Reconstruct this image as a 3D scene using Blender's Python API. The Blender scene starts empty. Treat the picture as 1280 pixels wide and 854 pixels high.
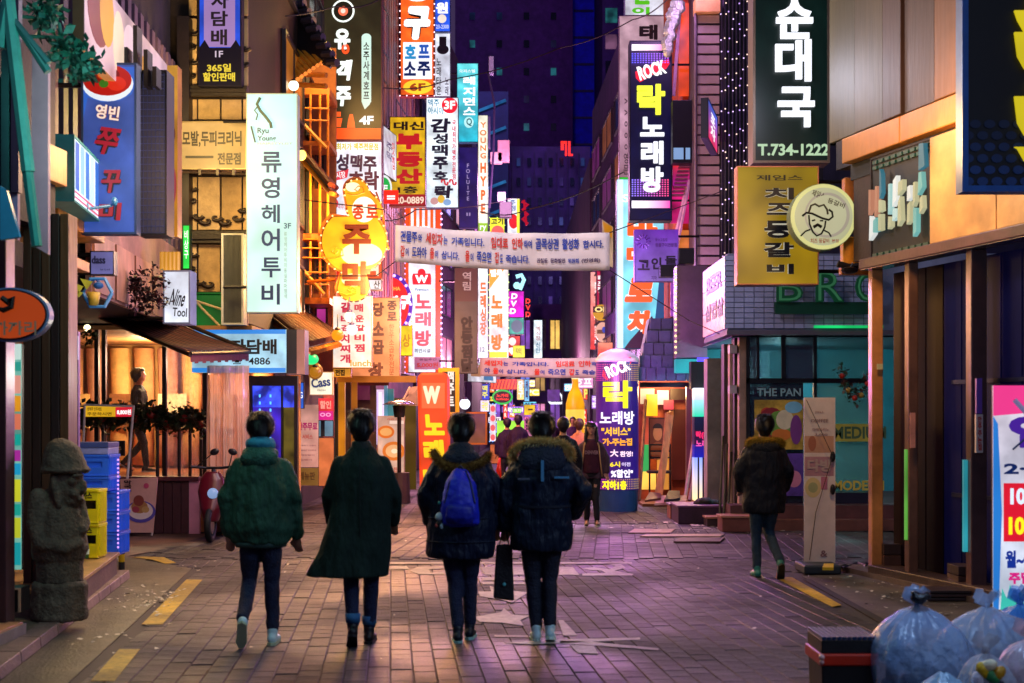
import bpy, math, random
from mathutils import Vector, Matrix
R = math.radians
random.seed(7)
S = bpy.context.scene
COL = S.collection
# ---------------------------------------------------------------- camera, world, light, exposure
F, HY, EYE = 1778.0, 521.0, 1.7          # focal length in photo pixels, horizon row, eye height
cam_d = bpy.data.cameras.new('camera'); cam = bpy.data.objects.new('camera', cam_d); COL.objects.link(cam)
cam_d.lens = 50; cam_d.sensor_width = 36; cam_d.shift_y = (HY - 427) / 1280
cam_d.clip_start = 0.1; cam_d.clip_end = 2000
cam_d.dof.use_dof = True; cam_d.dof.focus_distance = 23; cam_d.dof.aperture_fstop = 2.8
cam.location = (0, 0, EYE); cam.rotation_euler = (R(90), 0, 0)
S.camera = cam
w = bpy.data.worlds.new('World'); S.world = w; w.use_nodes = True
wn = w.node_tree.nodes; wl = w.node_tree.links
bg = wn['Background']
sky = wn.new('ShaderNodeTexSky'); sky.sky_type = 'NISHITA'; sky.sun_disc = False
sky.sun_elevation = R(-6); sky.sun_rotation = R(200)
mx = wn.new('ShaderNodeMix'); mx.data_type = 'RGBA'; mx.blend_type = 'ADD'; mx.inputs[0].default_value = 1
wl.new(sky.outputs[0], mx.inputs[6]); mx.inputs[7].default_value = (1.0, 0.62, 1.75, 1)   # city glow on the night haze
wl.new(mx.outputs[2], bg.inputs[0]); bg.inputs[1].default_value = 0.038
sl = bpy.data.lights.new('fill_sun', 'SUN'); sl.energy = 0.34; sl.angle = R(45); sl.color = (0.62, 0.80, 1.0)
so = bpy.data.objects.new('fill_sun', sl); COL.objects.link(so); so.rotation_euler = (R(50), 0, R(38))  # soft sun added behind the camera to shape surfaces facing it
vs = S.view_settings; vs.view_transform = 'Standard'; vs.look = 'None'; vs.exposure = 0.22; vs.gamma = 1
S.cycles.use_denoising = True
S.cycles.max_bounces = 6; S.cycles.diffuse_bounces = 3; S.cycles.glossy_bounces = 3
S.cycles.transmission_bounces = 4; S.cycles.transparent_max_bounces = 8
S.cycles.sample_clamp_indirect = 4; S.cycles.caustics_reflective = False; S.cycles.caustics_refractive = False

# ---------------------------------------------------------------- coordinates
def W(x, y, Y): return Vector(((x - 640) / F * Y, Y, EYE + (HY - y) / F * Y))
def G(x, y, z=0.0):
    Y = (EYE - z) * F / (y - HY)
    return Vector(((x - 640) / F * Y, Y, z))
def lin(c):
    if isinstance(c, str):
        c = c.lstrip('#'); c = tuple(int(c[i:i+2], 16) / 255 for i in (0, 2, 4))
    return tuple(v / 12.92 if v <= .04045 else ((v + .055) / 1.055) ** 2.4 for v in c)

# ---------------------------------------------------------------- materials
_M = {}
def mat(c, rough=.6, var=.25, scale=6, bump=.15, metal=0, spec=.5, bscale=None, stretch=None, alpha=1, name='surface', isl=0, grime=0):
    """painted / stone / cloth surface: base colour with grain, relief and wear"""
    key = ('m', str(c), rough, var, scale, bump, metal, spec, bscale, stretch, alpha, isl, grime)
    if key in _M: return _M[key]
    m = bpy.data.materials.new(name); m.use_nodes = True; n = m.node_tree.nodes; l = m.node_tree.links
    b = n['Principled BSDF']; col = lin(c)
    tc = n.new('ShaderNodeTexCoord'); mp = n.new('ShaderNodeMapping'); l.new(tc.outputs['Object'], mp.inputs[0])
    if stretch: mp.inputs['Scale'].default_value = stretch
    nz = n.new('ShaderNodeTexNoise'); nz.inputs['Scale'].default_value = scale; nz.inputs['Detail'].default_value = 6
    nz.inputs['Roughness'].default_value = .65
    l.new(mp.outputs[0], nz.inputs[0])
    rp = n.new('ShaderNodeMapRange'); rp.inputs[1].default_value = .3; rp.inputs[2].default_value = .7
    rp.inputs[3].default_value = 1 - var; rp.inputs[4].default_value = 1 + var
    l.new(nz.outputs[0], rp.inputs[0])
    val = rp.outputs[0]
    if isl:
        oi = n.new('ShaderNodeObjectInfo'); ge = n.new('ShaderNodeNewGeometry')
        ad = n.new('ShaderNodeMath'); ad.operation = 'ADD'; l.new(oi.outputs['Random'], ad.inputs[0]); l.new(ge.outputs['Random Per Island'], ad.inputs[1])
        fr = n.new('ShaderNodeMath'); fr.operation = 'FRACT'; l.new(ad.outputs[0], fr.inputs[0])
        r2 = n.new('ShaderNodeMapRange'); r2.inputs[3].default_value = 1 - isl; r2.inputs[4].default_value = 1 + isl; l.new(fr.outputs[0], r2.inputs[0])
        mu = n.new('ShaderNodeMath'); mu.operation = 'MULTIPLY'; l.new(val, mu.inputs[0]); l.new(r2.outputs[0], mu.inputs[1]); val = mu.outputs[0]
    if grime:
        n2 = n.new('ShaderNodeTexNoise'); n2.inputs['Scale'].default_value = .9; n2.inputs['Detail'].default_value = 8; l.new(tc.outputs['Object'], n2.inputs[0])
        r3 = n.new('ShaderNodeMapRange'); r3.inputs[1].default_value = .42; r3.inputs[2].default_value = .62; r3.inputs[3].default_value = 1 - grime; r3.inputs[4].default_value = 1.1
        l.new(n2.outputs[0], r3.inputs[0])
        m3 = n.new('ShaderNodeMath'); m3.operation = 'MULTIPLY'; l.new(val, m3.inputs[0]); l.new(r3.outputs[0], m3.inputs[1]); val = m3.outputs[0]
    mix = n.new('ShaderNodeMix'); mix.data_type = 'RGBA'; mix.blend_type = 'MULTIPLY'; mix.inputs[0].default_value = 1
    mix.inputs[6].default_value = (*col, 1); l.new(val, mix.inputs[7]); l.new(mix.outputs[2], b.inputs['Base Color'])
    b.inputs['Roughness'].default_value = rough; b.inputs['Metallic'].default_value = metal
    b.inputs['Specular IOR Level'].default_value = spec
    if name == 'paver':      # worn damp patches: the gloss changes over the street
        n4 = n.new('ShaderNodeTexNoise'); n4.inputs['Scale'].default_value = .55; n4.inputs['Detail'].default_value = 7; l.new(tc.outputs['Object'], n4.inputs[0])
        gg = n.new('ShaderNodeNewGeometry'); l.new(gg.outputs['Position'], n4.inputs[0])
        r4 = n.new('ShaderNodeMapRange'); r4.inputs[1].default_value = .4; r4.inputs[2].default_value = .62; r4.inputs[3].default_value = .40; r4.inputs[4].default_value = .72
        l.new(n4.outputs[0], r4.inputs[0]); l.new(r4.outputs[0], b.inputs['Roughness'])
        m4 = n.new('ShaderNodeMapRange'); m4.inputs[1].default_value = .38; m4.inputs[2].default_value = .66; m4.inputs[3].default_value = .55; m4.inputs[4].default_value = 1.25
        l.new(n4.outputs[0], m4.inputs[0]); x4 = n.new('ShaderNodeMath'); x4.operation = 'MULTIPLY'; l.new(val, x4.inputs[0]); l.new(m4.outputs[0], x4.inputs[1]); l.new(x4.outputs[0], mix.inputs[7])
    if alpha < 1: b.inputs['Alpha'].default_value = alpha
    if bump:
        nb = n.new('ShaderNodeTexNoise'); nb.inputs['Scale'].default_value = bscale or scale * 5; nb.inputs['Detail'].default_value = 5
        l.new(mp.outputs[0], nb.inputs[0])
        bp = n.new('ShaderNodeBump'); bp.inputs['Strength'].default_value = bump; bp.inputs['Distance'].default_value = {'cloth': .09, 'plastic_film': .05, 'denim': .03}.get(name, .02)
        l.new(nb.outputs[0], bp.inputs['Height']); l.new(bp.outputs[0], b.inputs['Normal'])
    _M[key] = m; return m

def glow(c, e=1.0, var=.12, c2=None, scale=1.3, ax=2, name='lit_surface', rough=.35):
    """lit sign faces, tubes, bulbs; on prints, walls, cloth lamplight put into the colour; c2 = second printed colour along an axis"""
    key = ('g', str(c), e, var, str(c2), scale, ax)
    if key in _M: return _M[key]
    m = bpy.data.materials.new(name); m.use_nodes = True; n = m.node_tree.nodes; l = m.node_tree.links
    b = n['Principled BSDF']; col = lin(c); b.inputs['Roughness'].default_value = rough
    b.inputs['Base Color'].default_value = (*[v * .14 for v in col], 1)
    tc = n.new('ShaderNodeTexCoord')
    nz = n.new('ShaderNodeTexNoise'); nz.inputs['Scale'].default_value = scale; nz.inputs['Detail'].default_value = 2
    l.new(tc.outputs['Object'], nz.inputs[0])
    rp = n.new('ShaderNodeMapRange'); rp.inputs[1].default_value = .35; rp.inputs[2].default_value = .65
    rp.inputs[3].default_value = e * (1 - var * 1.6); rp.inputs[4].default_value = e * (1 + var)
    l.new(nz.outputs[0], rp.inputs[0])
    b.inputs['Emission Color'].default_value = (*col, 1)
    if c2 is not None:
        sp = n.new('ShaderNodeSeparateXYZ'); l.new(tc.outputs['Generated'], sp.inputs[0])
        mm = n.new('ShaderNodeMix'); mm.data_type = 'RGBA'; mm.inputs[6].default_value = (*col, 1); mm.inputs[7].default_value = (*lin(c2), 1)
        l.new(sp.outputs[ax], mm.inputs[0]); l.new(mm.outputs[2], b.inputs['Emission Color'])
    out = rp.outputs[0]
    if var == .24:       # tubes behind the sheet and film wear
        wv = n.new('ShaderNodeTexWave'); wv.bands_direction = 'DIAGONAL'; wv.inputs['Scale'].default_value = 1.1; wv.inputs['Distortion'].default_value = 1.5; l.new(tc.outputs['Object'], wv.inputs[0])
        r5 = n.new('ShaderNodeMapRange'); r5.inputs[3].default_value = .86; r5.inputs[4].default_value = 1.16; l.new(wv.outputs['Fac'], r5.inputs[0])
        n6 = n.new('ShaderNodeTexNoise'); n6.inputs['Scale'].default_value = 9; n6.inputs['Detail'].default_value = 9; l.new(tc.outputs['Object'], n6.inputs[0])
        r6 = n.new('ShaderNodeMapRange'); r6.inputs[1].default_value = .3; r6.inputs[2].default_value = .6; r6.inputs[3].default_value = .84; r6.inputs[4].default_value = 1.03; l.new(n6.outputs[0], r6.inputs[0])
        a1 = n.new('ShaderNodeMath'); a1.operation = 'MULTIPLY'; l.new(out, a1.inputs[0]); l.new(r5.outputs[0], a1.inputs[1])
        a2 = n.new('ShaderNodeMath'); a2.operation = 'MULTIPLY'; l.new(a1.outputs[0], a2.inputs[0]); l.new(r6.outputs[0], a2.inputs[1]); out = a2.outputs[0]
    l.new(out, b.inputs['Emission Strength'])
    _M[key] = m; return m

def glass(c='#20303a', rough=.08, alpha=.35):
    key = ('gl', str(c), rough, alpha)
    if key in _M: return _M[key]
    m = bpy.data.materials.new('glass'); m.use_nodes = True; b = m.node_tree.nodes['Principled BSDF']
    b.inputs['Base Color'].default_value = (*lin(c), 1); b.inputs['Roughness'].default_value = rough
    b.inputs['Alpha'].default_value = alpha; b.inputs['Specular IOR Level'].default_value = .8
    _M[key] = m; return m

# ---------------------------------------------------------------- mesh collector
ORG = {}
class MB:
    def __init__(s): s.v = []; s.f = []; s.mi = []; s.cur = 0
    def add(s, vs, fs):
        o = len(s.v); s.v += [tuple(v) for v in vs]; s.f += [tuple(i + o for i in f) for f in fs]; s.mi += [s.cur] * len(fs); return s
    def hexa(s, p):       # p: 4 bottom, 4 top
        return s.add(p, [(3,2,1,0),(4,5,6,7),(0,1,5,4),(1,2,6,5),(2,3,7,6),(3,0,4,7)])
    def box(s, x0, x1, y0, y1, z0, z1):
        return s.hexa([(x0,y0,z0),(x1,y0,z0),(x1,y1,z0),(x0,y1,z0),(x0,y0,z1),(x1,y0,z1),(x1,y1,z1),(x0,y1,z1)])
    def quad(s, a, b, c, d): return s.add([a,b,c,d], [(0,1,2,3)])
    def slab(s, pts, dv):  # a polygon given depth dv (vector)
        n = len(pts); dv = Vector(dv); q = [Vector(p) for p in pts]
        return s.add([*q, *[p + dv for p in q]], [tuple(range(n)), tuple(range(2*n-1, n-1, -1))] + [(i, i+n, (i+1) % n + n, (i+1) % n) for i in range(n)])
    def tube(s, pts, r, n=8, cap=True):
        pts = [Vector(p) for p in pts]; rs = r if isinstance(r, (list, tuple)) else [r] * len(pts)
        o = len(s.v); vs = []; fs = []; ref = None
        for i, p in enumerate(pts):
            t = (pts[min(i+1, len(pts)-1)] - pts[max(i-1, 0)]).normalized()
            if ref is None or abs(t.dot(ref)) > .95: ref = Vector((0,0,1)) if abs(t.z) < .9 else Vector((1,0,0))
            a = t.cross(ref).normalized(); b_ = t.cross(a).normalized(); ref = -b_ if abs(b_.z) > .1 else ref
            rr = rs[i]; ra, rb = rr if isinstance(rr, tuple) else (rr, rr)
            for k in range(n):
                q = 2 * math.pi * k / n; vs.append(p + a * ra * math.cos(q) + b_ * rb * math.sin(q))
        for i in range(len(pts)-1):
            for k in range(n): fs.append((i*n+k, i*n+(k+1)%n, (i+1)*n+(k+1)%n, (i+1)*n+k))
        if cap: fs.append(tuple(range(n-1,-1,-1))); fs.append(tuple(range((len(pts)-1)*n, len(pts)*n)))
        return s.add(vs, fs)
    def ell(s, c, r, nu=14, nv=8, rot=None):
        c = Vector(c); r = r if isinstance(r, (tuple, list)) else (r, r, r); vs = []; fs = []
        for j in range(1, nv):
            ph = math.pi * j / nv
            for i in range(nu):
                th = 2 * math.pi * i / nu; vs.append(Vector((r[0]*math.sin(ph)*math.cos(th), r[1]*math.sin(ph)*math.sin(th), r[2]*math.cos(ph))))
        vs += [Vector((0,0,r[2])), Vector((0,0,-r[2]))]; T = len(vs) - 2
        for j in range(nv-2):
            for i in range(nu): fs.append((j*nu+i, (j+1)*nu+i, (j+1)*nu+(i+1)%nu, j*nu+(i+1)%nu))
        for i in range(nu): fs.append((T, i, (i+1)%nu)); fs.append((T+1, (nv-2)*nu+(i+1)%nu, (nv-2)*nu+i))
        if rot is not None: vs = [rot @ v for v in vs]
        return s.add([c + v for v in vs], fs)
    def rings(s, rs, n=20, cap=True):   # rs: (centre, rx, ry) horizontal ellipses, bottom to top
        vs = []; fs = []
        for c, rx, ry in rs:
            for k in range(n):
                q = 2*math.pi*k/n; vs.append((c[0]+rx*math.cos(q), c[1]+ry*math.sin(q), c[2]))
        for i in range(len(rs)-1):
            for k in range(n): fs.append((i*n+k, i*n+(k+1)%n, (i+1)*n+(k+1)%n, (i+1)*n+k))
        if cap: fs.append(tuple(range(n-1,-1,-1))); fs.append(tuple(range((len(rs)-1)*n, len(rs)*n)))
        return s.add(vs, fs)
    def limb(s, pts, rs, n=12):         # tapered limb with rounded ends
        pts = [Vector(p) for p in pts]
        for i in range(len(pts)-1):
            s.tube([pts[i], pts[i].lerp(pts[i+1], .5), pts[i+1]], [rs[i], (rs[i]+rs[i+1])/2, rs[i+1]], n)
        for p, r in zip(pts, rs): s.ell(p, r, n, 8)
        return s
    def xf(s, fn): s.v = [tuple(fn(Vector(v))) for v in s.v]; return s
    def build(s, name, m, parent=None, smooth=False, bev=0, kind=None, label=None, at=None):
        me = bpy.data.meshes.new(name)
        org = Vector(at) if at is not None else (ORG[parent.name] if parent else Vector((0,0,0)))
        me.from_pydata([tuple(Vector(v) - org) for v in s.v], [], s.f)
        for k in (m if isinstance(m, (list, tuple)) else [m]): me.materials.append(k)
        if any(s.mi): me.polygons.foreach_set('material_index', s.mi)
        if smooth: me.polygons.foreach_set('use_smooth', [True] * len(me.polygons))
        o = bpy.data.objects.new(name, me); COL.objects.link(o)
        if parent: o.parent = parent
        elif at is not None: o.location = org
        ORG[o.name] = org
        if parent and at is not None: o.location = org - ORG[parent.name]
        if bev:
            b = o.modifiers.new('edge', 'BEVEL'); b.width = bev; b.segments = 2; b.limit_method = 'ANGLE'
        if kind: o['kind'] = kind
        if label: o['label'] = label
        return o
def thing(name, label, cat, loc, group=None, kind=None):
    o = bpy.data.objects.new(name, None); COL.objects.link(o); o.location = loc; o.empty_display_size = .1
    o['label'] = label; o['category'] = cat
    if group: o['group'] = group
    if kind: o['kind'] = kind
    ORG[o.name] = Vector(loc); return o
def tag(o, label, cat, group=None):
    o['label'] = label; o['category'] = cat
    if group: o['group'] = group
    return o
def clone(o, loc, parent=None, rz=None):      # a copy sharing its mesh
    c = o.copy(); COL.objects.link(c); c.location = loc
    if parent is not None: c.parent = parent
    if rz is not None: c.rotation_euler = (0, 0, rz)
    ORG[c.name] = ORG.get(o.name, Vector((0,0,0))); return c

class Panel:
    """an upright rectangle: A, B = ground points left and right as seen from the street; d = distance proud of it"""
    def __init__(s, A, B, z0, z1):
        s.A = Vector((A[0], A[1])); s.B = Vector((B[0], B[1])); s.z0 = z0; s.z1 = z1
        d = s.B - s.A; s.w = d.length; s.h = z1 - z0; s.n = Vector((d.y, -d.x)).normalized()
    def p(s, u, v, d=0):
        q = s.A + (s.B - s.A) * u + s.n * d
        return Vector((q.x, q.y, s.z0 + s.h * v))
    def box(s, mb, u0, u1, v0, v1, d0, d1):
        f = s.p
        return mb.hexa([f(u0,v0,d1), f(u1,v0,d1), f(u1,v0,d0), f(u0,v0,d0), f(u0,v1,d1), f(u1,v1,d1), f(u1,v1,d0), f(u0,v1,d0)])
def px(x0, y0, x1, y1, Y, Yr=None):
    Yr = Yr or Y; a = W(x0, y1, Y); b = W(x1, y1, Yr)
    return Panel((a.x, a.y), (b.x, b.y), a.z, W(x0, y0, Y).z)

# ---------------------------------------------------------------- lettering
_tc = bpy.data.curves.new('lettering_source', 'FONT'); _to = bpy.data.objects.new('lettering_source', _tc)
_cache = {}; _tmp = []
def glyphs(body, bold, ext=0.0, spacing=1.0):
    bold = round(bold, 3)
    k = (body, bold, ext, spacing)
    if k not in _cache:
        _tc.body = body; _tc.offset = bold; _tc.extrude = ext; _tc.resolution_u = 3; _tc.space_character = spacing
        me = bpy.data.meshes.new_from_object(_to)
        _cache[k] = ([tuple(v.co) for v in me.vertices], [tuple(p.vertices) for p in me.polygons]); _tmp.append(me)
    return _cache[k]
def heavy(mb, out, fs, P, k, Wd):
    mb.add(out, fs)
    if k <= 0: return
    for q, (a, b) in enumerate(((-1,0),(1,0),(0,-1),(0,1),(-.7,-.7),(.7,.7),(-.7,.7),(.7,-.7))):
        o = Vector((0, 0, b*k)) ; d2 = (P.B - P.A).normalized() * a * k; n2 = P.n * (-.0006*(q+1))
        mb.add([p + o + Vector((d2.x+n2.x, d2.y+n2.y, 0)) for p in out], fs)
def write(P, parent, body, rect, c, e=0, mode='h', bold=.02, d=.012, th=0, ang=0, shear=0, ol=None, olw=.05, name='lettering', c2=None):
    """rect = (u0, v0, u1, v1) on panel P, v upward. th > 0: raised letters of that depth"""
    if ol is not None:
        write(P, parent, body, rect, ol[0], ol[1], mode, bold + olw, d, 0, ang, shear, None, 0, 'letter_outline'); d += .006
    u0, v0, u1, v1 = rect; Wd = P.w; Hd = P.h; mb = MB(); cells = []
    ext = .02 if th else 0; extra = max(0, bold-.028); bold = min(bold, .028) if bold > 0 else max(bold, -.02)
    if mode == 'v':
        n = len(body)
        for i, ch in enumerate(body):
            t = v1 - (v1 - v0) * i / n; cells.append((ch, u0, t - (v1 - v0) / n * .93, u1, t))
    else: cells.append((body, u0, v0, u1, v1))
    cu, cv = (u0 + u1) / 2, (v0 + v1) / 2; ca, sa = math.cos(R(ang)), math.sin(R(ang))
    for ch, a0, b0, a1, b1 in cells:
        if ch == ' ': continue
        vs, fs = glyphs(ch, bold, ext)
        if not vs: continue
        tall = (b1-b0)*Hd if mode == 'v' or len(ch) == 1 else min((b1-b0)*Hd, (a1-a0)*Wd/len(ch))
        kk = extra*tall*(.4 if th else .8)
        if mode != 'v': a0 += kk/Wd; a1 -= kk/Wd; b0 += kk/Hd; b1 -= kk/Hd
        xs = [v[0] for v in vs]; ys = [v[1] for v in vs]; xa, xb, ya, yb = min(xs), max(xs), min(ys), max(ys)
        if mode == 'v':
            sx = (a1 - a0) / .95; sy = (b1 - b0) / .95
            xm, ym = (xa + xb) / 2, (ya + yb) / 2
            T = [((a0+a1)/2 + (x-xm)*sx, (b0+b1)/2 + (y-ym)*sy, z) for x, y, z in vs]
        else:
            T = [(a0 + (x-xa)/max(xb-xa, 1e-4)*(a1-a0), b0 + (y-ya)/max(yb-ya, 1e-4)*(b1-b0), z) for x, y, z in vs]
        out = []
        for u, v, z in T:
            X = (u - cu) * Wd; Z = (v - cv) * Hd; X += shear * Z
            X, Z = X * ca - Z * sa, X * sa + Z * ca
            out.append(P.p(cu + X / Wd, cv + Z / Hd, d + (th * (z / .04 + .5) if th else 0)))
        heavy(mb, out, fs, P, kk, Wd)
    if not mb.v: return None
    m = glow(c, e, var=.05, c2=c2) if e else mat(c, .5, .12, 4, 0, name='print')
    return mb.build(name, m, parent)

def shape(P, parent, pts, c, e=0, d=.012, th=.004, name='emblem'):
    mb = MB(); a = [P.p(u, v, d + th) for u, v in pts]
    n2 = Vector((-P.n.x, -P.n.y, 0)) * th
    mb.slab(a, n2)
    return mb.build(name, glow(c, e, var=.08) if e else mat(c, .5, .15, 4, 0, name='print'), parent)
def disc(cu, cv, ru, rv, n=24, a0=0, a1=360): return [(cu + ru*math.cos(R(a0+(a1-a0)*i/n)), cv + rv*math.sin(R(a0+(a1-a0)*i/n))) for i in range(n if a1-a0 == 360 else n+1)]
def rectp(u0, v0, u1, v1): return [(u0,v0),(u1,v0),(u1,v1),(u0,v1)]

def sign(label, rect, Y, face, e=1.0, txt=(), Yr=None, dp=.18, side='#15131a', fr=.03, br=None, group=None, shapes=(), c2=None, name='shop_sign', cat='sign', var=.24, bulbs=None, z_off=0, tail=()):
    """a boxed sign: cabinet, frame, face, lettering, brackets. Everything in photo pixels at depth Y"""
    x0, y0, x1, y1 = rect; P = px(x0, y0, x1, y1, Y, Yr)
    root = thing(name, label, cat, P.p(.5, 0, -dp/2), group)
    mb = MB(); P.box(mb, 0, 1, 0, 1, -dp, 0); mb.build('cabinet', mat(side, .5, .2, 5, .05), root)
    fu, fv = fr / P.w, fr / P.h
    if fr:
        mb = MB()
        for r in ((0,fu,0,1),(1-fu,1,0,1),(fu,1-fu,0,fv),(fu,1-fu,1-fv,1)): P.box(mb, *r, .001, .02)
        mb.build('frame', mat(side, .4, .15, 8, 0, metal=.3), root)
    mb = MB(); P.box(mb, fu, 1-fu, fv, 1-fv, .001, .008)
    fm = glow(face, e, var=var, c2=c2) if e else mat(face, .55, .16, 2.5, .03, name='sign_face', grime=.2)  # banners, posters and boards with e glow too: light put into the print
    mb.build('face', fm, root)
    def U(a, b, c, d): return ((a-x0)/(x1-x0), (y1-d)/(y1-y0), (c-x0)/(x1-x0), (y1-b)/(y1-y0))
    for si_, t in enumerate(shapes):
        dz_ = .0088 + .0006*si_
        kind_, r, c, ee = t[:4]; u = U(*r) if kind_ != 'poly' else None
        if kind_ == 'rect': shape(P, root, rectp(*u), c, ee, d=dz_, th=t[4] if len(t) > 4 else .0004, name='printed_panel')
        elif kind_ == 'disc': shape(P, root, disc((u[0]+u[2])/2, (u[1]+u[3])/2, (u[2]-u[0])/2, (u[3]-u[1])/2), c, ee, d=dz_, th=.0004)
        elif kind_ == 'poly': shape(P, root, [((a-x0)/(x1-x0), (y1-b)/(y1-y0)) for a, b in r], c, ee, d=dz_, th=.0004)
    for k, t in enumerate(txt):
        t = dict(t); body = t.pop('s'); r = U(*t.pop('r')); c = t.pop('c')
        write(P, root, body, r, c, **{**t, 'd': max(.016 + .0005*len(shapes), t.get('d', 0))})
    if bulbs:
        mb = MB(); sp, bc = bulbs
        nx = max(2, int(P.w / sp)); nz_ = max(2, int(P.h / sp))
        pts = [(i/nx, v) for i in range(nx+1) for v in (0, 1)] + [(u, i/nz_) for i in range(1, nz_) for u in (0, 1)]
        for u, v in pts: mb.ell(P.p(u, v, .03), .02, 6, 4)
        mb.build('light_bulb', glow(bc, 2.2, 0), root)
    if br:
        mb = MB(); s_ = {'L': -1, 'R': 1}[br[0]]; L = br[1]; u = 0 if s_ < 0 else 1
        for v in (.12, .88):
            a = P.p(u, v, -dp/2); b = P.p(u + s_ * L / P.w, v, -dp/2); mb.tube([a, b], .025, 6)
        mb.build('bracket', mat('#1c1a1e', .4, .1, metal=.6), root)
    return root, P

def lamp(name, loc, col, watts, rad=.25):
    d = bpy.data.lights.new(name, 'POINT'); d.energy = watts; d.color = col; d.shadow_soft_size = rad
    o = bpy.data.objects.new(name, d); COL.objects.link(o); o.location = loc; return o
# ---------------------------------------------------------------- ground, road, kerbs
WET = dict(rough=.42, var=.35, scale=3, bump=.35, bscale=60)
def sheet(name, pts, z, m, kind='structure', th=.0, parent=None):
    mb = MB(); q = [(p[0], p[1], z) for p in pts]
    mb.slab([(p[0], p[1], z - max(th, .004)) for p in pts][::1], (0, 0, max(th, .004)))
    o = mb.build(name, m, parent); 
    if kind: o['kind'] = kind
    return o
mb = MB(); mb.quad((-300,-60,-.03), (300,-60,-.03), (300,500,-.03), (-300,500,-.03)); mb.build('ground', mat('#3a3836', .7, .3, 2, .3, grime=.3), kind='structure')
sheet('road_base', [(-3.2,2),(3.1,2),(3.1,15.2),(5.6,17),(5.6,21.6),(3.4,22),(3.3,30),(3.6,80),(3.6,110),(-3.0,110),(-1.6,60),(-3.0,40),(-4.4,28),(-4.6,16.5),(-3.6,16)], -.012, mat('#262127', .7, .2, 6, .2))
# concrete gutter strips either side
sheet('left_gutter', [(-2.2,2),(-2.84,9.1),(-3.13,11.8),(-3.6,16),(-4.9,17.5),(-4.9,14.6),(-4.06,14.6),(-3.3,9.0),(-2.6,2)], -.003, mat('#5b5442', .5, .4, 5, .5, bscale=40, grime=.35))
sheet('right_gutter', [(3.1,2),(4.6,2),(4.62,12),(4.05,15.7),(3.1,15.2)], -.003, mat('#5a5148', .5, .4, 4, .4, bscale=50, grime=.35))
mb = MB(); mb.slab([(3.02,6,-.004),(3.12,6,-.004),(3.13,14.9,-.004),(3.05,14.9,-.004)], (0,0,.003)); mb.build('drain_channel', mat('#0b0a0c', .6, .1, 4, 0), kind='structure')

brick_m = mat('#474248', .58, .42, 14, .6, spec=.25, bscale=90, isl=.34, grime=.42, name='paver')
def brick_mesh(cx, cy, a, w_, l_, z, mb):
    g, b = .0032, .0045; gy = .0012; ca, sa = math.cos(a), math.sin(a)
    def T(x, y, zz): return (cx + x*ca - y*sa, cy + x*sa + y*ca, zz)
    hw, hl = w_/2 - g, l_/2 - gy
    o = [T(-hw,-hl,z-b), T(hw,-hl,z-b), T(hw,hl,z-b), T(-hw,hl,z-b)]
    i = [T(-hw+b,-hl+b,z), T(hw-b,-hl+b,z), T(hw-b,hl-b,z), T(-hw+b,hl-b,z)]
    d = [(p[0], p[1], z-.03) for p in o]
    mb.add(o+i+d, [(4,5,6,7)] + [(k,(k+1)%4,(k+1)%4+4,k+4) for k in range(4)] + [(k+8,(k+1)%4+8,(k+1)%4,k) for k in range(4)])
road = bpy.data.objects.new('road', None); COL.objects.link(road); road['kind'] = 'structure'; road['label'] = 'brick paved pedestrian street with worn wet joints'; ORG['road'] = Vector((0,0,0))
zones = [  # y from, y to, direction tan, width, length, origin x
    (6.2, 17.0, -.085, .152, .205), (17.0, 22.6, .07, .18, .30), (22.6, 40, -.015, .20, .28)]
rb = random.Random(3); spots = []
def inroad(x, y):
    if y < 15.2: xr = 3.0
    elif y < 21.5: xr = min(5.4, 3.1 + (y-15.2)*1.4) if y > 15.6 else 3.0
    elif y < 24: xr = 3.3
    else: xr = 3.25
    if y < 16: xl = -1.90 - .1035*y
    elif y < 17.5: xl = -3.7 - (y-16)*.7
    elif y < 28: xl = -4.55
    else: xl = -4.5 + (y-28)*.11
    return xl < x < xr
for za, zb, tn, bw, bl in zones:
    a = math.atan(-tn); ca, sa = math.cos(a), math.sin(a); mid = (za+zb)/2
    row = -60
    for j in range(-75, 75):
        for i in range(-75, 75):
            lx = i*bw; ly = j*bl + (bl/2 if i % 2 else 0)
            x = lx*ca - ly*sa; y = mid + lx*sa + ly*ca
            if za + bl*.45 < y < zb - bl*.35 and inroad(x - bw/2, y) and inroad(x + bw/2, y) and abs(x) < y*.37 + .4:
                spots.append((x, y, a, bw, bl, -abs(rb.gauss(0, .0028))))
vis = sorted([s for s in spots if s[1] > 9.0], key=lambda s: s[1]); near = set(id(s) for s in vis[:300])
mb = MB()
for s in spots:
    if id(s) not in near: brick_mesh(*s, mb)
o = mb.build('paving_bricks', brick_m, road); o['kind'] = 'stuff'
mb = MB(); brick_mesh(0, 0, 0, .152, .205, 0, mb); first = None
for s in vis[:300]:
    if first is None:
        first = mb.build('brick', brick_m, road); b_ = first
    else: b_ = clone(first, (0,0,0))
    b_.location = (s[0], s[1], s[5]); b_.rotation_euler = (0, 0, s[2])

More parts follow.
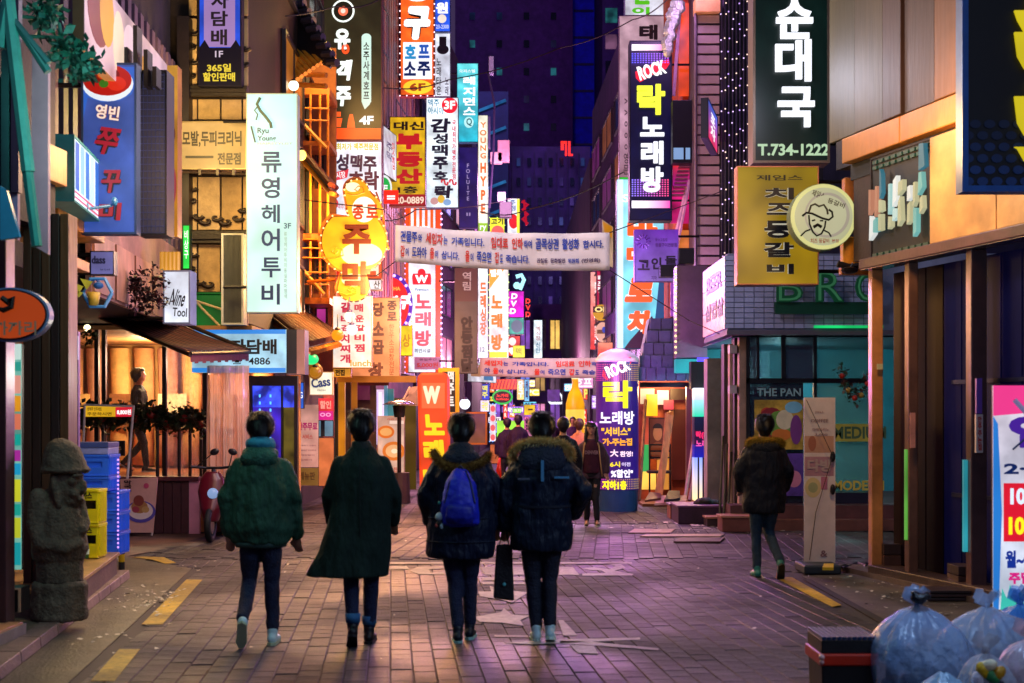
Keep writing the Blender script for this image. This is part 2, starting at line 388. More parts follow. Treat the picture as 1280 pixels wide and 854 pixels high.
# painted markings
def paint(name, polys, c, z=.002, label=None):
    mb = MB()
    for p in polys: mb.slab([(q[0], q[1], z) for q in p], (0,0,.002))
    o = mb.build(name, mat(c, .6, .4, 14, .3, bscale=60, grime=.5), kind='structure')
    if label: o['label'] = label
def gp(*a): return [G(x, y) for x, y in a]
paint('road_marking_yellow', [gp((113,852),(143,852),(175,812),(149,812)), gp((177,781),(203,781),(253,725),(233,725)), gp((165,697),(178,696),(205,697),(220,704),(206,705),(190,700)),
     gp((968,722),(990,722),(1052,757),(1040,759))], '#c9a21a', label='yellow parking line dashes along both edges of the street')
W1 = [gp((470,703),(790,703),(790,705.3),(470,705.3)), gp((478,708),(508,708),(512,712),(484,712)), gp((522,709),(560,708),(566,711),(536,712),(538,716),(575,715),(570,718.5),(524,718.5),(512,714)),
      gp((600,709),(622,709),(632,719),(606,719)), gp((633,709),(655,709),(655,719),(636,719)), gp((694,709),(716,709),(724,719),(698,719)),
      gp((727,711),(742,709.5),(762,712),(770,708),(756,704.5),(775,704.5),(782,710),(768,714),(792,718),(790,720),(728,720),(728,717.5),(758,717),(752,713.5),(738,713)),
      gp((602,722),(655,722),(660,726),(604,726)), gp((602,728),(660,728),(664,731),(604,731)),
      gp((598,740),(614,740),(612,733),(628,738),(660,741),(640,754),(626,750),(600,746)),
      gp((592,772),(626,766),(630,761),(640,769),(662,770),(650,776),(655,783),(628,779),(600,778)),
      gp((698,776),(704,776),(722,795),(704,795)), gp((618,794.5),(660,795),(660,797),(618,797)),
      gp((630,804),(700,800),(800,797.5),(800,800),(720,804),(660,806)), gp((700,801.5),(740,803),(823,811),(823,813.5),(750,808),(700,805)),
      gp((713,807),(742,808),(748,818),(722,817))]
paint('road_marking_white', W1, '#aaa294', label='worn white lane letters and arrows on the brick street')
rl = random.Random(11)
mb = MB()
def scrap(x, y, z, s_):
    a = rl.random()*6.3; k = [(x + s_*math.cos(a+q)*rl.uniform(.4,1), y + s_*1.2*math.sin(a+q)*rl.uniform(.4,1), z + rl.uniform(.004,.02)) for q in (0,1.4,2.9,4.3)]
    mb.add(k, [(0,1,2),(0,2,3)])
cl_ = [rl.uniform(9.5,16.5) for _ in range(9)]
for i in range(130):
    y = rl.choice(cl_) + rl.gauss(0,.35); x = -1.95 - .1*y - abs(rl.gauss(0, .35)) + .15; scrap(x, y, 0, rl.uniform(.012, .04))
for i in range(60): scrap(rl.uniform(3.1,4), rl.uniform(12,15.2), 0, rl.uniform(.012,.035))
for i in range(120): scrap(rl.gauss(3.2,.9), rl.gauss(22.4,.8), 0, rl.uniform(.02,.07))
for i in range(90): 
    y = rl.uniform(9.5, 30); scrap(rl.uniform(-.28*y,.25*y), y, .002, rl.uniform(.01,.035))
mb.build('litter', mat('#c9c3b6', .5, .4, 30, 0), kind='stuff')

# kerb and timber deck on the left
mb = MB(); P1 = [(-3.29,9.13),(-2.6,2),(-8,2),(-8,14.9),(-4.02,14.96)]
kerb = MB()
for i in range(20):
    y0 = 2 + i*.65; y1 = y0 + .635
    xa = lambda y: -2.6 + (y-2)*(-.69/7.13) if y < 9.13 else -3.29 - (y-9.13)*(.73/5.83)
    kerb.hexa([(xa(y0)-.17,y0,0),(xa(y0),y0,0),(xa(y1),y1,0),(xa(y1)-.17,y1,0),(xa(y0)-.17,y0,.085),(xa(y0)-.01,y0,.085),(xa(y1)-.01,y1,.085),(xa(y1)-.17,y1,.085)])
kerb.build('kerb', mat('#8d7468', .5, .3, 6, .4, bscale=50, grime=.3), kind='structure', bev=.006)
sheet('left_pavement', [(-2.78,2),(-8,2),(-8,15.2),(-4.2,14.96),(-3.46,9.13)], .078, mat('#7b6a58', .5, .35, 5, .4, grime=.3), th=.1)
deck = thing('stone_deck', 'raised stone shop deck with brown riser under crates and statue wall', 'deck', (-5,13,.08))
mb = MB(); mb.slab([(-3.60,11.5,.08),(-4.06,14.62,.08),(-7,14.62,.08),(-7,11.5,.08)], (0,0,.19)); mb.build('riser', mat('#6d554b', .55, .3, 6, .3, grime=.3), deck)
mb = MB(); mb.slab([(-3.58,11.47,.272),(-4.04,14.65,.272),(-7,14.65,.272),(-7,11.47,.272)], (0,0,.035)); mb.build('deck_top', mat('#b08a56', .4, .25, 5, .2, grime=.25), deck, bev=.004)  # more orange than the riser: lamplight on the top put into its colour
st = thing('stone_step', 'low tiled entry step in orange light beside kerb', 'step', (-3.6,9.4,.08))
mb = MB(); mb.box(-6.2,-3.62,8.6,10.6,.08,.16); mb.build('step_body', mat('#8c8078', .5, .2, 5, .2), st)
for i in range(4):
    for j in range(3):
        mb = MB(); mb.box(-3.63-.42*(i+1)+.01, -3.63-.42*i, 8.62+.65*j, 8.62+.65*j+.64, .16, .178); mb.build('tile', mat('#c58a5a', .35, .2, 5, .1, isl=.1), st, bev=.003)

# ---------------------------------------------------------------- buildings
def building(label, poly, z0, z1, c, name='building', cat='building', **k):
    cx = sum(p[0] for p in poly)/len(poly); cy = sum(p[1] for p in poly)/len(poly)
    r = thing(name, label, cat, (cx, cy, z0)); mb = MB(); mb.slab([(p[0], p[1], z0) for p in poly], (0, 0, z1-z0))
    mb.build('wall', mat(c, **{'rough':.75,'var':.25,'scale':2,'bump':.3,'bscale':30,'grime':.35, **k}), r); return r
def window(root, P, u0, u1, v0, v1, fc='#23202a', gc=None, ge=.0, nx=2, ny=1, fr=.06, tint='#26323e'):
    a, b = fr/P.w, fr/P.h; mb = MB()
    for q in ((u0,u0+a,v0,v1),(u1-a,u1,v0,v1),(u0+a,u1-a,v0,v0+b),(u0+a,u1-a,v1-b,v1)): P.box(mb, *q, .0, .07)
    for i in range(1, nx): t = u0+(u1-u0)*i/nx; P.box(mb, t-a/3, t+a/3, v0+b, v1-b, .0, .055)
    for i in range(1, ny): t = v0+(v1-v0)*i/ny; P.box(mb, u0+a, u1-a, t-b/3, t+b/3, .0, .052)
    f = mb.build('window', mat(fc, .5, .15, 6, .05), root)
    mb = MB(); P.box(mb, u0+a, u1-a, v0+b, v1-b, .01, .03)
    mb.build('pane', glow(gc, ge, .3) if ge else mat(tint, .15, .3, 1.5, 0), f); return f
def pieces(root, P, nu, nv, m, name='tile', gap=.012, d=.02, bond=False, u0=0, u1=1, v0=0, v1=1, cap=300, bev=0):
    """rows of separate pieces on a wall that share one mesh; past the cap the rest is one stuff part"""
    du, dv = (u1-u0)/nu, (v1-v0)/nv; gu, gv = gap/P.w/2, gap/P.h/2; k = 0; first = None; rest = MB()
    for j in range(nv):
        for i in range(nu):
            ua = u0 + du*i
            if k < cap:
                if first is None:
                    mb = MB(); P.box(mb, gu, du-gu, gv, dv-gv, .001, d); first = mb.build(name, m, root, at=P.p(0,0,0)); o = first
                else: o = clone(first, (0,0,0))
                o.location = P.p(ua, v0+dv*j, 0) - ORG[root.name]
            else: P.box(rest, ua+gu, ua+du-gu, v0+dv*j+gv, v0+dv*j+dv-gv, .001, d)
            k += 1
    if rest.v: rest.build(name + '_rows', m, root)['kind'] = 'stuff'
def far_windows(root, P, nu, nv, lit, fc='#1a1626', seed=1, w_=.45, h_=.5, maxn=300):
    rr = random.Random(seed)
    for j in range(nv):
        for i in range(nu):
            u = (i+.5)/nu; v = (j+.5)/nv; mb = MB()
            P.box(mb, u-w_/nu/2, u+w_/nu/2, v-h_/nv/2, v+h_/nv/2, .0, .08)
            g = rr.random(); c, e = lit[rr.randrange(len(lit))] if g < .35 else ('#131a2a', 0)
            mb.build('window', glow(c, e, .5, scale=.8) if e else mat(c, .2, .2, 1, 0), root)

# ---- left side
WOODH = dict(rough=.5, var=.35, scale=5, bump=.3, stretch=(1,1,.15))
b1 = building('two storey shop building with slatted wall above awning at left', [(-4.3,10.9),(-4.95,20.6),(-11,20.6),(-11,10.9)], 3.05, 9.5, '#2b2230')
P = Panel((-4.28,10.9), (-4.93,21.0), 3.7, 6.8)
for i in range(26):
    mb = MB(); u = i/26; P.box(mb, u+.005, u+.024, 0, 1, .001, .05); mb.build('slat', mat('#5d4660', .5, .2, 4, .1), b1)
mb = MB(); Pw = Panel((-4.50,15.0), (-4.88,20.6), 3.0, 4.1); Pw.box(mb, 0,1,0,1,.0,.06); mb.build('wall_panel', mat('#b07a70', .6, .3, 3, .2, grime=.4), b1)
for i in range(5):
    mb = MB(); Pw.box(mb, i/5+.01, (i+1)/5-.01, .03, .6, .06, .085); mb.build('panel', mat('#c48a78', .6, .22, 4, .2, grime=.3, stretch=(1,1,.3)), b1)
# raised shop terrace facing the street: plank base, clear vinyl screens, posts, back wall
shop = thing('noodle_shop', 'warm lit raised shop terrace behind clear vinyl curtains under brown awning', 'shop', (-5.4,21,0))
TZ = .80
mb = MB(); mb.box(-9,-3.8,25.4,25.6,.2,3.1); mb.build('back_wall', mat('#d09a58', .6, .4, 1.6, .2, stretch=(1,1,.4)), shop)
mb = MB(); mb.box(-9,-8.8,20.8,25.4,.2,3.1); mb.build('side_wall', mat('#b07a48', .6, .3, 1.6, .2), shop)
mb = MB(); mb.box(-8.8,-3.86,20.75,25.4,.02,TZ); mb.build('floor', mat('#8a5434', .35, .2, 5, .1), shop)
mb = MB(); mb.box(-9,-3.82,20.9,25.6,2.98,3.04); mb.build('ceiling', mat('#a87848', .6, .2, 3, .1), shop)
for i in range(11):
    x = -8.2 + i*.42; mb = MB(); mb.tube([(x,25.2,2.9),(x+.03,25.16,1.8),(x-.02,25.2,.85)], [.19,.16,.2], 8); mb.build('curtain', mat(('#f0bc70','#e0a068','#d8a088')[i % 3], .7, .2, 6, .2), shop, smooth=True)
for i in range(5):
    mb = MB(); x = -7.9+i*.85; mb.box(x,x+.5,24.9,24.95,1.5,2.1); mb.build('wall_picture', mat(('#f0c87a','#8c5a34','#f0e0b0','#a0703c','#e8a070')[i], .5, .5, 3, .1), shop)
for x0 in (88,121.5,130.5,206,257): a = W(x0,560,21.0); mb = MB(); mb.box(a.x-.03,a.x+.03,20.95,21.03,TZ,3.0); mb.build('post', mat('#241a18', .4, .2, 5, .1, metal=.3), shop)
for i in range(14):
    a = W(84+i*11,660,20.72); b_ = W(84+(i+1)*11,660,20.72)
    if b_.x > W(238,0,20.72).x: break
    mb = MB(); mb.box(a.x+.004,b_.x-.004,20.68,20.748,.0,TZ-.03); mb.build('plank', mat('#44202e', .5, .3, 5, .2), shop)
a = W(84,660,20.7); b_ = W(250,660,20.7); mb = MB(); mb.box(a.x,b_.x,20.6,20.95,TZ-.03,TZ+.03); mb.build('base_cap', mat('#5a2c38', .35, .2, 5, .1), shop, bev=.006)
a = W(237,660,20.7); mb = MB(); mb.box(a.x,b_.x,20.66,20.748,0,TZ-.03); mb.build('end_panel', mat('#c888b0', .5, .2, 2, .1), shop)
sheet('yard_paving', [(-9,15.2),(-4.2,14.97),(-4.4,17.4),(-4.7,17.4),(-3.9,20.8),(-9,20.8)], -.004, mat('#6a4c44', .6, .35, 4, .3, grime=.3))
def vinyl(A, B, z0, z1, c, alpha, n=26, name='vinyl_curtain', seed=0, em=None):
    rr = random.Random(seed); mb = MB(); Pn = Panel(A, B, z0, z1); vs = []; m_ = 8
    off = [rr.gauss(0, .02) for _ in range(n+1)]
    for j in range(m_+1):
        for i in range(n+1): vs.append(Pn.p(i/n, j/m_, math.sin(i*1.7)*.02 + off[i]*(1-.5*j/m_) + rr.gauss(0,.006)))
    mb.add(vs, [(j*(n+1)+i, j*(n+1)+i+1, (j+1)*(n+1)+i+1, (j+1)*(n+1)+i) for j in range(m_) for i in range(n)])
    return mb, mat(c, .12, .3, 7, .6, bscale=14, alpha=alpha, name='vinyl')
for xa, xb, c, al, sd in ((88,130,'#f0dcc8',.10,1), (130,206,'#f0d8c8',.09,2), (206,257,'#e8d4e0',.42,3)):
    mb, m_ = vinyl(W(xa,0,21.06).to_2d(), W(xb,0,21.06).to_2d(), TZ+.02, 2.95, c, al, seed=sd); mb.build('vinyl_curtain', m_, shop, smooth=True)
Pv = px(257,590,311,450,20,20); mb, m_ = vinyl(Pv.p(0,0)[:2], Pv.p(1,0)[:2], .75, 2.42, '#f0b8a0', .93, n=60, seed=5); rv = random.Random(9); ph_ = [rv.uniform(-.02,.02) for _ in range(61)]
mb.xf(lambda v: v + Vector((0, -.05*math.sin(v.x*31) - .03*math.sin(v.x*67+v.z*1.5) + .012*math.sin(v.z*17+v.x*9), 0))); mb.build('vinyl_curtain', mat('#e8bca8', .14, .06, 2, .8, bscale=8, stretch=(1,1,.8), spec=1, alpha=.82, name='vinyl'), shop, smooth=True)
# awning
aw = thing('awning', 'long maroon ribbed awning sloping over vinyl screened shop front', 'awning', (-4,16.5,2.3))
A_, B_, C_, D_ = W(104,388,19.8), W(198,391,20.9), W(311,438,20.2), W(238,440,18.2)
def lerp2(u, v): return (A_.lerp(B_, u)).lerp(D_.lerp(C_, u), v)
n_ = 14
for i in range(n_):
    mb = MB(); u0, u1 = i/n_, (i+.94)/n_; k = []
    for v in (0,.25,.5,.75,1):
        for u in (u0, (u0+u1)/2, u1):
            q = lerp2(u, v); q.z += (-.05*math.sin(v*3.14) + (.012 if u == (u0+u1)/2 else 0)); k.append(q)
    mb.add(k, [(j*3+i2, j*3+i2+1, (j+1)*3+i2+1, (j+1)*3+i2) for j in range(4) for i2 in (0,1)])
    o = mb.build('fabric_strip', mat(('#4e1e14','#3a1410')[i % 2], .7, .2, 6, .2), aw, smooth=True)
    o.modifiers.new('t', 'SOLIDIFY').thickness = .008
mb = MB(); n_ = 16
for i in range(n_):
    a, b_ = D_.lerp(C_, i/n_), D_.lerp(C_, (i+.96)/n_); mb.slab([a - Vector((0,0,.13+.02*(i%2))), b_ - Vector((0,0,.13+.02*(i%2))), b_, a], (0,.01,0))
mb.build('valance', mat('#5a1420', .7, .25, 8, .2), aw)
mb = MB(); mb.tube([A_, D_ - Vector((0,0,.04))], .03); mb.tube([D_ - Vector((0,0,.02)), C_ - Vector((0,0,.02))], .025); mb.tube([B_, C_], .03); mb.tube([A_, B_], .04); mb.build('arm', mat('#2a1c18', .4, .1, 5, 0, metal=.4), aw)

# fascia beams above the near left shop
fb = thing('timber_fascia', 'orange lit timber fascia beams stepping along the left shop front', 'fascia', (-4.2,13,3))
for (x0,y0,x1,y1,Ya,Yb,d,c) in ((60,178,84,262,12.0,12.4,.25,'#c98a45'), (73,254,131,294,12.9,14.6,.3,'#d98c34'), (60,272,82,314,12.0,12.6,.35,'#b07a48'), (75,312,112,338,12.9,14.0,.15,'#9a5c3c')):
    Pb = px(x0,y0,x1,y1,Ya,Yb); Pb.z0 = W(x0, y1 if False else y0+ (y1-y0)*.55, Ya).z; Pb.h = Pb.z1 - Pb.z0
    mb = MB(); Pb.box(mb, 0,1,0,1,-d,.0); mb.build('beam', mat(c, **WOODH), fb, bev=.008)
# near left pillar and posts
tp = thing('timber_post', 'thick dark timber post rising behind the stone statue', 'post', W(57,780,11.9)*1)
p0 = W(28,780,11.9); p1 = W(86,300,11.9)
for i in range(5):
    xa = p0.x + (p1.x-p0.x)*i/5; mb = MB(); mb.box(xa+.004, xa+(p1.x-p0.x)/5-.004, 11.9, 12.15+.03*(i%2), .08, 3.4+.0*i)
    mb.build('plank', mat(('#4a2c1c','#3b2418','#5c3a22','#33201a','#6b4526')[i], **WOODH), tp, bev=.006)
gd = thing('door_frame', 'pale green metal door frame next to timber post at left', 'door frame', W(77,600,12.6)); gd['kind'] = 'thing'
mb = MB(); a = W(71,700,12.7); b_ = W(85,398,12.7); mb.box(a.x, b_.x, 12.7, 12.8, .3, b_.z); mb.build('frame', mat('#9fd0b8', .35, .15, 4, .1, metal=.2), gd, bev=.008)
mb = MB(); a = W(86,700,12.9); b_ = W(100,415,12.9); mb.box(a.x, b_.x, 12.85, 12.9, .3, b_.z); mb.build('panel', mat('#6a4a86', .4, .2, 4, .1), gd)
mb = MB(); a = W(90,450,12.84); b_ = W(98,420,12.84); mb.box(a.x, b_.x, 12.82, 12.85, a.z, b_.z); mb.build('switch_box', mat('#8fa0c8', .4, .1, 4, 0), gd)
pl = thing('street_pole', 'brown painted steel post at the left edge of the street', 'post', W(3,745,10.6))
mb = MB(); a = W(-12,700,10.6); b_ = W(13,100,10.6); mb.box(a.x, b_.x, 10.5, 10.7, .08, b_.z); mb.build('shaft', mat('#3a2022', .35, .2, 4, .1), pl, bev=.01)
mb = MB(); mb.box(a.x-.03, b_.x+.03, 10.46, 10.74, .08, .16); mb.build('base', mat('#2a1a1c', .4, .2, 4, .1), pl)
# teal tent gable at the top left
tg = thing('tent_frame', 'teal painted steel gable frame with pale panels at top left', 'frame', W(20,300,10.2))
for a, b_, r_, c in (((0,60),(10,0),.045,'#3f9a94'), ((10,0),(35,215),.05,'#49a8a0'), ((8,0),(46,308),.04,'#2f8f88'), ((28,40),(60,90),.03,'#347f7c'), ((0,5),(60,80),.03,'#2c6f70')):
    mb = MB(); mb.tube([W(*a,10.2), W(*b_,10.2)], r_, 8); mb.build('strut', mat(c, .4, .2, 5, .1, metal=.2), tg)
mb = MB(); mb.slab([W(38,305,10.4),W(60,318,10.4),W(60,78,10.4),W(40,52,10.4)], (0,.05,0)); mb.build('panel', mat('#d8a0b8', .55, .2, 1.5, .05, grime=.2), tg)
mb = MB(); mb.slab([W(0,270,10.5),W(22,300,10.5),W(22,40,10.5),W(0,120,10.5)], (0,.05,0)); mb.build('panel', mat('#8c7cae', .55, .2, 1.5, .05), tg)
mb = MB(); mb.slab([W(0,232,10.15),W(8,238,10.15),W(24,296,10.15),W(0,300,10.15)], (0,.05,0)); mb.build('panel', mat('#2f86b4', .4, .2, 1.5, .05), tg)
# dark cladding behind it
bw = building('dark teal and plum clad upper storey behind the tent frame', [(-4.05,10.55),(-3.95,12.3),(-8,12.3),(-8,10.55)], 3.3, 6, '#2c1c34')
for i in range(9):
    a = W(2+i*11, 160, 11.9-i*.0); mb = MB(); mb.box(a.x, a.x+.055, 10.45, 10.53, 3.35, 5.6); mb.build('slat', mat(('#5a3a6a','#2d5f62','#3a2440')[i % 3], .5, .2, 3, .1), bw)
# greenery hung from the frame
def leaves(root, pts, n, sz, cols, seed, spread=.12):
    rr = random.Random(seed)
    for c in cols:
        mb = MB()
        for _ in range(n // len(cols)):
            p = Vector(pts[rr.randrange(len(pts))]) + Vector((rr.gauss(0,spread), rr.gauss(0,spread), rr.gauss(0,spread)))
            a = Vector((rr.gauss(0,1), rr.gauss(0,1), rr.gauss(0,1))).normalized(); b__ = a.cross(Vector((rr.random(),rr.random(),1))).normalized(); s_ = sz * rr.uniform(.6,1.3)
            mb.add([p, p+a*s_*.5+b__*s_*.3, p+a*s_, p+a*s_*.5-b__*s_*.3], [(0,1,2,3)])
        mb.build('foliage', mat(c, .5, .4, 9, 0), root)
hp = thing('hanging_plant', 'teal lit trailing plant hanging off the tent frame', 'plant', W(90,60,11.2))
mb = MB(); mb.tube([W(20,20,11.2), W(62,24,11.2), W(74,30,11.2), W(78,50,11.2)], .015); mb.tube([W(22,45,11.2), W(78,47,11.2)], .015); mb.build('rod', mat('#3f8f80', .4, .1, 4, 0), hp)
leaves(hp, [W(50,10,11.2), W(56,25,11.2), W(62,15,11.2), W(85,60,11.2), W(92,75,11.2), W(104,72,11.2), W(96,90,11.2), W(112,84,11.2), W(78,62,11.2)], 420, .10, ('#2f8a78','#59b8a6','#1f5a50'), 4, .05)

# light stone building with carved trim
stn = building('ivory stone building with dark carved window surrounds behind hair salon sign', [(-7.2,21.2),(-3.95,21.2),(-3.95,23.7),(-7.2,23.7)], 3.1, 12, '#2a1a12')
Pst = px(235,-40,311,412,21.19)
for j, (ya, yb) in enumerate(((-45,20),(24,108),(125,150),(156,216),(222,288),(306,365),(372,412))):
    for i, (xa, xb) in enumerate(((236,247),(248,276),(277,303),(304,311))):
        q = px(xa+.5, ya, xb-.5, yb, 21.19); mb = MB(); q.box(mb, 0,1,0,1,.0,.035+.01*((i+j)%2))
        mb.build('stone', mat(('#c9a878','#d4b488','#bd9a68','#caa870')[(i+j) % 4], .6, .25, 5, .5, bscale=25, grime=.3), stn, bev=.008)
for ya, yb, d in ((110,123,.16),(290,305,.14),(366,372,.1)):
    q = px(225,ya,311,yb,21.18); mb = MB(); q.box(mb,0,1,0,1,.0,d); q.box(mb,0,1,.3,.6,d,d+.04); mb.build('cornice', mat('#1f130d', .5, .3, 6, .3), stn)
def scroll(root, x, y, Y, s, flip, c):
    mb = MB(); p = []
    for k in range(16):
        t = k/15*5.2; r_ = s*(1-.15*t); p.append(W(x + flip*r_*math.cos(t), y + r_*.6*math.sin(t), Y))
    mb.tube(p, [.035*(1-k/22) for k in range(16)], 5); mb.build('carving', mat(c, .5, .3, 8, .2), root, smooth=True)
for k, (x, y, s, f) in enumerate([(241,40,7,1),(240,58,7,-1),(241,76,7,1),(240,94,7,-1),(307,60,6,1),(307,80,6,-1),(240,235,6,1),(241,250,6,-1),(246,270,8,1),(258,276,8,-1),(270,272,8,1),(283,277,8,-1),(296,272,8,1),(305,262,6,-1),(241,318,6,1),(240,335,6,-1),(248,352,8,1),(262,355,8,-1)]):
    scroll(stn, x, y, 21.12, s, f, '#2a1a12')
mb = MB(); q = px(236,366,282,412,21.1); q.box(mb,0,1,0,1,0,.06); mb.build('green_panel', glow('#0e7a2c', .45, .4), stn)
mb = MB(); mb.tube([W(240,370,21), W(252,385,21), W(262,395,21), W(275,408,21)], .02); mb.tube([W(238,374,21), W(278,387,21)], .018); mb.build('cable', mat('#c8b890', .5), stn)
q = px(221,20,236,412,20.9); mb = MB(); q.box(mb,0,1,0,1,-.3,0); mb.build('corner_post', mat('#1c1016', .5, .3, 4, .2), stn)
# louvred unit
lv = thing('louvred_box', 'tall grey louvred cabinet fixed beside the pale hair salon sign', 'vent box', W(291,408,20.6))
q = px(277,292,305,406,20.6); mb = MB(); q.box(mb,0,1,0,1,-.25,0); mb.build('cabinet', mat('#3a3c36', .5, .2, 5, .1), lv)
mb = MB()
for r in ((0,.1,0,1),(.9,1,0,1),(.1,.9,0,.02),(.1,.9,.98,1)): q.box(mb,*r,.001,.03)
mb.build('frame', mat('#c8c8b8', .4, .2, 5, .1), lv)
for i in range(14):
    mb = MB(); q.box(mb, .12+i*.0545,.12+i*.0545+.03,.025,.975,.001,.02); mb.build('slat', mat('#54564c', .5, .2, 5, .1), lv)
# blue lit doorway below the tobacco sign
dw = thing('shop_entrance', 'blue violet lit glass shop entrance below the light blue shop sign', 'entrance', W(342,640,24))
q = px(311,470,372,648,23.5); mb = MB()
for r in ((0,.07,0,1),(.93,1,0,1),(.07,.93,.93,1),(.07,.93,0,.03),(.66,.7,.03,.93)): q.box(mb,*r,-.1,.02)
mb.build('frame', mat('#14101c', .35, .15, 5, .05), dw)
mb = MB(); q.box(mb,.07,.66,.03,.93,-.12,-.08); mb.build('pane', glow('#3a1fb4', .9, .6, scale=2.2), dw)
mb = MB(); q.box(mb,.7,.93,.03,.93,-.12,-.08); mb.build('pane', glow('#6a5a1c', .5, .5, scale=3), dw)
mb = MB(); q.box(mb,.0,1,.78,.93,-.07,-.05); mb.build('light_strip', glow('#3c50ff', 1.0, .5, scale=5), dw)
for u in (.2,.42):
    mb = MB()
    for k in range(14): q.box(mb, u,u+.03,.2+k*.05,.22+k*.05,-.05,-.03)
    mb.build('led_string', glow('#58b4ff', 1.6, 0), dw)
# wall behind, dark gap
b2 = building('narrow dark brown building between salon sign and tiled eaves', [(-3.97,23.8),(-4.06,30.5),(-9,30.5),(-9,27.1),(-7.3,27.1),(-3.97,27.0)], 0, 13.5, '#38201a')
q = Panel((-3.94,23.85), (-4.03,30.5), 2.9, 13)
for j in range(5): window(b2, q, .08, .45, .04+j*.19, .16+j*.19, nx=2, gc='#c87a2c', ge=.35 if j % 2 == 0 else 0); window(b2, q, .55, .92, .04+j*.19, .16+j*.19, nx=2)

# hanok style eaves
def eave(label, pA, pB, run, drop, n, c, seed, lit=None):
    """tiled eave: pA-pB = ridge side line (far/near), run = outward vector; rows of half round tiles and rafters"""
    r = thing('tiled_eave', label, 'roof', pA); A = Vector(pA); B = Vector(pB); run = Vector(run)
    mb = MB(); mb.slab([A - Vector((0,0,.05)), B - Vector((0,0,.05)), B+run-Vector((0,0,drop+.05)), A+run-Vector((0,0,drop+.05))], (0,0,.05)); mb.build('roof_deck', mat('#2a1a14', .6, .3, 5, .2), r)
    tl = None
    for i in range(n):
        t = (i+.5)/n; a = A.lerp(B, t); e = a + run - Vector((0,0,drop))
        for k in range(3):
            p = a.lerp(e, k/3); q_ = a.lerp(e, (k+1.08)/3); mb = MB(); mb.tube([p+Vector((0,0,.03+.01*k)), q_+Vector((0,0,.015+.01*k))], [.052,.06], 8)
            mb.build('tile', mat(c, .55, .3, 6, .3, isl=.25), r, smooth=False)
        mb = MB(); mb.tube([a-Vector((0,0,.12)), e-Vector((0,0,.14))+run*.06], .045, 8); mb.build('rafter', mat('#b5701f' if lit else '#5a3018', .5, .3, 6, .2), r)  # lit: lantern light put into the rafter colour
    return r
ev = thing('tiled_eave', 'dark tiled eave corner with golden lit rafters high beside the bottle sign', 'roof', W(372,60,26.4))
mb = MB(); mb.slab([W(334,-40,27), W(356,-40,27), W(420,76,25.4), W(412,84,25.4), W(338,46,27)], (0,.12,0)); mb.build('roof_deck', mat('#1c1822', .6, .3, 5, .2), ev)
for k in range(12):
    t = k/11; a = W(356+64*t, -40+116*t, 27-1.6*t); q_ = a + Vector((-.16-.5*(1-t)*.2, .1, -.02)); mb = MB(); mb.tube([q_, a + Vector((.03,-.06,-.05))], [.06,.075], 8); mb.build('tile', mat('#3a3240', .55, .3, 6, .3, isl=.2), ev)
for k in range(10):
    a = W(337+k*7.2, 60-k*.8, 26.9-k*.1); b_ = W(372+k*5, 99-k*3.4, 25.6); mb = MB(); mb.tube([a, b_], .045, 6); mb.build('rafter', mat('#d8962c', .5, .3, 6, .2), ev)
for k in range(2): mb = MB(); mb.tube([W(340,92+k*12,26.5), W(408,94+k*14,25.9)], .05, 6); mb.build('beam', mat('#8a5a1c', .5, .3, 6, .2), ev)
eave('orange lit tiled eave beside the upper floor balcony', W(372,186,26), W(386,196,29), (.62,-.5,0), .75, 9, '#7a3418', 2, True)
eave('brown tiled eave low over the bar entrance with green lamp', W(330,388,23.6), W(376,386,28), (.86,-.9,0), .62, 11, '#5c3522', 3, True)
# upturned roof corner
b3 = building('orange lit timber bar building with balcony and stair', [(-4.12,31.1),(-3.8,36),(-9,36),(-9,31.1)], 0, 13, '#9a4a22')
bal = thing('balcony', 'orange lit steel balcony with railings and stair beside the salon sign', 'balcony', W(398,380,27))
for (x0,y0,x1,y1) in ((372,110,412,118),(372,176,412,182),(372,292,412,300),(372,372,412,380)):
    q = px(x0,y0,x1,y1,27.2); mb = MB(); q.box(mb,0,1,0,1,-1.2,0); mb.build('floor_slab', mat('#c06a1c', .5, .25, 4, .2), bal)
for x in (376,388,400,410):
    for ya, yb in ((118,176),(182,292),(300,372)):
        mb = MB(); mb.tube([W(x,ya,27), W(x,yb,27)], .025, 6); mb.build('post', mat('#e08a24', .45, .2, 5, .1), bal)
for ya in (135,150,310,322,340,355):
    mb = MB(); mb.tube([W(373,ya,26.95), W(411,ya+1,26.95)], .018, 6); mb.build('rail', mat('#d8821e', .45, .2, 5, .1), bal)
for a, b_ in (((374,150),(408,185)),((374,332),(405,368))): mb = MB(); mb.tube([W(*a,26.9), W(*b_,26.9)], .04, 6); mb.build('stair_stringer', mat('#e8a03a', .45, .2, 5, .1), bal)
bl = thing('balcony_wall', 'amber lit plaster wall behind the balcony railings', 'wall', W(398,380,28.4)); q = px(366,60,420,480,28.3); mb = MB(); q.box(mb,0,1,0,1,-.1,0); mb.build('plaster', mat('#a8662c', .7, .3, 2, .2, grime=.4), bl)
for (x0,y0,x1,y1,c,e) in ((376,190,392,232,'#ffb63c',.9),(394,192,408,236,'#7a3a18',0),(376,306,390,362,'#e08a20',.6),(393,306,408,362,'#803c14',0),(378,390,392,440,'#5a3ab4',.8),(394,384,410,440,'#b8348c',.7)):
    q2 = px(x0,y0,x1,y1,28.25); window(bl, q2, 0,1,0,1, gc=c, ge=e, nx=1, ny=2, fr=.04, fc='#4a2410')
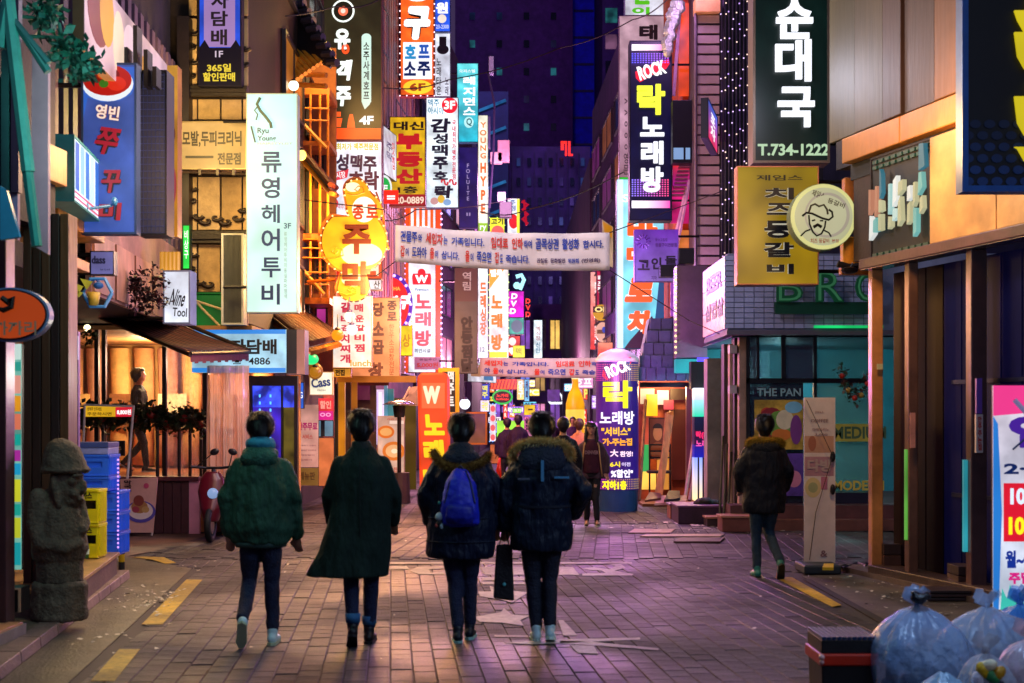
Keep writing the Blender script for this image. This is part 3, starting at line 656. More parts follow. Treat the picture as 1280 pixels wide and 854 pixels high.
# building behind the sign cluster
b4 = building('metal clad building carrying the stacked karaoke and beer signs', [(-3.78,36.1),(-3.2,46),(-9,46),(-9,36.1)], 0, 17, '#5a3040')
q = Panel((-3.76,36.1), (-3.18,46), 3, 16)
for i in range(22):
    mb = MB(); q.box(mb, i/22+.004, i/22+.036, 0,1,.001,.06); mb.build('cladding_strip', mat(('#8a5a52','#a8745c','#6a4a60')[i % 3], .5, .25, 3, .1), b4)
for j in range(6): window(b4, q, .1, .4, .05+j*.155, .15+j*.155, nx=2, gc=('#a050ff','#ff9a3c')[j % 2], ge=.6); window(b4, q, .55, .9, .05+j*.155, .15+j*.155, nx=2, gc='#d060c0', ge=.4)
b5 = building('plum coloured building behind the brown noodle sign', [(-3.1,46.1),(-1.9,60),(-9,60),(-9,46.1)], 0, 16, '#4a2444')
q = Panel((-3.08,46.1), (-1.88,60), 3, 15)
for j in range(6):
    for i in range(3): window(b5, q, .05+i*.32, .3+i*.32, .04+j*.16, .14+j*.16, nx=2, gc=('#b070ff','#ff80b0','#ffb060')[(i+j) % 3], ge=.5 if (i+j) % 2 else 0)
b6 = building('distant pink lit building on the left of the street', [(-1.7,60.1),(-1.3,84),(-12,84),(-12,60.1)], 0, 14, '#3a1c3c')
q = Panel((-1.68,60.1), (-1.28,84), 3, 13)
for j in range(5):
    for i in range(5): window(b6, q, .03+i*.19, .17+i*.19, .04+j*.19, .16+j*.19, nx=1, gc=('#ff70d0','#7080ff','#ffc070')[(i+j) % 3], ge=.7 if (i*j) % 2 == 0 else 0)
bfz = thing('timber_bar', 'open timber bar front with white lit doorway behind second walker', 'shop front', (-3.9,30.6,0))
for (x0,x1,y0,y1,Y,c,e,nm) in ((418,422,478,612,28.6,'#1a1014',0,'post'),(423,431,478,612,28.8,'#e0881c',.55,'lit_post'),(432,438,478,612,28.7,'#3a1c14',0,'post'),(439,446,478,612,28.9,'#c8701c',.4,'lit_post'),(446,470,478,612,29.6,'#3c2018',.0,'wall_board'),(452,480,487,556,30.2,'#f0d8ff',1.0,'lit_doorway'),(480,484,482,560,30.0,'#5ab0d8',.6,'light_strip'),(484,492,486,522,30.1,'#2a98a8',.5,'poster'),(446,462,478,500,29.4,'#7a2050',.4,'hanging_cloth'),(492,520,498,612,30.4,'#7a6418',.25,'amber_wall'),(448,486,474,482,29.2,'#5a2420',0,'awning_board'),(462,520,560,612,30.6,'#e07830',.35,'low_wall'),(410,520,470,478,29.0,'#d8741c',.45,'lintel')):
    q = px(x0,y0,x1,y1,Y); mb = MB(); q.box(mb,0,1,0,1,-.12,0); mb.build(nm, glow(c, e, .35) if e else mat(c, .6, .3, 5, .1), bfz)  # posts, walls and cloth glow as well: lamplight put into their colour
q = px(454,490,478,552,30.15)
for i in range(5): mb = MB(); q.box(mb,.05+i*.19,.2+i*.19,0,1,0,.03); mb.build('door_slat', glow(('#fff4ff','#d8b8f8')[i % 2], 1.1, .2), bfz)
um = thing('sloped_awning', 'brown sloped fabric awning beside the orange karaoke stand', 'awning', W(540,510,29.5)); mb = MB(); mb.slab([W(498,506,29.5),W(532,508,29.5),W(528,482,30.2),W(512,484,30.2)], (0,.05,0)); mb.build('fabric', mat('#4a2a2c', .7, .2, 6, .2), um)
mb = MB(); mb.tube([W(512,484,30),W(494,520,29.4)], .02, 5); mb.build('stay', mat('#e0c098', .5), um)
# tapering chimney-like edge at top, behind: tall brown facade
b7 = building('brown multi storey building above the left sign cluster', [(-4.6,40),(-4.2,64),(-14,64),(-14,40)], 12, 30, '#4a2030')
# ---- far towers
tw = building('dark purple office tower closing the view down the street', [(-6,150),(6.4,150),(6.4,175),(-6,175)], 0, 62, '#5a2470', grime=.15)
far_windows(tw, Panel((-5.6,149.95),(5.8,149.95),22,60), 4, 13, [('#2f8f9c',.22),('#1c3a78',.12),('#2a2a60',.12)], seed=5, w_=.2, h_=.26)
tw2 = building('indigo glass tower beside the purple tower', [(6.5,152),(8.8,152),(8.8,176),(6.5,176)], 0, 64, '#1820d8', grime=.1)
q = Panel((6.6,151.9),(8.7,151.9),5,62)
for j in range(20):
    mb = MB(); q.box(mb,0,1,j/20,j/20+.004,0,.15); mb.build('floor_band', mat('#0c0c4a', .5), tw2)
tw3 = building('plum tower with stacked lit windows at right of the gap', [(8.9,140),(11.8,140),(11.8,165),(8.9,165)], 0, 60, '#4c2c66', grime=.15)
far_windows(tw3, Panel((8.95,139.95),(10.6,139.95),14,58), 1, 17, [('#3aa0a0',.25),('#a06a90',.3)], seed=8, w_=.7, h_=.55)
tw4 = building('low purple block with blue light streaks above the street end', [(-.2,120),(6.6,120),(6.6,135),(-.2,135)], 0, 24.5, '#34184e', grime=.3)
far_windows(tw4, Panel((.1,119.9),(6.4,119.9),9,24), 7, 9, [('#5a3a9a',.25),('#2a4a8a',.25)], seed=15, w_=.35, h_=.4)
q = Panel((0,119.95),(6.5,119.95),4,24)
for i in range(7):
    mb = MB(); q.box(mb,i/7,i/7+.004,0,1,0,.2); mb.build('rib', mat('#2c1440', .5), tw4)
tw5 = building('teal and navy block beside the distant street signs', [(-8,115),(-.3,115),(-.3,130),(-8,130)], 0, 28, '#122040', grime=.1)
q = Panel((-5,114.9),(-.4,114.9),4,28)
for j in range(11):
    mb = MB(); u0 = .5; a = q.p(.45,j/11+.02,.1); b_ = q.p(.98,j/11+.06,.1); mb.tube([a,b_], .12, 4); mb.build('light_streak', glow('#2f7ab8', .5, .3), tw5)
tw6 = building('violet lit shop block at the end of the street', [(-3,96),(8,96),(8,104),(-3,104)], 0, 9.3, '#4a2a78', grime=.1)
q = Panel((-1.6,95.95),(6.5,95.95),.2,9)
for j in range(3):
    for i in range(8): window(tw6, q, .01+i*.124, .11+i*.124, .04+j*.32, .28+j*.32, gc=('#b46aff','#ff9ad0','#ffc860','#6a8aff')[(i*3+j) % 4], ge=(.8,.35,0)[(i+j) % 3], nx=2, fr=.1)
# wide blocks behind everything so no gap shows sky from a step aside
building('tall unlit block behind the left hand rooftops', [(-60,130),(-8.2,130),(-8.2,160),(-60,160)], 0, 46, '#2a1840')
building('tall unlit block behind the right hand rooftops', [(12,130),(60,130),(60,160),(12,160)], 0, 60, '#24143a')

# ---- right side
rbld = building('corner restaurant with pale tiled overhang and green lettering', [(3.3,21.8),(8.5,21.8),(8.5,24.3),(3.3,24.3)], 3.02, 4.2, '#8490b8')
q = px(905,320,1092,411,21.78); q.z0 = 3.05; q.h = 4.17-3.05
pieces(rbld, q, 15, 14, mat('#a4aede', .3, .15, 5, .1, isl=.12, name='glazed_tile'), gap=.012, d=.016, cap=300)
q = Panel((3.28,24.3),(3.28,21.8),3.05,4.17); pieces(rbld, q, 5, 3, mat('#e0b8a8', .4, .15, 5, .1, isl=.06), name='panel', gap=.012, d=.018)
write(q, rbld, '삼겹살', (.15,.2,.95,.45), '#141018', 0, bold=.04, d=.03)
write(q, rbld, 'BEER', (.2,.6,.9,.85), '#141018', 0, bold=.04, d=.03)
mb = MB(); mb.box(3.28,8.5,21.7,24.3,2.95,3.02); mb.build('soffit', mat('#5a5468', .6, .2, 3, .1), rbld)
q = px(905,411,1092,415,21.7); mb = MB(); Panel((4.6,21.68),(5.65,21.68),3.05,3.09).box(mb,0,1,0,1,0,.03); mb.build('green_light_strip', glow('#18c86a', 1.1, .3), rbld)
# upper floors of corner building: dark facade with string lights
up = building('dark upper storeys covered with tiny string lights above restaurant', [(3.34,22.4),(4.9,22.4),(5.4,26.5),(3.97,26.5)], 4.2, 13, '#1c1026')
for k in range(9):
    t = k/8; x = 902 + k*4.6; mb = MB(); rr = random.Random(k)
    for j in range(15):
        p = W(x + rr.gauss(0,.7), -10 + j*23 + rr.random()*18, 22.3); mb.ell(p, .013, 5, 3)
    mb.build('string_light', glow(('#e8c8ff','#ffd8c8','#c8a0ff')[k % 3], 1.3, 0), up)
    mb = MB(); mb.tube([W(x,-10,22.34), W(x,330,22.34)], .012, 5); mb.build('wall_rib', mat('#3a2450', .5), up)
# glazed ground floor
gf = thing('restaurant_front', 'teal glazed restaurant front with garlands and window posters', 'shop front', (4.4,21.9,0))
mb = MB(); mb.box(3.5,8.5,26.0,26.3,0,3.0); mb.build('back_wall', mat('#2b7c86', .7, .3, 1.5, .1), gf)
mb = MB(); mb.box(3.4,8.5,22.0,26,.3,.34); mb.build('floor', mat('#3a2a2a', .6, .2, 3, .1), gf)
mb = MB(); mb.box(3.4,8.5,22.0,26.2,2.93,2.949); mb.build('ceiling', mat('#40606a', .6, .2, 3, .1), gf)
for (x0,x1,y0,y1,c,al) in ((937,947,416,473,'#3a3448',.8),(949,977,416,473,'#58b8c8',.7),(982,1018,416,473,'#38405a',.85),(1021,1092,416,473,'#4aa0a0',.55),(937,1004,479,655,'#231c30',.85),(1021,1092,479,655,'#6ab0a4',.5)):
    q = px(x0,y0,x1,y1,22.0); mb = MB(); q.box(mb,0,1,0,1,-.02,0); mb.build('pane', mat(c, .1, .2, 1.2, 0, alpha=al), gf)
mb = MB()
for x0,x1,y0,y1 in ((933,937,412,660),(1017,1021,412,660),(977,982,412,475),(947,949,412,475),(933,1095,411,416),(933,1095,473,479),(933,1095,650,658)):
    q = px(x0,y0,x1,y1,21.98); q.box(mb,0,1,0,1,-.08,.02)
mb.build('frame', mat('#0e0c12', .35, .1, 5, .05), gf)
q = px(949,416,977,473,21.9)
for j in range(8):
    for i in range(3):
        mb = MB(); q2 = Panel((3.85,25.9),(4.7,25.9),2.1,2.9); q2.box(mb, i/3+.01, i/3+.32, j/8+.01, (j+1)/8-.01, 0, .02); mb.build('tile', mat('#8ad0d8', .3, .1, 4, 0), gf)
q = px(943,500,1004,562,21.95); mb = MB(); q.box(mb,0,1,0,1,.0,.01); mb.build('poster', mat('#b89a3a', .5, .7, 4, 0), gf)
for cx, cy, rx, ry, c in ((.35,.55,.28,.3,'#8a2030'),(.5,.5,.25,.28,'#6aa040'),(.62,.6,.18,.2,'#d8d0b0'),(.25,.75,.12,.1,'#c0402c'),(.8,.85,.18,.12,'#7ac0e0'),(.55,.3,.2,.12,'#d07830'),(.85,.4,.12,.3,'#7a3a8a')):
    shape(q, gf, disc(cx,cy,rx,ry,16), c, 0, d=.012+cx*.004, th=.001, name='printed_picture')
q = px(943,480,1004,498,21.95); write(q, gf, 'THE PAN', (.05,.15,.95,.7), '#8ab0b8', 0, d=.01)
q = px(981,567,1004,620,21.95); mb = MB(); q.box(mb,0,1,0,1,0,.01); mb.build('poster', mat('#5a3a9a', .5, .6, 3, 0), gf)
shape(q, gf, disc(.5,.4,.4,.2,16), '#c87a9a', 0, d=.012, th=.002, name='printed_picture')
q = px(975,637,994,644,21.95); mb = MB(); q.box(mb,0,1,0,1,0,.02); mb.build('exit_light', glow('#20d880', 1.2, c2='#2860e0', ax=0), gf)
q = px(1040,530,1092,552,21.95); mb = MB(); q.box(mb,0,1,0,1,0,.01); mb.build('window_print', mat('#b8b048', .5, .2, 4, 0), gf); write(q, gf, 'MEDIUM', (.03,.15,1.3,.85), '#4a6a4a', 0, d=.012, bold=.03)
q = px(1040,600,1092,614,21.95); write(q, gf, 'MODERN', (.03,.05,1.25,.95), '#d8c050', 0, d=.012, bold=.05)
q = px(1040,616,1092,652,21.95); mb = MB(); q.box(mb,0,1,0,1,0,.01); mb.build('lower_panel', mat('#1c1a30', .4, .2, 4, 0), gf)
mb = MB(); q = px(900,650,1095,676,21.7); mb.box(3.3,8.5,21.5,22.0,0,.36); mb.build('step', mat('#5a3434', .5, .3, 4, .2, grime=.3), gf)
mb = MB(); mb.box(3.25,8.5,21.2,21.5,0,.16); mb.build('step', mat('#6a4038', .5, .3, 4, .2, grime=.3), gf)
gar = thing('garland', 'christmas garland with ornaments hanging inside restaurant window', 'garland', W(1070,500,21.8))
gpts = [W(1052+i*4, 466+28*math.sin(i/9*3.14)+ (4 if i%2 else 0), 21.8) for i in range(10)]
leaves(gar, gpts, 260, .07, ('#2a4a30','#5a3028'), 9, .05)
for k, p in enumerate(gpts[::2]):
    mb = MB(); mb.ell(p - Vector((0,.03,.05)), .045, 8, 6); mb.build('bauble', mat(('#c03020','#d0a040')[k % 2], .3, .1, 4, 0), gar, smooth=True)
# side wall piers of the corner building along the street
pr = thing('entrance_pier', 'grey stone pier and brown door posts beside the tiled overhang', 'pier', (3.4,23,0))
for (x0,x1,y0,y1,Y,c,d) in ((884,905,448,655,23.4,'#8a7c74',.4),(905,912,430,655,22.6,'#2a2022',.3),(912,918,430,655,22.4,'#b09080',.2),(918,924,420,655,22.2,'#1c1416',.3),(924,933,418,655,22.0,'#a88a7c',.2)):
    a = W(x0,y1,Y); b_ = W(x1,y0,Y); mb = MB(); mb.box(a.x, b_.x-.002, Y, Y+d, .3, min(b_.z,2.94)); mb.build('post', mat(c, .6, .25, 4, .2, grime=.3), pr, bev=.006)
for y0 in (432,482):
    q = px(911,y0,920,y0+10,22.1); mb = MB(); q.box(mb,0,1,0,1,-.1,.1); mb.build('wall_lamp', mat('#b0a0a8', .4), pr)
# siding building
sd = building('grey siding building beside the tall karaoke sign', [(3.62,27.9),(4.25,27.9),(9,34),(9,40),(4.2,40)], 2.8, 14, '#4c3c50')
q = px(872,18,899,345,27.85)
for j in range(26):
    mb = MB(); q.box(mb, 0, 1, j/26+.004, (j+1)/26-.005, .0, .03); mb.build('siding_board', mat('#b09a98', .5, .15, 4, .1, isl=.1), sd, bev=.003)
q = px(868,0,899,17,27.8); mb = MB(); q.box(mb,0,1,0,1,-.2,.15); mb.build('cornice', mat('#d8a868', .5, .2, 4, .1), sd)
mb = MB(); mb.tube([W(869.5,17,27.8), W(869.5,345,27.8)], .03, 6); mb.build('corner_trim', mat('#7a6a7c', .5), sd)
# orange red facade with a fire stair
os_ = building('orange and magenta lit facade with fire stair behind karaoke sign', [(3.6,30),(4.2,30),(4.6,41),(3.9,41)], 4, 15, '#c84a1c')
q = px(838,0,872,430,29.9)
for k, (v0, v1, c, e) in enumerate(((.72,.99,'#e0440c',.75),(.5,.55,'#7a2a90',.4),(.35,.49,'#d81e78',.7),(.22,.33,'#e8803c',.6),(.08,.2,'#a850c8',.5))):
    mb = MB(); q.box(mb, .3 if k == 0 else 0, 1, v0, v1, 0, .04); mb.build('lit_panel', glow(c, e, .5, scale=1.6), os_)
for a, b_ in (((842,120),(850,10)),((862,225),(842,330)),((858,235),(838,325))):
    mb = MB(); mb.tube([W(*a,29.6), W(*b_,29.6)], .04, 6); mb.build('stair_rail', mat('#d8a8c0', .4), os_)
for k in range(10):
    a = W(850+1.2*k-3, 245-k*5, 29.6); mb = MB(); mb.box(a.x-.12, a.x+.12, 29.5, 29.7, a.z, a.z+.03); mb.build('stair_tread', mat('#7a4a5a', .4), os_)
crum = MB(); 
for k in range(22):
    t = k/21; rr = random.Random(k); p = W(833+12*(1-t)+rr.gauss(0,1.5), 5+t*60, 29.3); crum.ell(p, (.14*(1-.5*t)+.03, .1, .12), 7, 5)
o = crum.build('foil_banner', mat('#c8d8c8', .25, .4, 8, .6, metal=.5), None); tag(o, 'crumpled silver banner hanging over the orange facade', 'banner')
# shingled dark roof over the stall
rf = thing('shingled_canopy', 'blue grey shingled canopy above the lit craft stall', 'canopy', W(820,475,25.9))
for j in range(5):
    y0, y1 = 398+j*15.4, 398+(j+1)*15.4; xl = 812-j*4.2; n_ = 4+j//2
    for i in range(n_):
        xa = xl + (870-xl)*i/n_; xb = xl + (870-xl)*(i+1)/n_; q = px(xa+.5, y0, xb-.5, y1+1.5, 26.2-j*.09)
        mb = MB(); q.box(mb,0,1,0,1,-.04,0); mb.build('shingle', mat('#3c4a66', .5, .25, 4, .3, isl=.2), rf, bev=.004)
mb = MB(); mb.slab([W(812,398,26.3),W(796,475,26.3),W(872,475,26.3),W(872,398,26.3)], (0,.6,0)); mb.build('roof_core', mat('#1a1c30', .6), rf)
# grey blank cabinet + teal end
gb = thing('grey_cabinet', 'plain grey metal box with bulb trimmed edge over the stall door', 'sign cabinet', W(865,450,25.5))
q = px(846,332,884,447,25.4); mb = MB(); q.box(mb,0,1,0,1,-.5,0); mb.build('cabinet', mat('#6a5c6c', .5, .2, 3, .1, grime=.2), gb)
mb = MB(); 
for k in range(16): p = W(844.5, 336+k*7, 25.35); mb.ell(p, .025, 6, 4)
mb.build('light_bulb', glow('#ffe0a0', 1.3, 0), gb)
q = px(845,449,872,466,25.4); mb = MB(); q.box(mb,0,1,0,1,-.3,0); mb.build('lit_end', glow('#2aa8b0', .7, .3), gb)
q = px(872,447,886,452,25.3); mb = MB(); q.box(mb,0,1,0,1,-.1,0); mb.build('light_strip', glow('#5a4aff', 1.3), gb)
# far right buildings
r4 = building('violet brick building behind the cyan seafood sign', [(4.0,41.1),(3.5,62),(12,62),(12,41.1)], 0, 15, '#3c1c48')
q = Panel((3.48,62),(3.98,41.1),3,14)
for j in range(5):
    for i in range(4): window(r4, q, .03+i*.24, .22+i*.24, .04+j*.19, .16+j*.19, nx=2, gc=('#a03c90','#c87040')[(i+j) % 2], ge=.22 if (i+j) % 3 else 0)
r5 = building('distant building on the right covered by small signs', [(3.4,62.1),(3.3,95),(14,95),(14,62.1)], 0, 13, '#40203c')
# ---- near right building
RL = lambda Y: (3.82 + .253*(15.1 - Y), Y)
nr = building('near right building with timber strips above beige fascia', [(5.05,10.5),(3.66,16.05),(9,16.4),(9,10.5)], 4.48, 9, '#2a2226')
q = px(1037,-60,1202,225,15.2,12.3); q = Panel(RL(15.95),RL(11.2),4.76,8)
for k, (u0,u1,c) in enumerate(((0,.12,'#403a22'),(.125,.25,'#4c4028'),(.255,.33,'#4a3430'),(.335,.45,'#4c3424'),(.455,.6,'#7a5230'),(.605,.72,'#40281f'),(.725,.75,'#3a2434'),(.755,.98,'#123c3e'))):
    mb = MB(); q.box(mb, u0, u1, 0, 1, .0, .05+.015*(k % 3)); mb.build('panel', mat(c, .55, .3, 3, .25, stretch=(1,1,.12), grime=.25), nr, bev=.006)
RL = lambda Y: (3.82 + .253*(15.1 - Y), Y)
fs = thing('lit_fascia', 'orange timber band sloping over the near right shop', 'fascia', (4.2,13.8,4.5))
q = Panel(RL(15.65), RL(10.8), 4.48, 4.75)
for i in range(4): mb = MB(); q.box(mb,i/4+.001,(i+1)/4-.001,0,1,-.1,.06); mb.build('band', mat('#d8893a', .5, .25, 3, .2, stretch=(1,1,.3), grime=.25), fs, bev=.01)
q = Panel(RL(15.65), RL(10.8), 4.30, 4.475); mb = MB(); q.box(mb,0,1,0,1,-.4,-.05); mb.build('soffit_board', mat('#100c10', .6), fs)  # near-black soffit board set back under the orange band
q = Panel(RL(15.6), RL(15.1), 3.4, 4.3); mb = MB(); q.box(mb,0,1,0,1,-.3,-.06); mb.build('backing_board', mat('#3a2018', .6), fs)
bf = thing('shop_fascia', 'beige metal fascia over the dark near right entrance', 'fascia', (4.5,13,3.4))
q = Panel(RL(13.9), RL(10.6), 3.385, 4.42)
for i in range(3): mb = MB(); q.box(mb, i/3+.002, (i+1)/3-.002, 0, 1, -.1, .05); mb.build('panel', mat('#d8a468', .45, .25, 2, .15, grime=.35), bf, bev=.006)
q = Panel(RL(15.2), RL(10.6), 3.27, 3.375); mb = MB(); q.box(mb,0,1,0,1,-.15,.10); mb.build('beam', mat('#5a3440', .35, .25, 4, .1, grime=.3), bf, bev=.008)
q = Panel(RL(15.2), RL(10.6), 3.262, 3.268); mb = MB(); q.box(mb,0,1,0,1,-.12,.08); mb.build('metal_edge', mat('#c0a8a0', .25, .1, 4, 0, metal=.9), bf)
col_ = thing('entrance_columns', 'dark glossy recessed entrance framed by warm lit square columns at right', 'entrance', (4.2,14,0))
for (x0,x1,c) in ((1090,1104,'#c8844c'),(1136,1148,'#7a5444'),(1214,1234,'#5c3c3a')):
    t = (x0-640)/F; Yc = (3.82+.253*15.1)/(t+.253); a = W(x0,700,Yc); b_ = W(x1,300,Yc); mb = MB(); mb.box(a.x, b_.x, Yc, Yc+.16, 0, 3.262); mb.build('column', mat(c, .35, .3, 3, .15, grime=.35), col_, bev=.01)
q = Panel(RL(15.1), RL(10.6), .0, 3.26)
for i in range(14):
    mb = MB(); q.box(mb, i/14+.002, (i+1)/14-.002, .04, .99, -.30, -.25); mb.build('door_panel', mat(('#081050','#060c44','#0a145a')[i % 3] if i > 2 else '#160a12', .45, .2, 2, .05, spec=.1), col_, bev=.004)
mb = MB(); q.box(mb,0,1,0,.04,-.5,.05); mb.build('threshold', mat('#4a3632', .4, .3, 4, .2, grime=.3), col_, bev=.01)
for z in (.28,.62):
    mb = MB(); q.box(mb,.25,.98,z,z+.012,-.248,-.235); mb.build('door_rail', mat('#1c2448', .3, .1, 4, 0, metal=.6), col_)
mb = MB(); a = q.p(.52,.30,-.2); b_ = q.p(.52,.42,-.2); mb.tube([a,b_], .014, 8); mb.build('door_handle', mat('#9a9aa8', .2, .1, 4, 0, metal=1), col_)
for (x0,x1,y0,y1,c,e) in ((1132,1136,562,675,'#6ac04c',.6),(1205,1214,575,690,'#38b4c4',.55)):
    t = (x0-640)/F; Yc = (3.82+.253*15.1)/(t+.253) - .02; q = px(x0,y0,x1,y1,Yc); mb = MB(); q.box(mb,0,1,0,1,-.05,0); mb.build('light_panel', glow(c, e, .3), col_)
for (x0,y0,x1,y1,c) in ((1219,473,1226,517,'#7a4ab0'),(1218.5,518,1227,566,'#e0c8c0')):
    q = px(x0,y0,x1,y1,13.2); mb = MB(); q.box(mb,0,1,0,1,0,.04); mb.build('wall_plate', mat(c, .4, .1, 4, 0), col_)
q = px(1218.5,518,1227,566,13.2); write(q, col_, '안주주는집', (.2,.05,.8,.95), '#d02820', 0, 'v', .04, d=.05)
q = px(1137.5,516,1144,560,14.3); mb = MB(); q.box(mb,0,1,0,1,0,.01); mb.build('sticker', mat('#d89080', .5), col_)
q = px(1096,455,1103,462,15.05); mb = MB(); q.box(mb,0,1,0,1,0,.02); mb.build('sticker', mat('#d8d0a0', .5), col_)
stp = thing('entry_planter', 'dark timber planter boxes at the foot of the right hand columns', 'planter', (4.3,13.9,0))
for (x0,x1,y0,y1,Y) in ((1156,1215,738,778,13.1),(1105,1145,680,735,15.0),(1198,1230,708,745,13.5)):
    a = W(x0,y1,Y); b_ = W(x1,y0,Y)
    for k in range(3):
        z0 = (b_.z)*k/3; mb = MB(); mb.box(a.x, b_.x, Y-.02*k*0, Y+.35, z0+.004, z0+b_.z/3-.004); mb.build('plank', mat(('#3a2420','#4a2c24','#33201e')[k], **WOODH), stp, bev=.004)
sheet('kerb_right', [(3.6,15.9),(4.6,15.9),(5.3,12.2),(4.35,12.3)], .05, mat('#6a564c', .5, .3, 4, .3, grime=.3), th=.1)
# timber steps, boxes by the stall
sb = thing('timber_steps', 'dark timber step boxes in front of the lit stall at right', 'steps', W(890,660,23.4))
for (x0,x1,yb,yt,Y,d,c) in ((848,905,662,632,22.6,1.0,'#3a2240'),(884,905,660,646,22.0,.4,'#2c1a24'),(903,945,675,645,21.0,.5,'#6a3a34'),(838,850,652,630,23.6,.5,'#7a4a3c')):
    a = W(x0,yb,Y); b_ = W(x1,yt,Y); mb = MB(); mb.box(a.x,b_.x,Y,Y+d,0,b_.z-.03); mb.build('box_body', mat(c, .5, .3, 4, .2), sb, bev=.006)
    mb = MB(); mb.box(a.x-.02,b_.x+.02,Y-.02,Y+d,b_.z-.03,b_.z); mb.build('top_board', mat('#7a5a86' if Y > 22 else '#a0705c', .4, .2, 4, .1), sb, bev=.004)
mt_ = MB()
for k, (x0,y0,x1,y1,lb_) in enumerate(((785,662,838,667,'flat brown cardboard sheet lying near the stall boards'),(800,669,900,672,'long thin board lying flat before the purple step'),(842,674,900,679,'dark flat panel lying in front of the timber steps'))):
    mt_ = MB(); mt_.slab([G(x0,y1), G(x1,y1), G(x1+6,y0), G(x0+8,y0)], (0,0,.012+.006*k)); tag(mt_.build('flat_board', mat(('#8a6a5c','#a08a80','#4a3430')[k], .6, .4, 3, .1), None), lb_, 'board')
# ---------------------------------------------------------------- signs (photo pixel rectangles at real distances)
def T(s, r, c, **k): return dict(s=s, r=r, c=c, **k)
K, WH, RD = '#121018', '#ffffff', '#e0202c'
# left, near
sign('blue upright octopus dish sign with plate of red food at its top', (102,79,171,293), 13.8, '#3f62c8', .6, dp=.14, c2='#4a64c0', fr=.02, side='#243a6a', br=('L',.3), shapes=(
    ('poly', [(104,150),(104,84),(168,84),(168,110),(165,118),(150,126),(128,128),(110,122)], '#2e63c8', .8), ('disc', (103,83,167,127), '#d8e4f0', .9), ('disc', (104,81,165,120), '#b01810', .75), ('disc', (110,84,150,104), '#7c0c08', .7), ('disc', (122,88,142,100), '#c8541c', .8), ('disc', (134,96,158,114), '#d02a18', .8), ('disc', (124,100,136,110), '#3c7a20', .6)), txt=(
    T('영빈', (120,132,150,150), '#f2dcd0', e=.8, bold=.03, ol=('#6a1c14',0), ang=-8), T('쭈', (120,160,149,194), '#a82038', e=.6, bold=.03, ol=('#101424',0), olw=.10, ang=-8, shear=.2, d=.02),
    T('꾸', (127,213,152,242), '#a82038', e=.6, bold=.03, ol=('#101424',0), olw=.10, shear=.15, d=.02), T('미', (124,254,152,276), '#b02030', e=.6, bold=.035, ol=('#101424',0), olw=.10, shear=.1, d=.02)))
r_, P_ = sign('dark navy mesh panel standing beside the blue octopus sign', (172,88,209,294), 14.4, '#141a44', 0, dp=.3, fr=.02, side='#0c1020')
mb = MB()
for i in range(24): P_.box(mb, .04, .96, i/24+.01, i/24+.014, .01, .02)
for i in range(7): P_.box(mb, .06+i*.14, .07+i*.14, .02, .98, .012, .022)
mb.build('mesh', mat('#2a3880', .4, .1, 4, 0), r_)
# big food banner seen obliquely
r_, P_ = sign('long pink and yellow food banner running along the left upper wall', (105,-48,214,62), 12.6, '#f0c8d8', .55, Yr=16.6, dp=.1, fr=0, side='#8a6a4a', cat='banner', name='wall_banner', var=.3)
for cx, cy, rx, ry, c, e in ((.12,.6,.1,.4,'#8c2412',.6),(.2,.7,.07,.4,'#e8a020',.8),(.32,.5,.06,.4,'#f4d8c0',.8),(.45,.6,.08,.3,'#f0d0e0',.8),(.6,.4,.05,.3,'#e8a030',.7),(.75,.35,.06,.25,'#f0a8b8',.6),(.88,.4,.08,.3,'#f0b42a',.7)):
    shape(P_, r_, disc(cx,cy,rx,ry,18), c, e, d=.008+cx*.01, name='printed_picture')
sp_ = MB()
for k, (x, y) in enumerate(((136,25),(172,35),(160,62),(185,65),(196,86))):
    p = W(x, y, 14.2); sp_.box(p.x-.02, p.x+.02, 14.1, 14.3, W(x,110,14.2).z, p.z)
r2 = thing('lamp_brackets', 'black floodlight brackets in front of the pink food banner', 'brackets', W(165,110,14.2)); sp_.build('bracket', mat('#0c0a10', .4), r2)
r_, P_ = sign('yellow orange end panel of the building beyond the navy mesh', (209,82,222,296), 15.6, '#e8961c', .5, dp=.2, fr=0, side='#c87a20', cat='panel', name='facade_panel', c2='#f0b040')
shape(P_, r_, disc(.5,.3,.4,.12,14), '#c84a5a', .5, d=.01, name='printed_picture'); shape(P_, r_, disc(.5,.6,.3,.05,14), '#8a3a18', .4, d=.01, name='printed_picture')
r_, P_ = sign('white lightbox with blue bars angled over the left shop', (90,168,124,252), 12.5, '#cfe8ff', 1.1, Yr=13.9, dp=.3, fr=.02, side='#2f7e86')
for i in range(5):
    mb = MB(); P_.box(mb, .08+i*.18, .2+i*.18, .22, .94, .009, .012); mb.build('printed_bar', glow(('#2f6ad0','#8cc4f0','#3a7ad8','#bfe0ff','#2c64c0')[i], .9), r_)
for v in (.08, .16):
    mb = MB(); P_.box(mb, .03, .97, v, v+.03, .009, .012); mb.build('printed_bar', glow('#e05070', .9), r_)
sign('small slanted lilac sign with blue script behind orange beam', (113,314,143,344), 14.9, '#8c8ad8', .45, dp=.12, fr=.01, txt=(T('dass', (115,320,132,330), '#141a50', bold=.04), T('bar & grill', (126,336,138,339), '#2a2a5a')), br=('L',.3))
sign('small white box sign with black handwriting and gold cap', (204,338,238,405), 18.2, '#dfe6f6', .95, dp=.35, fr=.02, side='#7a8ab0', txt=(T('Nine', (214,362,232,383), '#14142c', shear=.15, ang=-8), T('Tool', (216,385,234,396), '#14142c', ang=-4)), br=('L',.5))
q = px(200,315,225,338,18.2)
r2 = thing('ribbed_cap', 'gold ribbed drum standing above the small white box sign', 'lamp', q.p(.5,0,0)); 
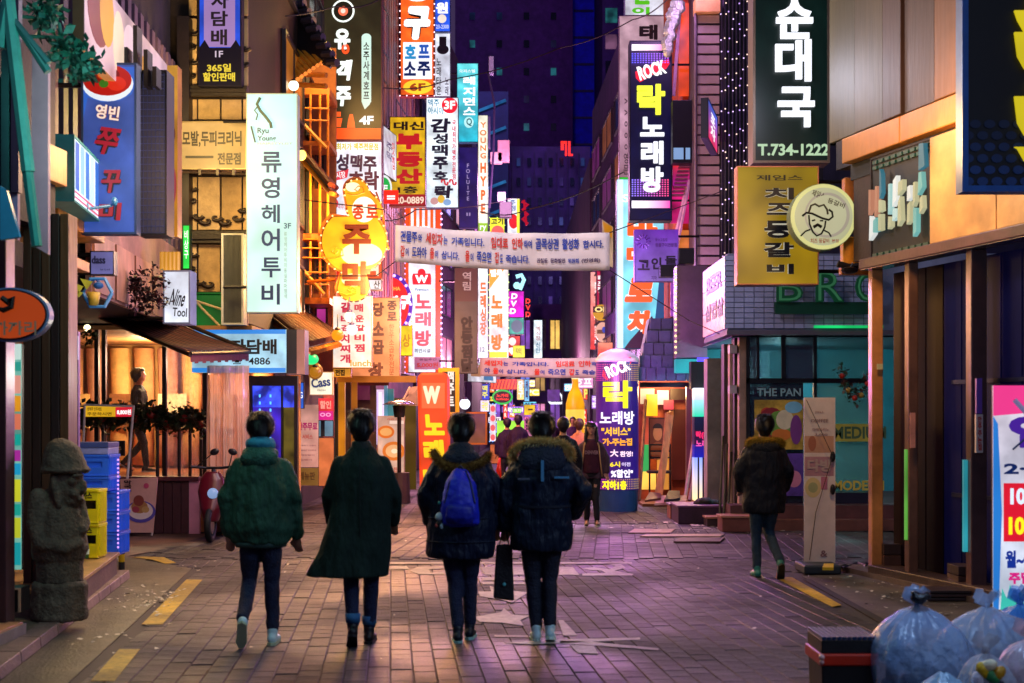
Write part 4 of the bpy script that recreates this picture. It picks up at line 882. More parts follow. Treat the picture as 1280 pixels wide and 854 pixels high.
for i in range(5):
    mb = MB(); mb.tube([q.p(.1+i*.2,0,0), q.p(.1+i*.2,1,0)], .03, 8); mb.build('rib', glow('#e8a030', .7, .3), r2)
sign('green exit light box hung on the stone building corner', (228,281,238,337), 20.4, '#20d048', 1.3, dp=.1, fr=.015, side='#0c3a18', txt=(T('비상구', (230,288,236,325), '#e8ffe8', e=1.2, mode='v'),))
r_, P_ = sign('round orange sign with swirl emblem on the near left shop', (-34,360,64,428), 10.4, '#c24a18', .28, dp=.12, fr=0, side='#7a8ab0')
# reshape to an oval
for ob in [o for o in bpy.data.objects if o.parent == r_]: bpy.data.objects.remove(ob)
mb = MB(); k = [P_.p(*q_, -.06) for q_ in disc(.5,.5,.5,.5,40)]; mb.slab(k, -Vector((P_.n.x,P_.n.y,0))*-.10); mb.build('rim', mat('#6f86b8', .4, .2, 4, .05), r_)
shape(P_, r_, disc(.5,.5,.475,.465,40), '#151018', 0, d=.05, th=.006, name='ring'); shape(P_, r_, disc(.5,.5,.455,.435,40), '#c4491a', .5, d=.058, th=.006, name='face')
mb = MB(); mb.tube([W(2,372,10.3), W(10,378,10.3), W(16,372,10.3), W(14,384,10.3), W(4,388,10.3), W(-6,384,10.3)], [.02,.028,.02,.02,.022,.01], 6); mb.build('emblem', mat('#1a0c0a', .5), r_)
write(P_, r_, '까까리', (.3,.12,.85,.38), '#b09078', 0, d=.07)
# narrow colourful poster
r_, P_ = sign('narrow strip poster in teal yellow and purple at the far left edge', (13,430,27,712), 11.4, '#7ac0b0', .75, dp=.05, fr=0, cat='poster', name='poster')
for i, (a, b, c) in enumerate(((.93,1,'#d0e8e0'),(.88,.92,'#30a090'),(.78,.86,'#f0a090'),(.70,.77,'#f0a020'),(.62,.69,'#f08060'),(.55,.6,'#18b0a0'),(.48,.53,'#b030a0'),(.42,.47,'#20a0d0'),(.30,.40,'#d8d830'),(.24,.29,'#20a898'),(.14,.23,'#c8d030'),(.02,.12,'#18a0a8'))):
    shape(P_, r_, rectp(.04,a,.96,b), c, .7, d=.009, name='printed_bar')
# stone building signs
sign('dark blue and lilac tobacco shop sign high on the stone building', (248,-40,302,108), 20.9, '#2a50d8', .8, dp=.2, fr=.02, side='#181428', shapes=(
    ('rect', (255,-38,294,59), '#a886c8', .7), ('rect', (249,60,301,107), '#1c1430', .2), ('poly', [(249,60),(256,50),(262,60)], '#1c1430', .2), ('poly', [(288,60),(295,50),(301,60)], '#1c1430', .2)), txt=(
    T('전', (264,-36,286,-14), '#181024', bold=.03), T('자', (264,-10,286,11), '#181024', bold=.03), T('담', (264,14,285,33), '#181024', bold=.03), T('배', (264,37,284,57), '#181024', bold=.03),
    T('1F', (269,64,279,72), '#d8c8e0', e=.7), T('365일', (259,80,289,90), '#e8d040', e=.8, bold=.03), T('할인판매', (254,91,294,102), '#e8d040', e=.8, bold=.03)))
sign('weathered cream scalp clinic sign with black brush letters', (222,152,308,212), 20.7, '#988868', 0, dp=.12, fr=.015, side='#8a7a58', txt=(
    T('모발,두피크리닉', (228,164,302,184), '#16100c', bold=.03), T('전문점', (272,191,301,206), '#16100c', bold=.03), T('─', (232,195,267,198), '#16100c', bold=.01)))
r2 = thing('sign_rail', 'thin steel rail under the cream scalp clinic sign', 'rail', W(265,220,20.7)); mb = MB(); mb.tube([W(222,215,20.6), W(309,218,20.6)], .015, 6)
for x in (250,272,292): mb.box(W(x,0,20.6).x-.02, W(x,0,20.6).x+.02, 20.58, 20.64, W(x,219,20.6).z, W(x,211,20.6).z)
mb.build('rail', mat('#3a2c20', .5), r2)
r_, P_ = sign('tall pale green white hair salon sign with thin navy letters', (308,117,372,391), 20.3, '#c8efe6', 1.02, dp=.22, fr=.012, side='#a8b8a8', c2='#bdf0e8', var=.16, br=('L',.35), txt=(
    T('Ryu', (322,160,336,169), '#3a4a50'), T('Young', (322,170,345,178), '#3a4a50'), T('HAIRSTYLIST', (322,178.5,366,181), '#a0b8b4'),
    T('류', (327,190,352,216), '#1f3a6a'), T('영', (327,222,350,248), '#1f3a6a'), T('헤', (327,256,350,279), '#1f3a6a'), T('어', (327,286,350,314), '#1f3a6a'), T('투', (327,322,351,347), '#1f3a6a'), T('비', (327,355,350,381), '#1f3a6a'),
    T('3F', (355,279,364,286), '#3a5a78'), T('류영헤어투비미용실파마염색', (355,290,359,374), '#9ac8c8', mode='v')))
for pts, wd in (((325,122),(321,130),(325,138),(332,146),(338,154),(339,160)), .022), (((322,133),(318,138),(322,143),(320,150)), .010), (((314,158),(316,166),(319,178)), .012):
    mb = MB(); mb.tube([W(a, b, 20.25) for a, b in pts], wd, 5); mb.build('emblem', mat('#4a5a4c', .5, .1, 4, 0), r_)
sign('light blue tobacco box sign with number 4886 above blue doorway', (240,412,358,466), 20.95, '#a8d8f0', .85, dp=.35, fr=0, side='#101430', shapes=(('rect', (240,412,357,417.5), '#2f88e0', .9), ('rect', (240,460,357,465.5), '#2f88e0', .9)), txt=(
    T('전자담배', (268,424,346,443), '#12121c', bold=.04), T('4886', (311,447,338,456), '#12121c', bold=.02), T('☎', (290,447,303,456), '#12121c')))
r_, P_ = sign('navy and pink end box of the light blue tobacco sign', (358.5,412,381,468), 21.0, '#d88a78', .5, dp=.4, fr=0, side='#141430', shapes=(('rect', (358.5,412,371,467.5), '#0e1438', .1),), cat='sign box', name='sign_box')
# black bottle sign 4F
r_, P_ = sign('tall black pub sign with white brush letters and red base', (403,-20,478,176), 30, '#3a3420', .5, dp=.3, fr=.03, side='#5a3848', br=('L',.3), shapes=(('rect', (406,160.5,476,175), '#ff4a14', 1.2), ('rect', (452,46,464,128), '#c8e8dc', .95), ('disc', (452,42,464,52), '#c8e8dc', .95), ('poly', [(452,126),(464,126),(462,131),(456,137),(453,130)], '#c8e8dc', .95)), txt=(
    T('유', (418,36,438,62), '#f4fff8', e=1.1, bold=.06), T('객', (420,75,439,101), '#f4fff8', e=1.1, bold=.06, shear=.15), T('주', (418,108,439,133), '#f4fff8', e=1.1, bold=.06, shear=.1), T('o', (427,55,437,68), '#ff5020', e=1.1, bold=.06),
    T('소주사계호프', (454,52,462,126), '#1c2420', mode='v', d=.02, bold=.02), T('4F', (449,145,467,156), '#ffffff', e=1.1, bold=.05)))
for rr_, cc, ee in ((.19,'#f4fff8',1.1),(.16,'#2e2a1c',.4),(.08,'#ff7050',1.1),(.04,'#ffd0c0',1.1)):
    a = W(429,14,30); u = (429-403)/75; v = (176-14)/196; shape(P_, r_, disc(u, v, rr_, rr_*P_.w/P_.h, 24), cc, ee, d=.011+(.2-rr_)*.05, th=.003)
for pts in ([(437,143),(441,143),(443,152),(444,160),(434,160),(435,152)], [(415,148),(428,148),(426,159),(418,159)], [(421,140),(426,140),(426,146),(421,146)]):
    shape(P_, r_, [((a-403)/75, (176-b)/196) for a, b in pts], '#ff5a20', 1.1, d=.012)
sign('white lit beer hall sign with purple brush letters and red 3F disc', (400,176.5,478,275), 29.6, '#f0f0ff', 1.05, dp=.3, fr=.02, side='#5a1c4a', shapes=(('disc', (404,246,423,263), '#e02030', 1), ('poly', [(403,224),(410,218),(436,211),(434,222),(406,230)], '#e03048', 1)), txt=(
    T('국내 최저가 맥주전문점', (406,179,473,188), '#d8c818', e=.9, bold=.04), T('감성맥주', (403,193,471,214), '#4a2c58', bold=.05, ang=-3), T('호락', (436,214,474,238), '#5a2c50', bold=.05), T('3F', (406,250,420,259), WH, e=1, bold=.04, d=.02), T('파주시장', (408,216,432,224), WH, e=1, d=.02, ang=10), T('맥주 2천', (422,255,437,262), '#e08090', e=.8)))
sign('red lower panel under the white beer hall sign', (400,275.5,478,349), 29.55, '#e01c14', .9, dp=.25, fr=.02, side='#5a1c2a', cat='signboard', name='red_signboard', txt=(T('호락호락', (402,320,476,345), '#f0e0d0', e=.8, bold=.04),))
sign('white strip sign with black letters half hidden by gourd sign', (409,349.5,477,362.5), 29.5, '#dcdce8', .9, dp=.25, fr=.01, side='#3a1c3a', txt=(T('감성', (411,351,424,361), '#2a2a30'), T('산', (467,351,475,361), '#2a2a30')))
# gourd sign
gr_ = thing('gourd_sign', 'glowing yellow gourd shaped tavern sign ringed with bulbs', 'sign', W(443,378,25.6))
def gourd_outline(sc=1.0):
    pts = []
    def arc(cx, cy, r, a0, a1, n):
        for i in range(n+1):
            a = R(a0 + (a1-a0)*i/n); pts.append((cx + r*sc*math.cos(a), cy - r*sc*math.sin(a)))
    arc(442.5,302,41.5,-68,42,16); arc(457,263,21,-30,62,8); arc(446,240,15.5,10,196,14); arc(451,262,17,176,214,4); arc(442.5,302,41.5,130,248,18); arc(442,356,21.5,-166,-14,14)
    return pts
go = gourd_outline()
mb = MB(); mb.slab([W(a,b,25.9) for a, b in gourd_outline(1.03)], (0,-.25,0)); mb.build('cabinet', mat('#b8641c', .5, .2, 4, .1), gr_)
mb = MB(); mb.slab([W(a,b,25.65) for a, b in gourd_outline(.96)], (0,-.03,0)); mb.build('face', glow('#ffb81e', 1.02, .18, c2='#ffa010', scale=2.4), gr_)
for cx, cy, rx, ry, c, e in ((455,262,15,16,'#fff6d8',1.3),(452,318,26,15,'#fff0b8',1.25),(441,234,9,6,'#fff2c0',1.2),(442,350,15,8,'#ffeeb0',1.2)):
    mb = MB(); mb.slab([W(cx+rx*math.cos(R(a)), cy+ry*math.sin(R(a)), 25.618) for a in range(0,360,15)], (0,-.006,0)); mb.build('bright_patch', glow(c, e, .05), gr_)
Pg = px(400,223,486,379,25.6)
def U2(a,b,c,d): return ((a-400)/86, (379-d)/156, (c-400)/86, (379-b)/156)
for s_, r, c, b_, e in (('종', (441,256,455,275), '#c8401c', .05, .7), ('로', (458,256,473,273), '#c8401c', .05, .7), ('주', (428,281,464,318), '#9a3408', .07, .22), ('막', (428,327,463,368), '#9a3408', .07, .22)):
    write(Pg, gr_, s_, U2(*r), c, e, bold=b_, d=.03, th=.02)
for cx, cy, s_ in ((446,238,.9),(418,316,1.1),(437,363,.8)):
    mb = MB(); mb.tube([W(cx-14*s_,cy+4*s_,25.56), W(cx-6*s_,cy+7*s_,25.56), W(cx+2*s_,cy+6*s_,25.56), W(cx+10*s_,cy+3*s_,25.56), W(cx+9*s_,cy-4*s_,25.56), W(cx+2*s_,cy-6*s_,25.56), W(cx-3*s_,cy-1*s_,25.56), W(cx+2*s_,cy+2*s_,25.56), W(cx+4*s_,cy-2*s_,25.56)], .014, 5)
    mb.build('cloud_emblem', mat('#b8741c', .5, 0, 4, 0), gr_)
per = [W(a, b, 25.62) for a, b in gourd_outline(1.01)]
for i, p in enumerate(per[::2]):
    mb = MB(); mb.ell(p, .018, 6, 4); mb.build('light_bulb', glow('#ffd890', 1.6, 0), gr_)
mb = MB(); mb.tube([W(470,240,25.75), W(478,262,25.75), W(482,300,25.75), W(486,312,25.75)], .02, 6); mb.tube([W(405,300,25.9), W(380,300,26.6)], .03, 6); mb.tube([W(420,350,25.9), W(385,352,26.6)], .03, 6); mb.build('bracket', mat('#e8781c', .4, .1, 4, 0), gr_)

# stacked signs in the middle left
sign('orange pub sign with bulb border reading hof soju 6F', (500,-30,543,120), 42, '#ff6420', 1.05, dp=.35, fr=.03, side='#a03020', bulbs=(.2,'#ffe8ff'), br=('L',.5), shapes=(('rect', (504,53,540,99), '#f4f4ff', 1.1), ('disc', (504,100,540,118), '#f8c830', 1.1)), txt=(
    T('구', (505,8,538,50), WH, e=1.15, bold=.09, shear=.12, ol=('#3a1008',0)), T('당', (505,-28,540,2), WH, e=1.1, bold=.06), T('호', (506,56,520,74), '#2a9ad8', e=.8, bold=.06), T('프', (523,56,537,73), '#2a60c8', e=.7, bold=.06), T('소', (505,77,520,95), '#1c3a90', e=.3, bold=.05), T('주', (522,77,538,95), '#1c3a90', e=.3, bold=.05), T('6F', (512,104,532,114), '#c8501c', e=.6, bold=.05)))
sign('blue sign with white syllable and tiny phone digits', (543.5,-20,563,40), 43, '#2a5ae8', 1, dp=.3, fr=.02, side='#1a2a6a', shapes=(('disc', (547,18,558,29), '#f0e0d0', 1),), txt=(T('권', (546,-16,560,-1), WH, e=1.1, bold=.05), T('원', (545,3,560,17), WH, e=1.1, bold=.06), T('23-2300', (545,31,561,36), '#d0d8ff', e=.9)))
sign('slim white sign with black hat emblem above the beer sign', (543.5,41,563,121), 43.2, '#e0e4f4', .95, dp=.3, fr=.015, side='#5a4a6a', shapes=(('disc', (546,56,561,68), '#1a1428', 0), ('rect', (549,46,558,62), '#1a1428', 0, .012)), txt=(T('노래타운', (545,72,552,120), '#241c30', mode='v', d=.02), T('노래', (556,96,561,120), '#5a4a7a', mode='v', d=.02)))
sign('cyan residence sign with white outlined letters', (571,79,598,178), 46, '#28b8d0', .95, dp=.3, fr=.02, side='#187080', br=('L',.5), c2='#6ae0e8', shapes=(('disc', (580,146,592,160), '#b8f0f0', 1),), txt=(
    T('오피스텔', (574,87,594,91), WH, e=.9), T('레', (579,96,594,106), WH, e=1.1, bold=.05), T('지', (579,109,594,120), WH, e=1.1, bold=.05), T('던', (579,122,594,132), WH, e=1.1, bold=.05), T('스', (579,134,594,144), WH, e=1.1, bold=.05), T('Q', (583,148,590,158), '#1a7a8a', e=.4, d=.02)))
sign('yellow estate agent sign with big red letters and phone digits', (487,146,532,258), 39.5, '#d8a818', .95, dp=.35, fr=.02, side='#6a3a1c', br=('L',.5), shapes=(('rect', (487,243,532,257), '#b01c28', .7),), txt=(
    T('대신', (492,152,530,163), '#241408', bold=.05), T('부', (494,167,528,187), '#d01c24', e=.7, bold=.08), T('동', (494,190,528,209), '#d01c24', e=.7, bold=.08), T('산', (494,211,528,230), '#d01c24', e=.7, bold=.08), T('1층', (497,233,522,242), '#1c1408', bold=.04), T('720-0889', (489,246,530,255), '#f4d8c0', e=.9, bold=.03, d=.02)))
sign('white slim beer hall sign with navy brush letters and red 3F disc', (532.6,122,573,260), 39.3, '#dff0fa', 1.05, dp=.3, fr=.015, side='#4a5a7a', c2='#f0f8ff', shapes=(('disc', (552,122,572,142), '#e01c30', 1.05), ('disc', (538,247,548,256), '#d8a0a0', .8), ('disc', (547,244,556,254), '#f0c040', .8), ('disc', (554,249,564,257), '#8ab0e0', .8)), txt=(
    T('맥주', (535,124,549,133), '#2a90b8', e=.6), T('아시아', (535,134,555,143), '#2aa0c0', e=.6), T('3F', (555,126,569,137), WH, e=1.1, bold=.05, d=.025), T('감', (538,148,563,166), '#16204a', bold=.06, shear=.1), T('성', (541,167,560,180), '#16204a', bold=.05), T('맥', (540,181,560,195), '#16204a', bold=.05), T('주', (541,196,560,212), '#16204a', bold=.06), T('호', (541,214,560,225), '#16204a', bold=.06), T('락', (543,232,566,248), '#16204a', bold=.06, shear=.1),
    T('국내최저가맥주전문점', (565,150,570,225), '#e02850', e=.8, mode='v', bold=.03), T('∿∿', (551,224,571,232), '#e02838', e=.8, bold=.06)))
sign('dark purple upright sign with faint pale capitals', (573.6,184,597,285), 41, '#2c1c78', .5, dp=.3, fr=.015, side='#1a1248', txt=(T('ETIULOF'[::-1], (582,204,588,252), '#b0a0d8', e=.7, mode='v'), T('II', (583,266,588,270), '#b0a0d8', e=.6)))
sign('slim white and green sign with orange capitals', (597.5,144,610,334), 46, '#f0f0d8', 1.1, dp=.3, fr=.015, side='#5a7a5a', shapes=(('rect', (598,279,610,334), '#90c828', 1),), txt=(T('YOUNG', (599,152,609,200), '#e07a30', e=.9, mode='v', bold=.03), T('HYPE', (599,202,609,270), '#e06a20', e=.9, mode='v', bold=.05), T('ry', (600,282,608,290), WH, e=1)))
r_, P_ = sign('tilted white sign board with faint script beside the estate sign', (478,156,495,216), 38, '#e0e4f4', .85, dp=.1, fr=.01, Yr=39.5, txt=(T('주막', (482,172,490,196), '#6a7ab0', mode='v'), T('맛집', (489,168,493,204), '#e05060', e=.7, mode='v')))
# green round sign with red tab
r2 = thing('round_sign', 'white ringed round green sign with red tab under tilted board', 'sign', W(483,250,38)); q = px(470,219,490,251,38)
for rr_, c, e, d in ((.5,'#e8f0f0',.9,0), (.4,'#18b048',.9,.02)): shape(q, r2, disc(.5,.5,rr_,rr_,24), c, e, d=d, th=.03, name='face')
write(q, r2, 'IE', (.25,.35,.75,.6), WH, 1, d=.06, bold=.05); q = px(478,238,498,255,37.8); shape(q, r2, rectp(0,0,1,1), '#f02818', 1.0, d=.0, th=.05, name='red_tab'); write(q, r2, '=', (.3,.3,.8,.6), WH, 1, d=.06, bold=.05)
# striped karaoke tower
r_, P_ = sign('tall orange striped karaoke tower sign with red W crown badge', (510,254,545,466), 43.5, '#eef0fa', 1.05, dp=.4, fr=.02, side='#a83a1c', shapes=tuple(('rect', (510+i*7,258,513.6+i*7,287), '#ff5a14', 1.1) for i in range(5)) + (('rect', (510,254,545,258), '#5a1c3a', .3), ('rect', (516,365,540,446), '#d4ecf4', 1.05), ('poly', [(516,342),(538,342),(539,346),(539,356),(516,356),(515,346)], '#e01428', 1.05), ('disc', (522,336,532,346), '#e01428', 1.0)), txt=(
    T('CORNER', (511,283,538,287), WH, e=1.2, bold=.05), T('W', (519,344,535,354), WH, e=1.2, bold=.07, d=.025), T('Premium', (519,360,536,364), '#3a90b8', e=.6), T('노', (519,368,539,386), '#f05060', e=.95, bold=.05, d=.02), T('래', (519,390,539,408), '#f06070', e=.95, bold=.05, d=.02), T('방', (519,413,539,433), '#f04a5c', e=.95, bold=.05, d=.02), T('휘안시설', (518,436,538,441), '#1c5a8a', e=.3, d=.02)))
for u in (0, 1):
    mb = MB(); P_.box(mb, (-.09 if u == 0 else 1.0), (0 if u == 0 else 1.38-.2), 0, 1, -.1, .06); mb.build('side_post', glow('#f04a1c', .95, .15), r_)
mb = MB()
for k in range(32):
    for u in (-.12, 1.2): mb.ell(P_.p(u, k/31, .1), .035, 6, 4)
mb.build('light_bulb', glow('#e8b8ff', 2.0, 0), r_)
mb = MB()
for k in range(20):
    for u in (.13, .89): mb.ell(P_.p(u, .09+k*.021, .04), .025, 5, 3)
mb.build('light_bulb', glow('#f0e060', 1.6, 0), r_)
sign('grey price banner 5,000 won under the karaoke tower sign', (518,446.5,551,462), 42.8, '#8a7480', 0, dp=.05, fr=0, cat='banner', name='price_banner', txt=(T('평일주간', (524,448,546,451), '#402c3c'), T('5,000원', (521,453,548,460), '#c81c30', e=.5, bold=.05)))
# billiards round sign
r2 = thing('billiards_sign', 'round red billiards sign with purple bulb rim', 'sign', W(494,420,41)); q = px(462,342,516,420,41)
shape(q, r2, disc(.5,.5,.5,.5,36), '#4a1ca8', .9, d=0, th=.12, name='rim'); shape(q, r2, disc(.5,.5,.42,.43,36), '#e01c20', 1.0, d=.12, th=.02, name='face')
for i in range(18):
    a = R(i*20); mb = MB(); mb.ell(q.p(.5+.46*math.cos(a), .5+.465*math.sin(a), .15), .045, 6, 4); mb.build('light_bulb', glow('#c8a8ff', 2.0, 0), r2)
write(q, r2, 'MOCHA', (.3,.72,.72,.78), '#e8b84a', .9, d=.15, bold=.04); write(q, r2, 'Mr', (.18,.4,.42,.56), WH, 1.2, d=.15, bold=.05); write(q, r2, '다', (.42,.42,.68,.64), WH, 1.2, d=.15, bold=.09, shear=.2); write(q, r2, '구', (.68,.42,.96,.64), WH, 1.2, d=.15, bold=.09, shear=.2)
# lower stacked food signs
sign('cream hanging sign listing galbi stew dishes in red letters', (416,370,465,460), 27.2, '#f4e8dc', .95, dp=.2, fr=.01, side='#c8902c', c2='#fff4e8', txt=(
    T('매', (443,380,454,390), '#d01c50', e=.7, bold=.05), T('운', (444,394,455,403), '#d01c50', e=.7, bold=.05), T('갈', (444,406,456,414), '#d01c50', e=.7, bold=.05), T('비', (443,418,456,427), '#d01c50', e=.7, bold=.05), T('찜', (443,430,456,440), '#d01c50', e=.7, bold=.05),
    T('갈', (426,378,438,391), '#d01c50', e=.7, bold=.05), T('비', (426,394,437,404), '#d01c50', e=.7, bold=.05), T('김', (426,406,437,414), '#d01c50', e=.7, bold=.05), T('치', (426,418,437,429), '#d01c50', e=.7, bold=.05), T('찌', (425,431,438,441), '#d01c50', e=.7, bold=.05), T('개', (425,443,438,454), '#d01c50', e=.7, bold=.05), T('lunch', (438,450,464,458), '#e8a830', e=.8)))
sign('small yellow sign with black brush letters under galbi sign', (416,460.5,439,472), 27.4, '#e89a30', .7, dp=.2, fr=.01, side='#a8601c', txt=(T('전집', (419,458+4,431,470), '#2a140c', bold=.05),))
sign('tan upright tripe restaurant sign with dark brown letters', (440,372,500,477), 33, '#d88a58', .9, dp=.3, fr=.015, side='#7a3c28', c2='#e89a5c', br=('L',.5), txt=(
    T('당', (466,378,480,396), '#2a1414', bold=.06), T('소', (466,402,480,420), '#2a1414', bold=.06), T('곱', (466,425,480,443), '#2a1414', bold=.06), T('창', (460,453,479,473), '#4a2a1c', bold=.06), T('종', (484,376,496,388), '#1c1420', bold=.05), T('로', (484,390,496,401), '#1c1420', bold=.06), T('한우소곱창전문', (486,405,493,470), '#c8602c', e=.5, mode='v')))
sign('yellow box sign with faint orange letters beside tripe sign', (500.5,407,516,445), 38.5, '#f8d818', 1.0, dp=.3, fr=.015, side='#8a6a1c', txt=(T('상', (503,418,513,434), '#e0901c', e=.8, bold=.03),))
sign('tall narrow chicken stew sign, mottled brown below maroon', (568,335,597,467), 36.5, '#5a4450', .35, dp=.3, fr=.01, side='#2a1c28', shapes=(('rect', (569,335,597,377), '#5a1030', .5),), txt=(
    T('역림', (577,340,590,364), '#c8a0a8', e=.6, mode='v', d=.02), T('안동찜닭', (576,396,591,466), '#1a141c', mode='v', bold=.07)), br=('L',.4))
sign('pale slim sign with orange syllables right of chicken stew sign', (597.4,335,610,448), 45.5, '#e8f0f4', 1.05, dp=.3, fr=.01, side='#7a8a8a', txt=(T('드레싱장', (600,352,608,420), '#f0701c', e=.9, mode='v', bold=.05), T('12', (600,434,606,440), '#4a9ab0', e=.6)))
sign('white and orange karaoke sign with yellow bulb edge', (611,334,636,448), 55, '#fff4e4', 1.15, dp=.4, fr=.02, side='#2a6a50', bulbs=(.28,'#c8ff70'), shapes=(('poly', [(611.5,334.5),(632,334.5),(612,361)], '#ff9a1c', 1.1), ('rect', (611.5,440,634,447), '#f8e020', 1.1)), txt=(
    T('벨록', (613,337,628,346), WH, e=1.2, bold=.05, d=.02), T('노', (614,369,628,386), '#e87c18', e=1, bold=.06), T('래', (614,392,628,410), '#e87c18', e=1, bold=.06), T('방', (614,418,628,438), '#e87c18', e=1, bold=.06)))
sign('small yellow sign with red disc above the karaoke sign', (612,272,631,330), 55.2, '#f0e81c', 1.1, dp=.4, fr=.02, side='#3a7a2a', bulbs=(.3,'#b0e060'), shapes=(('disc', (614,282,630,298), '#f06050', 1), ('rect', (613,300,630,329), '#e8701c', .9)), txt=(T('고기', (614,273,629,281), '#3a6a1c', bold=.05),))
sign('slim white sign with red disc and yellow bulb line', (634,248,650,330), 60, '#f0f0fa', 1.05, dp=.4, fr=.02, side='#7a1c2a', shapes=(('disc', (636,268,648,286), '#e01c24', 1), ('rect', (646,249,650,329), '#e8e040', 1.2)), txt=(T('주점', (637,250,645,264), '#2a60c0', e=.6, mode='v'),))
r2 = thing('neon_script', 'dim red neon script beside the slim white sign', 'neon sign', W(656,280,61)); mb = MB(); mb.tube([W(652,252,61),W(660,256,61),W(653,262,61),W(660,268,61),W(653,274,61),W(660,280,61)], .06, 5); mb.tube([W(655,250,61),W(658,282,61)], .05, 5); mb.build('neon_tube', glow('#b0142c', 1), r2)
sign('magenta video room sign with white slanted capitals', (635,364,655,397), 66, '#e818d0', 1.15, dp=.4, fr=.02, side='#6a0c6a', txt=(T('DVD', (637,366,647,394), WH, e=1.2, mode='v', bold=.06, shear=.1),))
r2 = thing('neon_letters', 'red neon letters DVD stacked sideways beside the magenta sign', 'neon sign', W(660,398,67)); q = px(655,372,665,398,67); write(q, r2, 'DVD', (.1,.02,.9,.98), '#ff3c28', 1.3, 'v', .05, th=.05)
r2 = thing('neon_note', 'white neon music note sign above the magenta sign', 'neon sign', W(648,362,65)); mb = MB(); mb.tube([W(645,346,65),W(652,344,65),W(655,350,65),W(652,357,65),W(650,362,65)], .1, 6); mb.ell(W(646,357,65), .16, 8, 6); mb.build('neon_tube', glow('#a8f0ff', 1.4), r2)
sign('teal lit sign with grey round emblem below the magenta sign', (636,397,655,418), 66.5, '#5ab8a8', .9, dp=.4, fr=.02, side='#2a6a5a', shapes=(('disc', (639,400,653,416), '#8a90a8', .7),))
sign('red and white star patterned sign low in the far left cluster', (632,420,650,445), 64, '#f04830', 1.0, dp=.4, fr=.01, side='#8a2a1c', shapes=(('disc', (636,422,645,432), '#fff0e8', 1), ('poly', [(633,436),(645,433),(640,444)], WH, 1)))
sign('small bright yellow square sign left of the far banner', (641,432,656,447), 62, '#f4f018', 1.15, dp=.3, fr=.01, side='#8a8a1c', txt=(T('맥', (645,435,652,444), '#c8b010', e=.8),))
sign('slim white standing sign with teal print on the navy block', (667,400,678,448), 90, '#e8f8ff', 1.1, dp=.4, fr=.02, side='#2a7a8a', txt=(T('예식장', (669,408,676,426), '#d08080', e=.7, mode='v'), T('신한', (669,428,676,442), '#3a90b0', e=.7, mode='v')))
# right far cluster
sign('small yellow square sign above the comic cafe sign', (713,379,724,392), 82, '#f8e818', 1.15, dp=.3, fr=.02, side='#7a6a1c', txt=(T('만', (716,382,721,389), '#e8902c', e=.8),))
sign('white and blue comic cafe sign with stacked syllables', (714,394,723,412), 82, '#a8d8f8', 1.05, dp=.3, fr=.02, side='#2a4a8a', txt=(T('만화', (715,395,722,411), '#1c4a90', e=.3, mode='v', bold=.05),))
sign('black sign with pale yellow letters PC', (714,413,723,432), 82, '#141824', .3, dp=.3, fr=.02, side='#3a4a6a', txt=(T('PC', (715,414,722,430), '#f4f8a0', e=1.2, mode='v', bold=.06),))
sign('tiny multicolour sign beneath the PC room sign', (714,433,723,445), 82, '#38c8b0', 1, dp=.3, fr=.02, c2='#f0e040', side='#3a4a6a')
r2 = thing('round_sign', 'pink red round neon sign right of the comic cafe sign', 'sign', W(730,408,80)); q = px(725,396,736,409,80); shape(q, r2, disc(.5,.5,.5,.5,20), '#f02858', 1.1, d=0, th=.1, name='face'); shape(q, r2, disc(.5,.5,.28,.28,16), '#ff90b0', 1.2, d=.1, th=.03)
sign('small orange yellow sign beside the PC room sign', (727,412,734,433), 80, '#f0b01c', 1.05, dp=.3, fr=.02, side='#8a5a1c')
sign('slim red and white sign strip left of the golden beer sign', (738,340,746,437), 60, '#f0301c', 1.05, dp=.3, fr=.01, side='#7a1c1c', c2='#f8a8a0', txt=(T('조개구이무한리필', (743,352,745.6,435), '#f8f0f0', e=1, mode='v'),))
sign('crimson karaoke sign with yellow script and white letters', (745.8,338,763,383), 58, '#b81440', 1.0, dp=.3, fr=.02, side='#5a0c3a', txt=(T('pocha', (753,340,761,370), '#f8d820', e=1.1, mode='v', bold=.04), T('비즈팡', (747,344,752,366), WH, e=1.1, mode='v', bold=.04)))
r2 = thing('beer_sign', 'golden brown round beer sign with letters OB', 'sign', W(752,401,56)); q = px(741,381,762,401,56); shape(q, r2, disc(.5,.5,.5,.5,24), '#c8901c', .95, d=0, th=.12, name='face'); shape(q, r2, rectp(.0,.5,1,.88), '#2a1a08', 0, d=.12, th=.02, name='band'); write(q, r2, 'OB', (.1,.52,.9,.86), '#f8d880', 1.1, d=.16, bold=.06)
r2 = thing('photo_sign', 'round pinkish sign with portrait print below the beer sign', 'sign', W(753,428,56)); q = px(744,403,762,428,56); shape(q, r2, disc(.5,.5,.5,.5,24), '#e0a890', .9, d=0, th=.12, name='face'); shape(q, r2, rectp(.12,.42,.88,.62), '#8a5a30', .5, d=.12, th=.02, name='printed_bar'); shape(q, r2, disc(.6,.62,.15,.15,12), '#3a50c0', .7, d=.14, th=.01, name='printed_picture')
sign('red slanted patterned sign just above the karaoke pillar', (747,428,766,446), 52, '#f02c28', 1.05, dp=.2, fr=.01, c2='#ff9a80')
sign('folded cream sheet sign by the banner end at right', (752,274,766,328), 50, '#d8b090', .55, dp=.1, fr=.01, Yr=52, shapes=(('poly', [(753,276),(765,275),(765,290),(755,288)], '#d88a1c', .7),))
